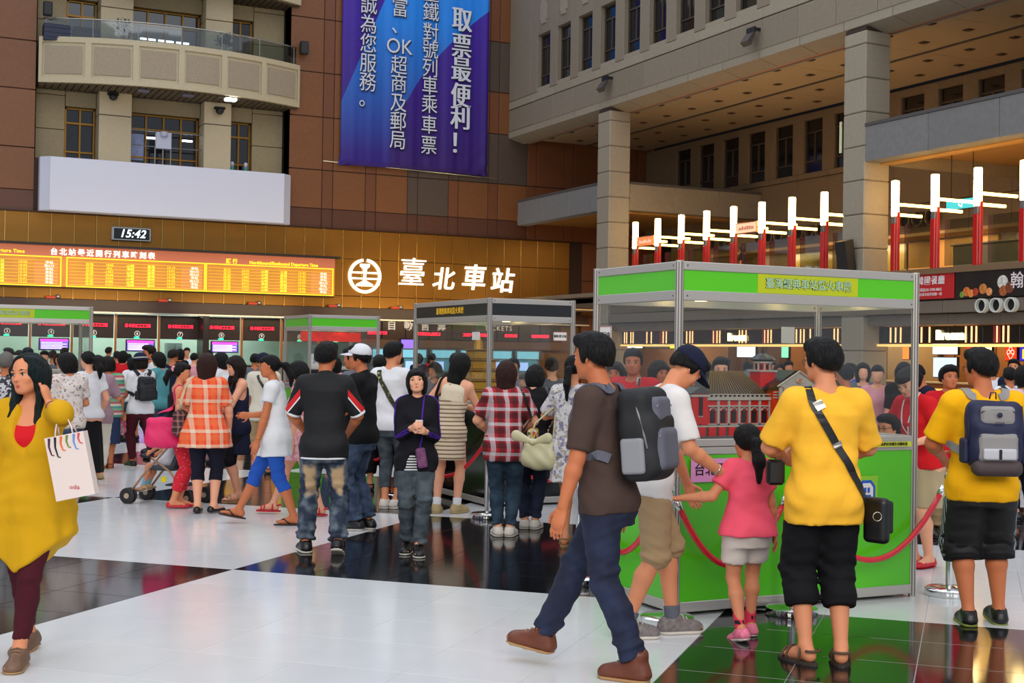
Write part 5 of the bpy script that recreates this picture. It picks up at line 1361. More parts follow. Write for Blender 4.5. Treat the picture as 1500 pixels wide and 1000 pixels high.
            for i, (o, L) in enumerate(((-.016, .012), (-.007, .010), (.001, .006), (.009, .001), (.016, -.005))):
                F.cone(ball+sd*o*H, tip+sd*o*H*1.1+t*(L-.004)*H, .0085*H, .0062*H if i else .008*H, k=.006)
            s.hand(F, q)
        F.cone(s.neck0, s.neck1, (.034 if m else .029)*H*w**.5, (.031 if m else .026)*H, k=.03)
        s.headf(F)
    def hand(s, F, q):
        H = s.H; wr, d = s.wr[q], s.hd[q]; el = s.el[q]
        # palm faces the body / inwards
        side = unit(np.cross(d, np.array([q*1.0, 0, 0.15]) if abs(d[0]) < .8 else np.array([0, 0, 1.]))); nrm = unit(np.cross(side, d))
        pn = s.palm.get(q) if hasattr(s, 'palm') else None
        c = wr+d*.028*H
        F.cone(wr, wr+d*.045*H, .0155*H, .021*H, k=.012, flat=(nrm, 1.75))
        F.cone(wr+d*.02*H, wr+d*.048*H, .018*H, .022*H, k=.012, flat=(nrm, 1.9))
        cu = getattr(s, 'curl', {}).get(q, .45)
        toward = nrm*(-1 if (nrm@np.array([q*1.0, 0, 0])) > 0 else 1)
        fr = max(.0048*H, s.h*.55)
        for i, (o, L) in enumerate(((.0165, .036), (.0058, .041), (-.0052, .038), (-.016, .030))):
            b = wr+d*.058*H+side*o*H; p1 = b+unit(d+toward*cu*.5)*L*H*.55; p2 = p1+unit(d+toward*cu*1.8)*L*H*.5
            F.cone(b-d*.012*H, p1, fr*1.08, fr, k=.004); F.cone(p1, p2, fr, fr*.88, k=.003)
        b = wr+d*.018*H+side*.014*H; t1 = b+unit(d*.7+side*.75+toward*.4)*.028*H; t2 = t1+unit(d*1.0+side*.15+toward*.5)*.024*H
        F.cone(b, t1, .0085*H, fr*1.2, k=.008); F.cone(t1, t2, fr*1.2, fr, k=.003)
    def hp_(s, x, y, z): return s.hc+s.HR@(np.array([x, y, z])*s.hh)
    def headf(s, F):
        g = s.hh; R = s.HR; e = lambda c, r, k=.02, **o: F.ell(s.hp_(*c), np.array(r)*g, R, k=k*.42, **o); cn = lambda a, b, ra, rb, k: F.cone(a, b, ra, rb, k=k*.42)
        e((0, -.05, .13), (.335, .425, .365), k=.01)
        e((0, .10, -.10), (.275, .30, .36), k=.06)
        e((0, .17, -.27), (.215, .20, .19), k=.05)
        e((0, .285, -.385), (.10, .085, .075), k=.035)
        cn(s.hp_(-.2, -.06, -.2), s.hp_(-.10, .25, -.36), .09*g, .07*g, k=.05); cn(s.hp_(.2, -.06, -.2), s.hp_(.10, .25, -.36), .09*g, .07*g, k=.05)
        e((-.17, .26, -.10), (.10, .09, .10), k=.04); e((.17, .26, -.10), (.10, .09, .10), k=.04)
        for x in (-.145, .145): e((x, .415, .02), (.085, .075, .055), k=.03, mode='s')
        cn(s.hp_(-.2, .34, .095), s.hp_(.2, .34, .095), .028*g, .028*g, k=.03)
        cn(s.hp_(0, .355, .04), s.hp_(0, .445, -.115), .030*g, .046*g, k=.022)
        for x in (-.045, .045): cn(s.hp_(x, .40, -.125), s.hp_(x*.9, .38, -.12), .028*g, .026*g, k=.012)
        cn(s.hp_(-.06, .352, -.235), s.hp_(.06, .352, -.235), .030*g, .030*g, k=.02); cn(s.hp_(-.045, .345, -.285), s.hp_(.045, .345, -.285), .028*g, .028*g, k=.015)
        for q in (-1, 1):
            E = rotz(q*.35)
            F.ell(s.hp_(q*.335, -.03, -.02), np.array((.026, .075, .12))*g, R@E, k=.012); F.ell(s.hp_(q*.365, .005, .0), np.array((.018, .04, .07))*g, R@E, k=.008, mode='s')
    def face(s):
        g = s.hh; ey = MB(); ir = MB(); br = MB(); lid = MB()
        def place(mb, fn):
            P = np.concatenate(mb.v); return fn
        def obj(name, mb, mat):
            mb.v = [np.array([s.hc+s.HR@(p*g) for p in np.concatenate(mb.v)])]; return mb.build(name, mat, s.root, True)
        for q in (-1, 1):
            ey = MB().ell((q*.145, .318, .02), (.062, .05, .036), 12, 8); obj('eye', ey, M('eye_white', (225, 215, 208), rough=.25))
            ir = MB().ell((q*.148, .356, .02), (.031, .018, .031), 10, 6); o = obj('iris', ir, M('eye_dark', (22, 12, 8), rough=.12))
            obj('eyelid', MB().tube([(q*x, y, z) for x, y, z in ((.085, .352, .028), (.12, .372, .053), (.16, .370, .055), (.205, .335, .034))], .0085, 5), M('lash_dark', (28, 18, 16), rough=.6))
            obj('eyebrow', MB().tube([(q*x, y, z) for x, y, z in ((.07, .378, .112), (.14, .377, .135), (.225, .325, .115))], [.012, .016, .006], 6), M('brow_dark', (34, 22, 18), rough=.8))
        lipc = (196, 62, 62) if s.sex == 'f' else (165, 95, 78)
        obj('upper_lip', MB().tube([(-.095, .352, -.258), (-.04, .391, -.243), (0, .394, -.25), (.04, .391, -.243), (.095, .352, -.258)], [.004, .014, .013, .014, .004], 6), M('lips_'+s.sex, lipc, rough=.4))
        obj('lower_lip', MB().tube([(-.09, .352, -.264), (-.04, .388, -.282), (0, .392, -.287), (.04, .388, -.282), (.09, .352, -.264)], [.004, .015, .018, .015, .004], 6), M('lips_'+s.sex, lipc, rough=.4))
    # -------------------------------------------------------------- hair
    def hair(s, style='short', col='black', vol=1.0, length=.5, pony=None, bang=True, res=None):
        g = s.hh; F = Field(); R = s.HR; e = lambda c, r, **k: F.ell(s.hp_(*c), np.array(r)*g, R, **k)
        n = lambda v: unit(R@np.array(v, float))
        v = vol
        if style == 'short':
            e((0, -.06, .16), (.375*v, .455*v, .395*v), k=.01); e((0, -.20, -.02), (.335*v, .29*v, .33), k=.04)
            F.half(s.hp_(0, 0, -.02), n((0, .62, -1)), .02*g+.004); F.half(s.hp_(0, .27, .30), n((0, 1, -.75)), .03)
            F.half(s.hp_(0, 0, -.30), n((0, 0, -1)), .02)
            e((0, .22, .42), (.26*v, .17, .10), k=.06)
            for q in (-1, 1): e((q*.335, .05, .0), (.04, .07, .13), k=.03)
        elif style == 'buzz':
            e((0, -.05, .15), (.352, .44, .375), k=.01); F.half(s.hp_(0, 0, .02), n((0, .62, -1)), .02); 
        elif style == 'pulled':
            e((0, -.06, .15), (.355*v, .445*v, .385*v), k=.01); e((0, -.18, .0), (.32, .28, .30), k=.04)
            F.half(s.hp_(0, .10, .02), n((0, .95, -.8)), .03); F.half(s.hp_(0, 0, -.27), n((0, 0, -1)), .02)
            if bang: e((0, .32, .26), (.22, .09, .12), k=.04)
        elif style in ('bob', 'long'):
            L = length
            e((0, -.05, .14), (.385*v, .465*v, .40*v), k=.01); e((0, -.13, -.10), (.40*v, .39*v, .46), k=.05)
            if style == 'bob':
                F.prof((R, s.hc), [(-L*g, 0, -.20*g, .37*v*g, .23*v*g), (-.3*g, 0, -.17*g, .41*v*g, .33*v*g), (.05*g, 0, -.12*g, .38*v*g, .37*g)], k=.04)
            else:
                b0 = s.hp_(0, -.25, -.1)
                T = (s.R, s.hc); F.prof(T, [(-L*g, 0, -.30*g, .26*v*g, .13*g), (-L*.7*g, 0, -.31*g, .33*v*g, .16*g), (-.45*g, 0, -.28*g, .36*v*g, .22*g), (.0, 0, -.16*g, .37*v*g, .33*g)], k=.06, e=2.2, fold=.006, fn_=9)
                if pony == 'front':
                    for q in (-1, 1): F.cone(s.hp_(q*.32, .0, -.1), s.hc+s.R@(np.array((q*.34, .10, -L*.5))*g), .10*g, .13*g, k=.03); F.cone(s.hc+s.R@(np.array((q*.34, .10, -L*.5))*g), s.hc+s.R@(np.array((q*.31, .30, -L*.95))*g), .13*g, .03*g, k=.03)
            F.cone(s.hp_(0, .40, .06 if bang else .16), s.hp_(0, .38, -.62), .245*g, .24*g, k=.02, flat=(R@np.array([0, 1., 0]), .45), mode='s')
            if bang: e((-.10, .325, .26), (.20, .06, .12), k=.02); e((.17, .30, .25), (.13, .06, .12), k=.02)
        if style in ('pulled',) and pony:
            q0 = s.hp_(*pony.get('at', (0, -.47, .12))); d = pony.get('dir', (0, -.5, -1)); L = pony.get('len', .9)*g; r = pony.get('r', .11)*g
            d = unit(R@np.array(d, float)); p1 = q0+unit(d+R@np.array((0, -.8, .4)))*L*.25; p2 = p1+(d*.8+np.array([0, 0, -.25]))*L*.4; p3 = p2+np.array([0, 0, -1])*L*.42
            F.cone(q0, p1, r*.6, r, k=.02); F.cone(p1, p2, r, r*1.05, k=.02); F.cone(p2, p3, r*1.05, r*.35, k=.02); s.tie = q0
        if pony and 'bun' in (pony if isinstance(pony, dict) else {}):
            F.ell(s.hp_(*pony['bun']), np.array((.14, .14, .12))*g, R, k=.02)
        amp = .0028*g/.22; hc = s.hc
        def nz(P):
            q = (P-hc)@R; return amp*(np.sin(q[:, 0]*95+q[:, 2]*30)*np.sin(q[:, 1]*80-q[:, 2]*22)+.6*np.sin(q[:, 0]*170+1)*np.sin(q[:, 1]*150+q[:, 2]*40))
        F.noise(nz); s.hairF = F; s.wear.append(F)
        o = field_obj(F, res or (s.h*.66 if s.detail > 1 else s.h*.95), 'hair', hairmat(col), s.root)
        if pony and hasattr(s, 'tie') and isinstance(pony, dict) and 'tie' in pony:
            MB().ell(tuple(s.tie), (.018, .018, .018), 10, 6).build('hair_tie', cloth('tie_'+pony['tie'][0], pony['tie'][1]), s.root, True)
        return o
    # -------------------------------------------------------------- clothes
    def arms(s, F, grow0, grow1, t, q_=(-1, 1), k=.03, cuff=0):
        """sleeve: t in 0..1 upper arm, 1..2 forearm"""
        H, w = s.H, s.w
        for q in q_:
            a, b, c = s.sh[q], s.el[q], s.wr[q]
            r0 = (.034 if s.sex == 'm' else .029)*H*w+grow0
            if t <= 1:
                e = a+(b-a)*t; u = unit(b-a); F.cone(a, b, r0, .026*H*w+grow1+(.004 if t < 1 else 0), k=k, cut=[(e, u)])
            else:
                e = b+(c-b)*(t-1); u = unit(c-b); r1 = .0265*H*w+grow1; F.cone(a, b, r0, r1, k=k); F.cone(b, c, r1, max(.019*H+grow1*.8, .02*H+cuff), k=.015, cut=[(e, u)])
    def wrinkle(s, F, amp=.004, sc=1.0, ph=0.0):
        def nz(P):
            x, y, z = P[:, 0], P[:, 1], P[:, 2]; sx = np.abs(x); w_ = 1.6*np.sin(7*x+5*z+ph)+1.1*np.sin(11*y-6*z+2*ph)
            a = np.sin(26*z+34*sx+w_*1.3+ph); b = np.sin(19*z-30*x+17*y+w_*1.7+1.7*ph); c = np.sin(47*z+12*x-21*y+w_*2.1); e = np.exp(-((z-s.H*.56)/.16)**2)
            return amp*(.55*np.sign(a)*np.abs(a)**1.4+.5*b*np.abs(b)+(.25+.5*e)*c)
        F.noise(nz)
    def neckcut(s, F, r=.040, drop=.0, fwd=.0, d=None):
        H = s.H; a = s.up(0, fwd*H, (.835-drop)*H); F.cone(a, s.up(0, (fwd+.03)*H, .93*H), r*H, r*1.6*H, k=.008, mode='s')
    def top(s, mat, hem=.46, sleeve=.62, grow=.014, belly=0.0, flare=.0, name='shirt', collar=None, sg=.012, wr=.0035, ph=0.0, neck=(.040, .0, .0), tank=False, res=None, zfold=None, fold=0.0, k=.03, shoulder=1.0, cuff=0, fn_=9, front=None):
        H, w = s.H, s.w; F = Field(); tp = s.tprof()
        rows = [];
        z0 = (hem-.515)*H
        for zz in np.linspace(z0, (.832-.515)*H, 14):
            I = lambda c: np.interp(zz, [r[0] for r in tp], [r[c] for r in tp])
            f = (zz/H+.515)
            rx, ry = I(3), I(4)
            base = np.interp(-.01*H, [r[0] for r in tp], [r[3] for r in tp])
            if f < .70: rx = max(rx, (rx+.090*H*w)/2)+flare*max(0, .66-f)*H; ry = max(ry, .060*H*w)+flare*.8*max(0, .66-f)*H
            gr = grow*(1 if f < .80 else .7)
            rows.append((zz, 0, I(2)+belly*.5*H*math.exp(-((f-.58)/.07)**2), rx+gr, ry+gr+belly*.5*H*math.exp(-((f-.58)/.07)**2)))
        F.prof((s.R, s.pel), rows, k=.02, fold=fold, fn_=fn_, ph=ph, foldz=(zfold-.515)*H if zfold else None)
        if hem < .52:
            hu = s.up(0, 0, hem*H); nz_ = -s.R[:, 2]
            F.ell(s.pel+s.R@np.array([0, -.02*H, -.01*H]), (.087*H*w+grow, .064*H*w+grow, .062*H+grow), s.R, k=.03)
            for q in (-1, 1): F.cone(s.hp[q]+np.array([0, -.005*H, 0]), s.kn[q], (.056 if s.sex == 'm' else .058)*H*w+grow*.95, .035*H*w+grow, k=.04, cut=[(hu, nz_)])
            F.half(hu, nz_, .003)
        if not tank:
            for q in (-1, 1): F.cone(s.up(q*.03*H, -.01*H, .822*H), s.sh[q], .031*H+grow*.6, .036*H*w*shoulder+grow*.6, k=.03)
            if sleeve: s.arms(F, grow*.9, sg, sleeve, cuff=cuff)
        s.neckcut(F, *neck)
        if name not in ('red_top', 'striped_top', 'cream_yoke'): s.hemz = hem if name != 'cardigan' else .44
        if tank: 
            for q in (-1, 1): F.cone(s.sh[q]+np.array([q*.01*H, .0, .035*H]), s.sh[q]+s.R@np.array([q*.02*H, 0, -.07*H]), .036*H, .045*H, k=.01, mode='s')
        if collar:
            a, b = s.up(0, -.008*H, .825*H), s.up(0, .006*H, .855*H); F.cone(a, b, .040*H+.006, .036*H+.006, k=.01, cut=[(b, unit(b-a))])
        if front: front(s, F)
        if wr: s.wrinkle(F, wr, 1.0, ph)
        s.wear.append(F); return field_obj(F, res or s.h*(.95 if s.detail else 1.15), name, mat, s.root)
    def pants(s, mat, top_=.60, end=.06, g=(.010, .012, .014), name='trousers', flare=.0, wr=.004, ph=.0, res=None, cuffroll=False, wide=0.0):
        """end as a fraction of height above the floor when the leg is straight (0.06 ankle, 0.28 knee)"""
        H, w = s.H, s.w; F = Field(); tp = s.tprof(); z1 = (top_-.515)*H
        F.prof((s.R, s.pel), [r for r in tp if r[0] < z1]+[(z1, 0, 0, np.interp(z1, [r[0] for r in tp], [r[3] for r in tp]), np.interp(z1, [r[0] for r in tp], [r[4] for r in tp]))], k=.03, grow=g[0], zr=(-.08*H, z1))
        F.ell(s.pel+s.R@np.array([0, -.02*H, -.015*H]), (.087*H*w+g[0]*.6, .064*H*w+g[0], .062*H), s.R, k=.03)
        F.cone(s.pel+np.array([0, 0, -.02*H]), s.pel+np.array([0, 0, -.055*H]), .045*H, .03*H, k=.03)
        kneez = .28
        for q in (-1, 1):
            hp, kn, an = s.hp[q], s.kn[q], s.an[q]
            r0 = (.056 if s.sex == 'm' else .058)*H*w+g[0]; rk = .034*H*w+g[1]+wide; ra = .022*H+g[2]+flare
            if end > kneez:
                t = 1-(end-kneez)/(.515-kneez); e = hp+(kn-hp)*t; F.cone(hp, kn, r0, rk, k=.03, cut=[(e, unit(kn-hp))])
            else:
                t = 1-(end-.045)/(kneez-.045); e = kn+(an-kn)*t; cm = kn*.65+an*.35+np.array([0, -.010*H, 0]); u = unit(an-kn)
                F.cone(hp, kn, r0, rk, k=.03); rc = max(.034*H*w+g[1]*.8+wide*.8, (rk+ra)/2); F.cone(kn, cm, rk, rc, k=.02, cut=[(e, u)])
                F.cone(cm, an+np.array([0, -.004, -.012]), rc, ra, k=.02, cut=[(e, u)])
                if cuffroll: F.cone(e-u*.035, e, ra+.008, ra+.008, k=.004, cut=[(e, u), (e-u*.036, -u)])
        if getattr(s, 'hemz', 0):
            zt = (s.hemz-.515)*H; pe = s.pel; RR = s.R
            def under(P):
                z = (P-pe)@RR[:, 2]-zt; return np.clip((z-.004)/.02, 0, 1)*.014
            F.pr.append((lambda P: under(P), (-9,)*3, (9,)*3, 0, 'a'))
            F.half(s.up(0, 0, s.hemz*H+.07*H), s.R[:, 2], .004)
        if wr:
            zk = s.kn[1][2]; za = s.an[1][2]
            def nz(P):
                b = np.exp(-((P[:, 2]-zk)/.07)**2)+(np.exp(-((P[:, 2]-za-.03)/.06)**2)*1.6 if end < .1 else 0)+.35
                return wr*b*(np.sin(P[:, 2]*70+P[:, 0]*25+ph+1.5*np.sin(P[:, 0]*30))*.7+.4*np.sin(P[:, 2]*120+P[:, 1]*60+ph))
            F.noise(nz)
        s.wear.append(F); return field_obj(F, res or s.h*(.95 if s.detail else 1.15), name, mat, s.root)
    def skirt(s, mat, top_=.60, hem=.30, w0=None, w1=.13, d1=.11, name='skirt', fold=.006, fn_=10, ph=0.0, cy=0.0):
        H = s.H; F = Field(); tp = s.tprof(); I = lambda z, c: np.interp(z, [r[0] for r in tp], [r[c] for r in tp])
        rows = []
        for f in np.linspace(hem, top_, 8):
            z = (f-.515)*H; t = min(1, max(0, (.50-f)/max(.50-hem, 1e-3))); rx = I(max(z, -.03*H), 3)+.012; ry = I(max(z, -.03*H), 4)+.014
            rows.append((z, 0, cy*t, rx+(w1*H-rx)*t, ry+(d1*H-ry)*t))
        F.prof((np.eye(3), s.pel), rows, k=.02, e=2.2, fold=fold, fn_=fn_, ph=ph, foldz=0.0)
        s.wear.append(F); return field_obj(F, s.h*.95, name, mat, s.root)
    def shoes(s, mat, sole, kind='sneaker', name='shoe', laces=None, h=None):
        H = s.H
        for q in (-1, 1):
            t = s.toe[q]; a = s.an[q]; up_ = unit(np.cross(np.cross(t, (0, 0, 1)), t)); sd = unit(np.cross(t, up_)); R = np.stack([sd, t, up_], 1)
            L = .148*H; base = a-up_*(.045*H+.02); at = lambda x, y, z: base+R@np.array([x, y, z])
            F = Field(); y0, y1 = -.048*H, .114*H
            hh = h or s.h*.8
            if kind in ('sneaker', 'oxford', 'boot'):
                F.cone(at(0, y0+.025*H, .032*H), at(0, .0, .045*H), .027*H, .027*H, k=.02)
                F.cone(at(0, 0, .040*H), at(0, y1-.028*H, .020*H), .026*H, .022*H, k=.03, flat=(up_, 1.0))
                F.cone(at(0, y0+.024*H, .02*H), at(0, y1-.032*H, .016*H), .0285*H, .0315*H, k=.02, flat=(up_, 1.6))
                if kind == 'boot': F.cone(at(0, -.01*H, .045*H), at(0, -.012*H, .075*H), .030*H, .030*H, k=.02)
                F.cone(at(0, -.004*H, .062*H), at(0, -.006*H, .10*H), .0235*H, .026*H, k=.006, mode='s')
                F.half(at(0, 0, .012), -up_, .003)
            elif kind == 'flat':
                F.cone(at(0, y0+.022*H, .018*H), at(0, y1-.03*H, .013*H), .0255*H, .027*H, k=.02, flat=(up_, 1.7)); F.cone(at(0, y0+.02*H, .028*H), at(0, y0+.03*H, .028*H), .022*H, .02*H, k=.01)
                F.cone(at(0, y1-.06*H, .018*H), at(0, y1-.02*H, .012*H), .022*H, .016*H, k=.02)
                F.cone(at(0, -.01*H, .05*H), at(0, .055*H, .042*H), .022*H, .021*H, k=.006, mode='s'); F.half(at(0, 0, .010), -up_, .003)
            if kind in ('sandal', 'flipflop'):
                st = MB(); h_ = .012 if kind == 'flipflop' else .016
                pts = [at(0, y, 0) for y in (y0, y1)]
                zt = .030
                def arc(y, w_, hgt): return [at(w_*math.cos(b), y, .012+hgt*math.sin(b)) for b in np.linspace(0, PI, 9)]
                if kind == 'sandal':
                    st.tube(arc(.055*H, .030*H, .040*H), .0075, 5); st.tube(arc(.075*H, .030*H, .032*H), .0075, 5); st.tube(arc(.0, .028*H, .064*H), .0075, 5)
                    st.tube([at(.026*H*math.cos(b), -.028*H-.02*H*math.sin(b), .045*H) for b in np.linspace(0, PI, 9)], .008, 5)
                else:
                    for m in (-1, 1): st.tube([at(-q*.006*H, .085*H, .025*H), at(m*.018*H, .055*H, .040*H), at(m*.028*H, .02*H, .02)], .0065, 5)
                o = st.build('strap', mat, s.root, True)
                mb = MB(); n = 20; ring = []
                for k in range(n):
                    b = 2*PI*k/n; yy = math.sin(b); ww = .030*H*(1.0+.12*yy); ring.append((ww*math.cos(b), (y0+y1)/2+(y1-y0)/2*1.03*yy))
                vs = [at(x, y, z) for z in (0.0, h_) for x, y in ring]
                mb.add(vs, [tuple(range(n))[::-1], tuple(range(n, 2*n))]+[(k, (k+1) % n, (k+1) % n+n, k+n) for k in range(n)]); mb.build('sole', sole, s.root)
                continue
            u = field_obj(F, hh, name, mat, s.root)
            G = Field(); hs = .020 if kind == 'sneaker' else .016 if kind != 'flat' else .008
            G.cone(at(0, y0+.030*H, .010), at(0, y1-.034*H, .010), .031*H, .0345*H, k=.01, flat=(up_, .25)); G.half(at(0, 0, hs), up_, .002); G.half(at(0, 0, .0), -up_, .002)
            field_obj(G, max(hh, .012), 'sole', sole, s.root)
            if laces:
                lb = MB()
                for k in range(4):
                    y = .022*H+.014*H*k; z = .066*H-.007*H*k; lb.tube([at(-.014*H, y, z-.006), at(0, y+.004, z+.003), at(.014*H, y, z-.006)], .003, 4)
                lb.tube([at(0, .02*H, .066*H), at(.02*H, .03*H, .066*H), at(.024*H, .034*H, .05*H)], .002, 4); lb.build('lace', laces, s.root, True)
    def socks(s, mat, hgt=.12, name='sock'):
        F = Field(); H = s.H
        for q in (-1, 1):
            u = unit(s.kn[q]-s.an[q]); e = s.an[q]+u*(hgt-.045)*H; F.cone(s.an[q]-np.array([0, 0, .01]), e, .026*H, .027*H+.002, k=.01, cut=[(e, u)])
        s.wear.append(F); return field_obj(F, s.h*.8, name, mat, s.root)
    def cap(s, mat, back=False, name='cap', brim_l=.40, brimmat=None, pitch=0.0):
        g = s.hh; F = Field(); R = s.HR; F.ell(s.hp_(0, -.06, .20), np.array((.425, .50, .40))*g, R, k=.01); F.half(s.hp_(0, 0, .15), R@np.array([0, .22, -1.]), .006)
        o = field_obj(F, s.h*.7, name, mat, s.root); b = MB(); n = 12
        vs = []
        for d in (0, -.02):
            for rr in (1.0, 1.35, 1.85):
                for k in range(n+1):
                    a = PI*(.12+.76*k/n); x = .385*math.cos(a); y = -.04+.46*math.sin(a)*(1+(rr-1)*brim_l/.40*math.sin(a)**1.0); z = .245+d-.05*(rr-1)-.10*abs(math.cos(a))**2*(rr-.7); vs.append(s.hp_(x*(1+.04*(rr-1)), y, z))
        m = n+1; fs = []
        for i in (0, 1):
            for k in range(n):
                a = i*m+k; fs.append((a, a+1, a+m+1, a+m)); fs.append((a+3*m, a+4*m, a+4*m+1, a+3*m+1))
        for k in range(n): fs.append((2*m+k, 2*m+k+1, 5*m+k+1, 5*m+k))
        b.add(vs, fs).build('brim', brimmat or mat, o, True); MB().ell(tuple(s.hp_(0, -.06, .575)), (.008,)*3, 8, 5).build('button', mat, o, True)
        return o
    def glasses(s):
        g = s.hh; m = MB()
        for q in (-1, 1):
            m.tube([s.hp_(q*.15+.085*math.cos(a), .41, .01+.06*math.sin(a)) for a in np.linspace(0, 2*PI, 13)[:-1]], .0016, 4, closed=True); m.tube([s.hp_(q*.235, .41, .03), s.hp_(q*.35, .02, .04)], .0016, 4)
        m.tube([s.hp_(-.065, .42, .02), s.hp_(.065, .42, .02)], .0016, 4); return m.build('glasses', M('glasses_metal', (60, 50, 45), rough=.3, metal=.7), s.root)
    # -------------------------------------------------------------- straps that lie on the clothes
    def dist(s, P):
        d = s.wear[0].eval(P)
        for F in s.wear[1:]: d = np.minimum(d, F.eval(P))
        return d
    def push(s, P, off=.006, it=7):
        P = np.array(P, float)
        for _ in range(it):
            d = s.dist(P); e = .004; g = np.stack([s.dist(P+np.eye(3)[k]*e)-s.dist(P-np.eye(3)[k]*e) for k in range(3)], 1); g /= np.linalg.norm(g, axis=1)[:, None]+1e-9
            P = P-g*(np.clip(d-off, -.04, .04))[:, None]
        return P, g
    def ribbon(s, guide, width, mat, name, parent, thick=.004, off=.006, n=26, free=False, loc_root=True):
        guide = np.asarray(guide, float); L = np.r_[0, np.cumsum(np.linalg.norm(np.diff(guide, axis=0), axis=1))]; t = np.linspace(0, L[-1], n); P = np.stack([np.interp(t, L, guide[:, k]) for k in range(3)], 1)
        if not free:
            P, G = s.push(P, off)
            for _ in range(2): P[1:-1] = (P[:-2]+2*P[1:-1]+P[2:])/4
            d = s.dist(P); P, G = (P, s.push(P, off, 1)[1])
        else: G = None
        vs = []
        for i in range(n):
            tt = unit(P[min(i+1, n-1)]-P[max(i-1, 0)]); g = G[i] if G is not None else unit(np.cross(tt, (0.3, 1, 0.1))); b = unit(np.cross(tt, g)); g = unit(np.cross(b, tt))
            for a, c in ((-1, 0), (1, 0), (1, 1), (-1, 1)): vs.append(P[i]+b*a*width/2+g*c*thick)
        fs = [(0, 3, 2, 1), (4*n-4, 4*n-3, 4*n-2, 4*n-1)]
        for i in range(n-1):
            for k in range(4): fs.append((4*i+k, 4*i+(k+1) % 4, 4*i+4+(k+1) % 4, 4*i+4+k))
        return MB().add(vs, fs).build(name, mat, parent)
    def bag_root(s, name, label, cat, group=None):
        e = empty(name, s.root.location, s.root.rotation_euler.z); return tag(e, label, cat, group)

def at(xp, Z):
    """floor point seen at picture column xp, Z metres in front of the camera"""
    b = _f+_r*(xp-750)/FPX; t = (-CH/Z-b[2])/_u[2]; p = Z*(b+_u*t); return float(p[0]), float(p[1])
# ------------------------------------------------------------------ cloth patterns
def p_polo(nt, x, y, z):
    ax = nmath(nt, 'ABSOLUTE', x); a = nmath(nt, 'MULTIPLY', nmath(nt, 'GREATER_THAN', ax, .195), nmath(nt, 'GREATER_THAN', y, -.4))
    zz = nmath(nt, 'ADD', z, nmath(nt, 'MULTIPLY', nmath(nt, 'SUBTRACT', ax, .2), 1.2))
    r = nmath(nt, 'MULTIPLY', nmath(nt, 'GREATER_THAN', zz, 1.285), nmath(nt, 'LESS_THAN', zz, 1.345)); wv = nmath(nt, 'MULTIPLY', nmath(nt, 'GREATER_THAN', zz, 1.27), nmath(nt, 'LESS_THAN', zz, 1.286))
    c = nmix(nt, nmath(nt, 'MULTIPLY', a, r), (16, 16, 20), (214, 30, 34)); return nmix(nt, nmath(nt, 'MULTIPLY', a, wv), c, (235, 235, 235))
m_polo = pattern('black_polo', p_polo)
def jeans(key, base, worn, kn=None, amt=.6):
    def f(nt, x, y, z):
        tc = nt.nodes.new('ShaderNodeTexCoord'); n = nt.nodes.new('ShaderNodeTexNoise'); n.inputs['Scale'].default_value = 9; n.inputs['Detail'].default_value = 8; nt.links.new(tc.outputs['Object'], n.inputs['Vector'])
        mr = nt.nodes.new('ShaderNodeMapRange'); mr.inputs['From Min'].default_value = .42; mr.inputs['From Max'].default_value = .66; nt.links.new(n.outputs['Fac'], mr.inputs['Value'])
        c = nmix(nt, nmath(nt, 'MULTIPLY', mr.outputs[0], amt), base, worn)
        if kn:
            d = nmath(nt, 'ABSOLUTE', nmath(nt, 'SUBTRACT', z, kn[0])); g = nmath(nt, 'SUBTRACT', 1.0, nmath(nt, 'DIVIDE', d, kn[1])); e = nmath(nt, 'SUBTRACT', 1.0, nmath(nt, 'DIVIDE', nmath(nt, 'ABSOLUTE', nmath(nt, 'SUBTRACT', nmath(nt, 'ABSOLUTE', x), .115)), .055))
            g = nmath(nt, 'ADD', g, nmath(nt, 'MULTIPLY', nmath(nt, 'SUBTRACT', n.outputs['Fac'], .5), 2.2)); e = nmath(nt, 'ADD', e, nmath(nt, 'MULTIPLY', nmath(nt, 'SUBTRACT', n.outputs['Fac'], .5), 2.0)); w_ = nt.nodes.new('ShaderNodeMath'); w_.operation = 'MINIMUM'; nt.links.new(g, w_.inputs[0]); nt.links.new(e, w_.inputs[1]); w2 = nmath(nt, 'MULTIPLY', nmath(nt, 'MAXIMUM', w_.outputs[0], 0.0), 2.2); cl_ = nt.nodes.new('ShaderNodeClamp'); nt.links.new(w2, cl_.inputs[0]); c = nmix(nt, cl_.outputs[0], c, kn[2])
        return c
    return pattern('jeans_'+key, f, .85)
def plaid(key, base, dark, light, per=.12, rot=False):
    def f(nt, x, y, z):
        h = nmath(nt, 'ADD', x, nmath(nt, 'MULTIPLY', y, .6))
        a, b = stripe(nt, h, per, .38), stripe(nt, z, per, .38); c_, d = stripe(nt, h, per, .30, .5), stripe(nt, z, per, .22, .5)
        c = nmix(nt, nmath(nt, 'MULTIPLY', a, .55), base, dark); c = nmix(nt, nmath(nt, 'MULTIPLY', b, .6), c, dark)
        c = nmix(nt, nmath(nt, 'MULTIPLY', c_, .5), c, light); c = nmix(nt, nmath(nt, 'MULTIPLY', d, .55), c, light)
        return nmix(nt, nmath(nt, 'MULTIPLY', nmath(nt, 'MULTIPLY', c_, d), .8), c, light)
    return pattern('plaid_'+key, f, .85)
def hstripes(key, cols, per, axis='z'):
    def f(nt, x, y, z):
        c = None; n = len(cols); s = z if axis == 'z' else x
        for i, col in enumerate(cols):
            if c is None: c = nmix(nt, 0.0, col, col)
            else: c = nmix(nt, stripe(nt, s, per, 1.0/n, -i/n), c, col)
        return c
    return pattern('stripes_'+key, f, .85)
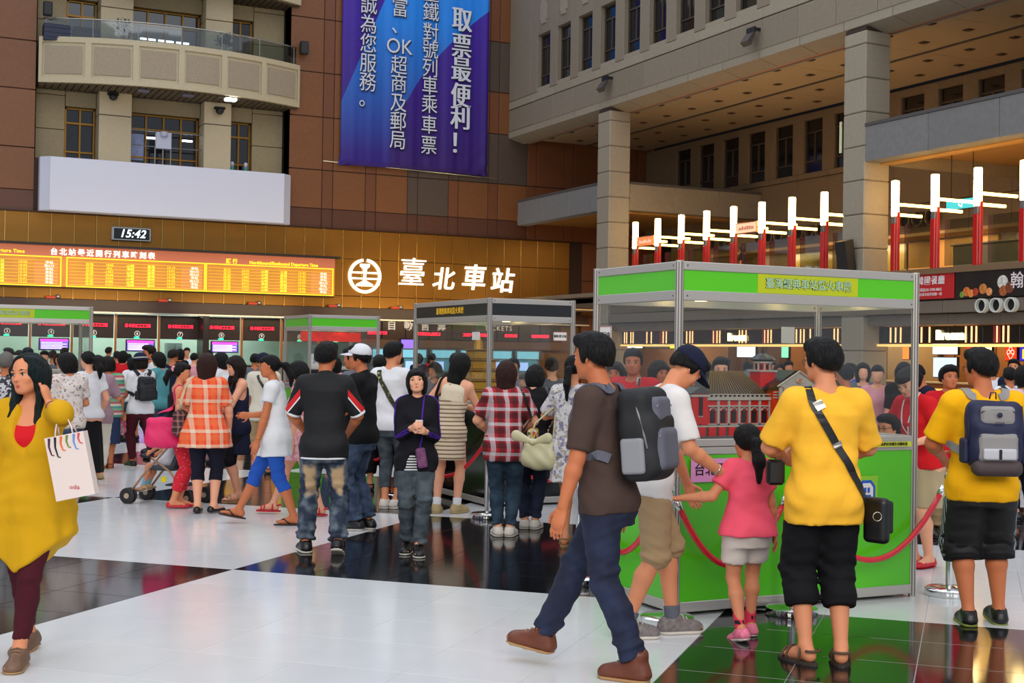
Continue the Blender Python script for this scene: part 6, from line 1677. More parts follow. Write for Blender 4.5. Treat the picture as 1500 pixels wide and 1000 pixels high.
def floral(key, base, spots, scale=22, th=.42):
    def f(nt, x, y, z):
        tc = nt.nodes.new('ShaderNodeTexCoord'); c = nmix(nt, 0.0, base, base)
        for i, sc in enumerate(spots):
            v = nt.nodes.new('ShaderNodeTexNoise'); v.inputs['Scale'].default_value = scale*(1+.35*i); v.inputs['Detail'].default_value = 2
            mp = nt.nodes.new('ShaderNodeMapping'); mp.inputs['Location'].default_value = (i*3.1, i, 0); nt.links.new(tc.outputs['Object'], mp.inputs[0]); nt.links.new(mp.outputs[0], v.inputs['Vector'])
            c = nmix(nt, nmath(nt, 'GREATER_THAN', v.outputs['Fac'], 1-th), c, sc)
        return c
    return pattern('floral_'+key, f, .85)
j_blue = jeans('faded_blue', (38, 52, 78), (98, 116, 140)); j_dark = jeans('dark_indigo', (20, 26, 50), (38, 50, 84), amt=.5); j_worn = jeans('worn_patched', (32, 44, 66), (120, 132, 142), (.60, .13, (192, 160, 122)), .8)
j_teal = jeans('teal_blue', (26, 46, 66), (60, 88, 108)); j_grey = jeans('grey_blue', (52, 62, 70), (92, 102, 108)); j_mid = jeans('mid_blue', (44, 60, 88), (92, 110, 136))
c_black = cloth('black', (17, 17, 20)); c_white = cloth('white', (226, 226, 230)); c_yellow = cloth('yellow', (250, 186, 52)); c_mustard = cloth('mustard', (206, 156, 12), nscale=3)
c_brown = cloth('brown_grey', (74, 57, 51)); c_pink = cloth('coral_pink', (252, 92, 116)); c_cream = cloth('cream', (214, 206, 188)); c_khaki = cloth('khaki', (168, 140, 104)); c_navy = cloth('navy', (24, 28, 52))
c_red = cloth('red', (208, 24, 34)); c_maroon = cloth('maroon', (72, 18, 30)); c_blue = cloth('royal_blue', (36, 84, 176)); c_grey = cloth('grey', (96, 100, 110)); c_mauve = cloth('mauve', (164, 132, 142)); c_teal = cloth('teal', (84, 150, 156))
c_purple = cloth('purple', (72, 36, 140)); c_lpink = cloth('light_pink', (222, 150, 160)); c_green = cloth('green', (34, 110, 60)); c_hot = cloth('hot_pink', (226, 36, 108)); c_orange = cloth('orange', (226, 110, 40))
r_white = M('sole_white', (208, 200, 188), rough=.6); r_black = M('sole_black', (20, 19, 19), rough=.6); r_brown = M('sole_tan', (168, 128, 84), rough=.6); s_brown = M('leather_brown', (104, 50, 28), rough=.45); s_blk = M('leather_black', (18, 17, 18), rough=.4)
s_grey = M('runner_grey', (120, 112, 110), rough=.7, nscale=40, namt=.4); s_tan = M('canvas_tan', (178, 156, 110), rough=.8); s_white = M('canvas_white', (216, 208, 198), rough=.7); s_pinkshoe = M('pink_shoe', (236, 120, 150), rough=.5, nscale=40, namt=.3); s_red = M('red_flat', (196, 20, 40), rough=.4)
m_metal = M('buckle_metal', (190, 186, 176), rough=.25, metal=.9)
def rbox(F, c, h, r=.01, R=None, k=.012): F.box(c, h, r, R, k)
def hollow_tri(): pass

# ================================================================== NEAR FIGURES
# --- woman in the mustard cardigan
P = Person(*at(40, 7.05), 178, 1.62, 'person in a mustard yellow cardigan, holding a white shopping bag on one arm', 'f', 1.0, head=(-20, 4, 5), feet={-1: (.16, .02, 0, 10), 1: (-.24, .09, .0, 5, -8)},
           hands={-1: (-.070, .030, .835), 1: (.17, .06, .50)}, elbows={-1: (-1, .5, -.75), 1: (.6, -.6, 0)}, wrist={-1: (.35, .0, 1)}, skin_='mid', h=.0085, detail=2)
P.curl = {-1: .5}
P.top(c_red, .60, 0, .006, name='red_top', tank=True, neck=(.050, .035, .02), wr=0)
def vee(s, F):
    H = s.H; F.cone(s.up(0, .085*H, .90*H), s.up(-.004*H, .088*H, .675*H), .080*H, .018*H, k=.006, mode='s'); F.half(np.array([0, 0, .48]), np.array([-.8, 0, -1.0]), .02); F.half(np.array([0, 0, .48]), np.array([.8, 0, -1.0]), .02)
P.top(c_mustard, .285, 1.12, .024, flare=.18, name='cardigan', sg=.020, wr=.005, zfold=.62, fold=.010, fn_=9, front=vee, cuff=.02)
P.pants(c_maroon, .60, .075, (.006, .004, .004), name='leggings', wr=.003)
P.shoes(M('brogue_brown', (112, 82, 62), rough=.5), r_brown, 'oxford', laces=M('lace_tan', (150, 120, 90)))
P.hair('long', 'teal', 1.02, 2.3, 'front', bang=False)
MB().ell(tuple(P.hp_(.05, -.12, .56)), (.030, .028, .024), 12, 8).build('hair_knot', hairmat('teal'), P.root, True)
w_ = P.el[-1]*.25+P.wr[-1]*.75; d_ = unit(P.wr[-1]-P.el[-1]); n1 = unit(np.cross(d_, (0, 1, 0))); n2 = np.cross(d_, n1)
MB().tube([w_+(n1*math.cos(a)+n2*math.sin(a))*.031 for a in np.linspace(0, 2*PI, 17)[:-1]], .004, 5, closed=True).build('bracelet', s_brown, P.root, True)
# shopping bag hanging from the crook of the arm
el = P.el[-1]
B = P.bag_root('shopping_bag', 'white paper shopping bag with printed dancing legs, hung from an elbow', 'bag')
mp_ = M('paper_bag_white', (232, 214, 206), rough=.55); c0 = el+np.array([-.03, .02, -.065]); Rb = roty(math.radians(12))@rotz(math.radians(6))
bx_ = lambda x, y, z: c0+Rb@np.array([x, y, z])
mb = MB(); hw, dp, bh = .098, .045, .325
vs = [bx_(x*(hw), y*dp, z) for z in (-.04-bh, -.04) for x, y in ((-1, -1), (1, -1), (1, 1), (-1, 1))]
mb.add(vs, [(0, 3, 2, 1), (0, 1, 5, 4), (1, 2, 6, 5), (2, 3, 7, 6), (3, 0, 4, 7)]); o = mb.build('bag_body', mp_, B); o.modifiers.new('thickness', 'SOLIDIFY').thickness = .002
for y in (-dp, dp): MB().tube([bx_(-.045, y, -.05), bx_(-.040, y*.6, -.01), bx_(-.015, 0, .075), bx_(.015, 0, .075), bx_(.040, y*.6, -.01), bx_(.045, y, -.05)], .004, 5).build('handle', mp_, B, True)
# the printed legs on the face turned to the camera (+y of the figure)
for k, (x, c, L) in enumerate(((.075, (70, 20, 60), .085), (.045, (20, 18, 26), .10), (.015, (236, 110, 30), .07), (-.015, (110, 140, 60), .06), (-.05, (110, 150, 220), .075), (-.075, (214, 90, 90), .05))):
    pl = MB(); pts = [bx_(x, dp+.0015, -.045), bx_(x+.008, dp+.0015, -.045-L*.5), bx_(x+.002, dp+.0015, -.045-L), bx_(x-.01, dp+.0015, -.05-L)]
    pl.tube(pts, [.007, .005, .0035, .003], 5).build('printed_leg', M('bagprint_%d' % k, c), B)
q = text('printed_word', 'nadia', .03, tuple(bx_(.0, dp+.002, -.31)), M('bag_red', (200, 40, 60)), B, rot=(PI/2, 0, PI), ext=.0003)

# --- walking man with the brown t-shirt and grey backpack
P = Person(*at(886, 6.93), 62, 1.77, 'person walking in a brown t-shirt, dark jeans and brown shoes with a grey backpack', 'm', 1.0, lean=5, head=(-6, 0, 0), feet={1: (.42, .05, .015, 0, 8), -1: (-.19, .06, .0, 0, 0)},
           hands={-1: (-.165, .085, .425), 1: (.15, .02, .46)}, elbows={-1: (-.2, -1, -.2), 1: (.2, -1, 0)}, skin_='tan', h=.0085, detail=2, hipsway=0)
P.top(c_brown, .475, .88, .016, belly=.008, name='tshirt', sg=.020, ph=1)
P.pants(j_dark, .58, .055, (.012, .016, .022), name='jeans', wr=.006, flare=.008)
P.shoes(s_brown, r_brown, 'boot', laces=M('lace_tan', (150, 120, 90))); P.hair('short', 'black', 1.05); BP1 = P
def backpack(P, label, main, panel, trim, w_=.15, dep=.085, z0=.60, z1=.825, nm='backpack'):
    H = P.H; B = P.bag_root(nm, label, 'backpack'); R = P.R; c = lambda x, y, z: P.up(x, y, z*H)
    F = Field(); zc, hz = (z0+z1)/2, (z1-z0)/2*H; yb = -.072*H-dep
    F.box(c(0, yb, zc-.01), (w_, dep*.85, hz), .06, R, k=.02); F.box(c(0, yb-.02, zc-.04), (w_*.9, dep, hz*.72), .06, R, k=.03); F.wear = None
    F.noise(lambda p: .003*np.sin(p[:, 2]*40+p[:, 0]*20)); field_obj(F, .010, 'main_compartment', main, B)
    G = Field(); G.box(c(0, yb-dep*1.0, zc-.055), (w_*.72, dep*.38, hz*.46), .035, R, k=.02); field_obj(G, .009, 'front_pocket', panel, B)
    G = Field(); G.box(c(0, yb-dep*.86, zc+.055), (w_*.62, dep*.30, hz*.30), .03, R, k=.02); field_obj(G, .009, 'upper_pocket', panel, B)
    for q in (-1, 1):
        G = Field(); G.box(c(q*(w_+.008), yb, zc-.07), (.018, dep*.6, hz*.38), .016, R, k=.01); field_obj(G, .009, 'side_pocket', trim, B)
        z_ = [c(q*w_*.5, yb-dep*1.20, zc-.09+.012*k) for k in range(2)]
        MB().tube([c(q*w_*.95, yb-.02, zc+.09), c(q*w_*.97, yb-dep*.5, zc+.02), c(q*w_*.95, yb-dep*.7, zc-.05)], .006, 5).build('side_strap', trim, B, True)
        P.ribbon([c(q*.045*H, yb+.04, z1+.005), c(q*.062*H, -.055*H, .835), c(q*.072*H, .0, .845), c(q*.078*H, .06*H, .81), c(q*.088*H, .075*H, .75), c(q*.100*H, .05*H, .69), c(q*.105*H, -.01*H, .655), c(q*.095*H, -.07*H, .635)], .05, panel, 'shoulder_strap', B, .008, .008, 34)
    MB().tube([c(-.02, yb+.02, z1-.005), c(-.015, yb+.01, z1+.018), c(.015, yb+.01, z1+.018), c(.02, yb+.02, z1-.005)], .005, 5).build('grab_handle', trim, B, True)
    for zz, ww in ((zc+.085, .62), (zc-.0, .74)):
        MB().tube([c(ww*w_*math.cos(a), yb-dep*(1.12 if zz > zc+.05 else 1.25)-.0, zz-.02+.012*math.sin(a)) for a in np.linspace(0, PI, 9)], .003, 4).build('zip', trim, B)
    return B, c, yb
g_bp = M('backpack_grey', (92, 92, 104), rough=.7, nscale=8, namt=.1); g_bp2 = M('backpack_black', (26, 26, 30), rough=.7); g_bp3 = M('backpack_light_grey', (138, 138, 142), rough=.7)
backpack(P, 'grey and black backpack worn over the brown t-shirt', g_bp2, g_bp, g_bp3, .165, .105, .575, .845)

# --- bending man in the navy cap
P = Person(*at(948, 7.90), -78, 1.76, 'person in a navy cap, white t-shirt and khaki shorts bending over the booth', 'm', .96, lean=13, head=(8, 38, 0), feet={-1: (.17, .05, 0, 4), 1: (-.14, .045, .0, 4)},
           hands={1: (.10, .215, .560), -1: (-.10, .17, .50)}, elbows={1: (.6, -1, -.4), -1: (-.4, -1, -.3)}, skin_='mid', h=.009, detail=2)
P.top(cloth('white_tee_long', (222, 218, 216)), .47, .85, .018, name='tshirt', sg=.022, ph=3, wr=.005); P.pants(c_khaki, .58, .265, (.014, .018, .02), name='shorts', wide=.012, wr=.005)
P.shoes(s_grey, r_white, 'sneaker', laces=s_white); P.socks(c_grey, .085); P.hair('short', 'black', 1.0); P.cap(c_navy)
B = P.bag_root('mobile_phone', 'dark phone with a purple cover in the hand of the bending man', 'phone'); hd = P.wr[1]+P.hd[1]*.11
MB().cbox(-.018, .018, -.06, .06, -.03, .03, .008).build('phone_body', M('violet_grey_case', (110, 90, 120), rough=.4), B).location = hd+np.array([0.005, .02, -.01])
MB().tube([hd+np.array([0, 0, 0]), hd+np.array([.0, -.02, -.05]), hd+np.array([.02, -.04, -.02]), hd+np.array([.01, -.03, .02])], .004, 5).build('wrist_cord', c_black, B, True)
w_ = P.el[1]*.12+P.wr[1]*.88; d_ = unit(P.wr[1]-P.el[1]); n1 = unit(np.cross(d_, (0, 1, 0))); n2 = np.cross(d_, n1)
MB().tube([w_+(n1*math.cos(a)+n2*math.sin(a))*.030 for a in np.linspace(0, 2*PI, 17)[:-1]], .006, 6, closed=True).build('wristwatch', m_metal, P.root, True)
CAPHAND = P.wr[-1]+P.hd[-1]*.1

# --- girl in pink
P = Person(*at(1093, 7.86), 6, 1.25, 'child in a coral pink t-shirt and white shorts with a ponytail, arm stretched out', 'f', 1.0, head=(12, 8, 0), feet={-1: (-.06, .05, .0, 14, -14), 1: (.10, .05, .0, -12)},
           hands={-1: (-.32, .02, .660), 1: (.148, .03, .435)}, elbows={-1: (0, -.3, -1), 1: (.5, -1, 0)}, skin_='mid', h=.008, detail=2)
P.top(c_pink, .49, .62, .016, flare=.18, name='tshirt', sg=.022, shoulder=1.15, ph=2, wr=.0035); P.pants(cloth('white_shorts', (222, 210, 200)), .56, .36, (.012, .02, .02), name='shorts', wide=.014)
P.shoes(s_pinkshoe, r_white, 'sneaker', laces=s_white)
P.socks(pattern('sock_hearts', lambda nt, x, y, z: nmix(nt, nmath(nt, 'MULTIPLY', stripe(nt, z, .05, .45), stripe(nt, nmath(nt, 'ADD', x, y), .03, .5)), (230, 50, 80), (25, 14, 20))), .155)
P.hair('pulled', 'black', 1.2, pony={'at': (-.06, -.46, .05), 'dir': (-.1, -.5, -1), 'len': 1.5, 'r': .19, 'tie': ('lemon', (240, 210, 90))}, bang=False)
MB().ell(tuple(P.tie+np.array([.03, -.02, 0])), (.012, .012, .012), 8, 6).build('hair_tie_bead', c_hot, P.root, True)

# --- man in yellow with crossbody bag
P = Person(*at(1204, 7.28), 5, 1.76, 'person in a yellow t-shirt and black cropped trousers with a crossbody bag', 'm', 1.03, head=(26, 4, 0), feet={-1: (-.02, .10, 0, 26), 1: (-.06, .085, .0, 16)},
           hands={-1: (-.08, .17, .625), 1: (.08, .17, .625)}, elbows={-1: (-1, -.5, -.6), 1: (1, -.5, -.6)}, skin_='mid', h=.009, detail=2)
P.top(c_yellow, .432, .90, .020, flare=.06, belly=.008, name='tshirt', sg=.026, ph=5, wr=.005); P.pants(c_black, .56, .165, (.018, .024, .030), name='cropped_trousers', wide=.014, wr=.006)
P.shoes(M('sandal_brown', (84, 64, 46), rough=.7), M('sandal_sole', (58, 48, 40), rough=.7), 'sandal'); P.hair('short', 'black', 1.06); P.glasses()
B = P.bag_root('crossbody_bag', 'black crossbody bag resting on the hip of the yellow t-shirt man', 'bag'); H = P.H
P.ribbon([P.up(.02*H, .075*H, .77*H), P.up(-.035*H, .05*H, .835*H), P.up(-.062*H, -.01*H, .85*H), P.up(-.058*H, -.06*H, .80*H), P.up(.0, -.085*H, .70*H), P.up(.065*H, -.085*H, .60*H), P.up(.125*H, -.06*H, .505*H)], .042, s_blk, 'strap', B, .004, .006, 40)
P.ribbon([P.up(-.050*H, -.072*H, .815*H), P.up(-.036*H, -.082*H, .79*H)], .052, m_metal, 'buckle', B, .006, .010, 6); P.ribbon([P.up(.012*H, -.09*H, .685*H), P.up(.018*H, -.09*H, .675*H)], .05, m_metal, 'ring', B, .005, .010, 5)
F = Field(); cb = P.up(.158*H, -.030*H, .445*H); F.box(cb, (.036, .075, .125), .03, rotz(math.radians(35)), k=.01); field_obj(F, .009, 'body', s_blk, B)
F = Field(); F.box(cb+rotz(math.radians(35))@np.array([.036, 0, .02]), (.012, .078, .09), .012, rotz(math.radians(35))); field_obj(F, .009, 'flap', g_bp2, B)
MB().tube([cb+np.array([-.03+.024*math.cos(a), -.09, .03+.024*math.sin(a)]) for a in np.linspace(0, 2*PI, 14)[:-1]], .003, 5, closed=True).build('d_ring', m_metal, B, True)
B = P.bag_root('camera_pouch', 'small black camera pouch dangling at the elbow of the yellow t-shirt man', 'pouch'); c0 = P.el[-1]+np.array([.045, .03, -.13])
MB().cbox(-.05, .05, -.03, .03, -.08, .06, .015).build('pouch_body', s_blk, B).location = c0; MB().tube([c0+np.array([0, 0, .05]), c0+np.array([.01, .01, .14])], .004, 5).build('cord', s_blk, B)

# --- man in yellow with a backpack
P = Person(*at(1436, 8.35), -2, 1.73, 'person in a yellow t-shirt and black basketball shorts with a blue backpack', 'm', 1.12, head=(30, 3, 0), feet={-1: (.02, .07, 0, -4), 1: (.10, .145, .0, 2, 6)},
           hands={-1: (-.10, .16, .60), 1: (.13, .17, .63)}, elbows={-1: (-1, -.6, -.6), 1: (1, -.6, -.8)}, skin_='tan', h=.009, detail=2)
P.top(cloth('yellow_deep', (250, 182, 8)), .455, .88, .020, belly=.015, flare=.04, name='tshirt', sg=.028, ph=7, wr=.004)
m_bsh = pattern('basket_shorts', lambda nt, x, y, z: nmix(nt, nmath(nt, 'LESS_THAN', z, .435), nmix(nt, nmath(nt, 'MULTIPLY', nmath(nt, 'GREATER_THAN', nmath(nt, 'ABSOLUTE', x), .215), stripe(nt, y, .03, .5)), (15, 14, 16), (150, 155, 165)), (128, 126, 130)), .7)
P.pants(m_bsh, .56, .235, (.026, .034, .036), name='basketball_shorts', wide=.026, wr=.004); P.pants(c_black, .5, .222, (.02, .036, .036), name='shorts_hem', wide=.022, wr=0)
P.shoes(s_blk, M('sole_lime', (120, 128, 50), rough=.6), 'sneaker', laces=g_bp); P.hair('short', 'black', 1.04); P.glasses()
n_bp = M('backpack_navy', (24, 28, 62), rough=.65, nscale=10, namt=.1)
B, c, yb = backpack(P, 'navy, grey and brown backpack worn over the yellow t-shirt', n_bp, M('backpack_silver', (142, 138, 136), rough=.6), n_bp, .17, .085, .595, .83)
F = Field(); F.box(c(0, yb-.07, .585), (.15, .06, .05), .045, P.R); field_obj(F, .01, 'brown_base', M('backpack_brown', (72, 58, 60), rough=.7), B)
F = Field(); F.box(c(0, yb-.125, .635), (.10, .012, .035), .01, P.R); field_obj(F, .008, 'pale_flap', M('backpack_pale', (190, 190, 196), rough=.5), B); MB().cbox(-.008, .008, -.006, .006, -.03, .03, .003).build('flap_strap', g_bp2, B).location = c(0, yb-.14, .635)
MB().ell((0, 0, 0), (.016, .004, .016), 12, 8).build('round_badge', n_bp, B, True).location = c(0, yb-.118, .772); text('word_mark', 'GEAR', .022, tuple(c(0, yb-.122, .742)), n_bp, B, rot=(PI/2, 0, 0), ext=.001, bold=.02)

# --- woman in the black jacket with purple stripes
P = Person(*at(607, 11.05), 186, 1.53, 'person in a black jacket with purple stripes looking at the camera', 'f', .94, head=(-4, -2, 5), feet={1: (-.02, .055, 0, 12), -1: (.14, .03, .0, 0)},
           hands={1: (.03, .155, .685), -1: (-.045, .145, .665)}, elbows={1: (.5, -1, -.9), -1: (-.5, -1, -.9)}, skin_='fair', h=.009, detail=2)
P.top(hstripes('black_white', ((20, 20, 24), (220, 220, 222)), .022), .44, 0, .008, name='striped_top', tank=True, wr=0)
def jack(s, F):
    H = s.H; F.cone(s.up(0, .08*H, .90*H), s.up(0, .09*H, .725*H), .07*H, .016*H, k=.006, mode='s'); F.cone(s.up(.03*H, .09*H, .40*H), s.up(.02*H, .08*H, .56*H), .055*H, .015*H, k=.006, mode='s')
P.top(cloth('jacket_black', (20, 18, 26)), .445, 1.9, .016, name='jacket', sg=.014, front=jack, flare=.06, collar=True, wr=.005)
for q in (-1, 1):
    for k in range(3):
        off = np.array([q*.02, 0, .0]); a, b_, c_ = P.sh[q], P.el[q], P.wr[q]; dx = (k-1)*.02
        P.ribbon([P.up(q*.05*1.53, dx*.5, .86*1.53), a+np.array([q*.03, dx, .05]), (a+b_)/2+np.array([q*.06, dx, .0]), b_+np.array([q*.05, dx, -.02]), b_*.5+c_*.5+np.array([q*.04, .04+dx*.3, -.02+dx]), b_*.15+c_*.85+np.array([q*.02, .05, -.02+dx])], .011, c_purple, 'sleeve_stripe', P.root, .003, .003, 30)
P.pants(j_grey, .58, .06, (.012, .016, .020), name='jeans', wr=.006, flare=.006); P.shoes(s_blk, r_white, 'sneaker'); P.hair('bob', 'black', .95, length=.56)
B = P.bag_root('purple_pouch', 'small purple pouch hanging at the waist of the black jacket', 'pouch'); c0 = np.array([-.04, .17, .80])
F = Field(); F.box(c0, (.042, .022, .085), .02, roty(.18)); field_obj(F, .009, 'pouch_body', M('pouch_purple', (112, 56, 100), rough=.6, nscale=30, namt=.4), B)
P.ribbon([P.up(-.06, -.02, 1.30), P.up(-.05, .08, 1.22), P.up(-.03, .13, 1.05), np.array([-.03, .16, .88])], .014, c_purple, 'strap', B, .003, .004, 18)
B = P.bag_root('mobile_phone', 'white phone held in both hands by the black jacket wearer', 'phone'); MB().cbox(-.03, .03, -.004, .004, -.055, .055, .003).build('phone_body', s_white, B).location = (P.wr[1]+P.wr[-1])/2+np.array([0, .07, .03])

# --- man in black polo, back turned
P = Person(*at(472, 10.95), 2, 1.73, 'person in a black polo shirt with red sleeve patches and worn jeans, back turned', 'm', 1.0, head=(-14, 4, 0), feet={-1: (.06, .145, 0, 18), 1: (-.10, .135, .02, 2, -22)},
           hands={-1: (-.10, .13, .56), 1: (.10, .13, .56)}, elbows={-1: (-1, -.5, -.3), 1: (1, -.5, -.3)}, skin_='tan', h=.0095, detail=1)
P.top(m_polo, .455, .92, .016, name='polo_shirt', sg=.020, collar=True, ph=4); 
F = Field()
for q in (-1, 1):
    e = P.sh[q]+(P.el[q]-P.sh[q])*.99; u_ = unit(P.el[q]-P.sh[q]); F.cone(P.sh[q]*.08+P.el[q]*.92, e, .026*1.73+.0215, .026*1.73+.0215, cut=[(e, u_), (e-u_*.024, -u_)])
field_obj(F, .008, 'sleeve_cuff', c_white, P.root)
P.pants(j_worn, .56, .05, (.014, .020, .024), name='jeans', wr=.008, flare=.014); P.shoes(s_blk, r_white, 'sneaker'); P.hair('short', 'black', 1.06)
F = Field(); tp = P.tprof(); F.prof((P.R, P.pel), [(-.065*1.73, 0, -.004, .099*1.73+.018, .069*1.73+.02), (-.056*1.73, 0, -.004, .099*1.73+.018, .069*1.73+.02)]); field_obj(F, .008, 'white_hem', c_white, P.root)
# --- man in the white cap
P = Person(*at(527, 12.45), 74, 1.72, 'person in a white cap and black shirt, face in profile', 'm', 1.04, head=(4, 4, 0), feet={-1: (.02, .06, 0, 10), 1: (-.05, .07, .0, 10)},
           hands={-1: (-.09, .17, .60), 1: (.06, .16, .60)}, elbows={-1: (-.7, -1, -.4), 1: (.7, -1, -.4)}, skin_='tan', h=.010, detail=1)
P.top(c_black, .47, .95, .016, belly=.02, name='shirt', sg=.02, collar=True); P.pants(j_mid, .57, .05, (.012, .02, .026), name='jeans', flare=.014, wr=.006); P.shoes(s_blk, r_white, 'sneaker', laces=s_white); P.hair('short', 'black', 1.0); P.cap(cloth('cap_white', (218, 218, 224)))
# --- red plaid shopper
P = Person(*at(738, 12.15), -4, 1.60, 'person in a red, black and white plaid shirt and jeans facing the black booth', 'f', 1.06, head=(0, 8, 0), feet={-1: (.0, .055, 0, 14), 1: (.0, .055, 0, 8)},
           hands={-1: (-.10, .12, .58), 1: (.09, .14, .60)}, elbows={-1: (-1, -.6, -.5), 1: (1, -.6, -.5)}, skin_='fair', h=.010, detail=1)
P.top(plaid('red_black', (178, 24, 40), (26, 16, 20), (214, 208, 212), .135), .43, .80, .018, flare=.06, name='plaid_shirt', sg=.026, shoulder=1.1); P.pants(j_teal, .56, .055, (.010, .010, .012), name='jeans'); P.shoes(s_white, r_white, 'sneaker'); P.hair('bob', 'brown', 1.03, length=.80)
def shoulder_bag(P, q, label, size, mat, smat, drop=.30, swid=.022, fwd=-.02, cat='bag', nm='shoulder_bag', taper=1.0, out=.02, hang=None, res=.009, soft=.05):
    H = P.H; B = P.bag_root(nm, label, cat); w_, d_, h_ = size; sh = P.sh[q]; top_ = hang if hang is not None else sh[2]-drop
    c0 = np.array([sh[0]+q*(.03*H*P.w+out+w_*.4), fwd+sh[1], top_-h_/2])
    F = Field(); F.box(c0, (w_/2, d_/2, h_/2), min(w_, d_)*.4, k=.01); F.ell(c0-np.array([0, 0, h_*.22]), (w_*.62, d_*.54, h_*.33), k=soft)
    F.noise(lambda p: .004*np.sin(p[:, 2]*45+p[:, 1]*38)); field_obj(F, res, 'bag_body', mat, B)
    for m in (-1, 1):
        P.ribbon([c0+np.array([0, m*d_*.36, h_*.45]), (c0+np.array([0, m*d_*.25, h_*.5])+sh)/2+np.array([q*.03, m*.03, .0]), sh+np.array([q*.005, m*.045, .035]), sh+np.array([-q*.02, 0, .065])], swid, smat, 'handle', B, .004, .006, 16)
    return B, c0
shoulder_bag(P, 1, 'red, white and green patterned tote on the shoulder of the plaid shirt', (.10, .26, .26), floral('tote', (206, 200, 180), ((190, 24, 30), (30, 60, 40), (210, 160, 40)), 16, .46), s_blk, .30, .024, .02)

# --- woman in the floral dress with cream handbag
P = Person(*at(836, 11.6), -22, 1.66, 'person in a white and lilac floral dress with a cream handbag', 'f', .98, head=(0, 4, 0), feet={-1: (-.02, .05, 0, 8), 1: (.10, .05, 0, 4)},
           hands={-1: (-.08, .16, .70), 1: (.06, .17, .78)}, elbows={-1: (-1, -.2, -.9), 1: (1, -.2, -.9)}, skin_='mid', h=.010, detail=1)
fl_ = floral('lilac', (214, 208, 208), ((132, 124, 160), (170, 160, 150)), 20, .43)
P.top(fl_, .46, .85, .016, name='dress_top', sg=.026); P.skirt(fl_, .53, .335, w1=.115, d1=.10, name='dress_skirt', fold=.008); P.shoes(M('sandal_tan', (170, 130, 90)), r_brown, 'sandal')
P.hair('pulled', 'black', 1.0, pony={'at': (0, -.47, .0), 'dir': (.1, -.5, -1), 'len': 1.5, 'r': .14, 'tie': ('rose', (180, 70, 90))})
B = P.bag_root('handbag', 'cream leather handbag with a bow held behind the floral dress', 'bag'); mcr = M('leather_cream', (206, 196, 158), rough=.42, nscale=6, namt=.08)
c0 = np.array([-.27, -.06, .80]); F = Field(); F.box(c0, (.155, .07, .12), .06, k=.02); F.ell(c0-np.array([0, 0, .05]), (.185, .085, .10), k=.05); F.noise(lambda p: .006*np.sin(p[:, 0]*45+p[:, 2]*18)*np.sin(p[:, 2]*30)); field_obj(F, .009, 'bag_body', mcr, B)
F = Field(); F.cone(c0+np.array([-.06, -.06, .10]), c0+np.array([-.20, -.08, .15]), .02, .05, k=.02, flat=(np.array([0, 1., 0]), 2.2)); F.cone(c0+np.array([-.04, -.06, .10]), c0+np.array([.09, -.07, .14]), .02, .045, k=.02, flat=(np.array([0, 1., 0]), 2.2)); F.ell(c0+np.array([-.05, -.07, .10]), (.03, .03, .03), k=.01); field_obj(F, .008, 'bow', mcr, B)
for m in (-1, 1): MB().tube([c0+np.array([m*.11, 0, .10]), c0+np.array([m*.09+.03, .02, .26]), c0+np.array([.12, .05, .42]), P.sh[-1]+np.array([.0, -.02, .06])], .008, 6).build('handle', mcr, B, True)
# --- person right behind plaid shopper with dark jeans
P = Person(*at(776, 12.7), -10, 1.60, 'person in a black top and dark jeans bending behind the patterned tote', 'f', 1.0, lean=16, head=(0, 15, 0), feet={-1: (0, .05, 0, 5), 1: (.0, .05, 0, 5)}, skin_='fair', h=.012, detail=1, hands={-1: (-.08, .2, .60), 1: (.10, .2, .6)})
P.top(c_black, .46, .9, .018, name='shirt'); P.pants(j_dark, .56, .055, name='jeans'); P.shoes(s_white, r_white); P.hair('long', 'black', 1, .8)
shoulder_bag(P, 1, 'large black duffel bag beside the dark jeans at the black booth', (.20, .42, .20), g_bp2, s_blk, .24, .03, .0)

# --- striped dress
P = Person(*at(655, 13.85), -14, 1.67, 'person in a cream and brown striped dress with a black tote', 'f', .98, side=9, head=(-6, 8, 4), feet={-1: (-.02, .11, 0, 10), 1: (.04, .09, 0, 20)}, hands={-1: (-.11, .12, .60), 1: (.06, .17, .66)}, elbows={-1: (-1, -.4, -.6), 1: (1, -.4, -.6)}, skin_='fair', h=.011, detail=1)
m_sd = hstripes('cream_brown', ((212, 196, 168), (212, 196, 168), (130, 96, 72)), .042)
P.top(m_sd, .46, 0, .012, name='dress_top', tank=True); P.skirt(m_sd, .53, .335, w1=.108, d1=.09, name='dress_skirt', fold=.003); P.top(cloth('cream_vest', (222, 206, 180)), .70, 0, .016, name='cream_yoke', tank=True, wr=0)
P.shoes(s_tan, s_tan, 'sneaker'); P.socks(c_white, .085); P.hair('bob', 'black', 1.08, length=1.0)
shoulder_bag(P, -1, 'black canvas tote on the shoulder of the striped dress', (.09, .30, .34), cloth('canvas_black', (20, 21, 24)), c_black, .33, .03, .02)
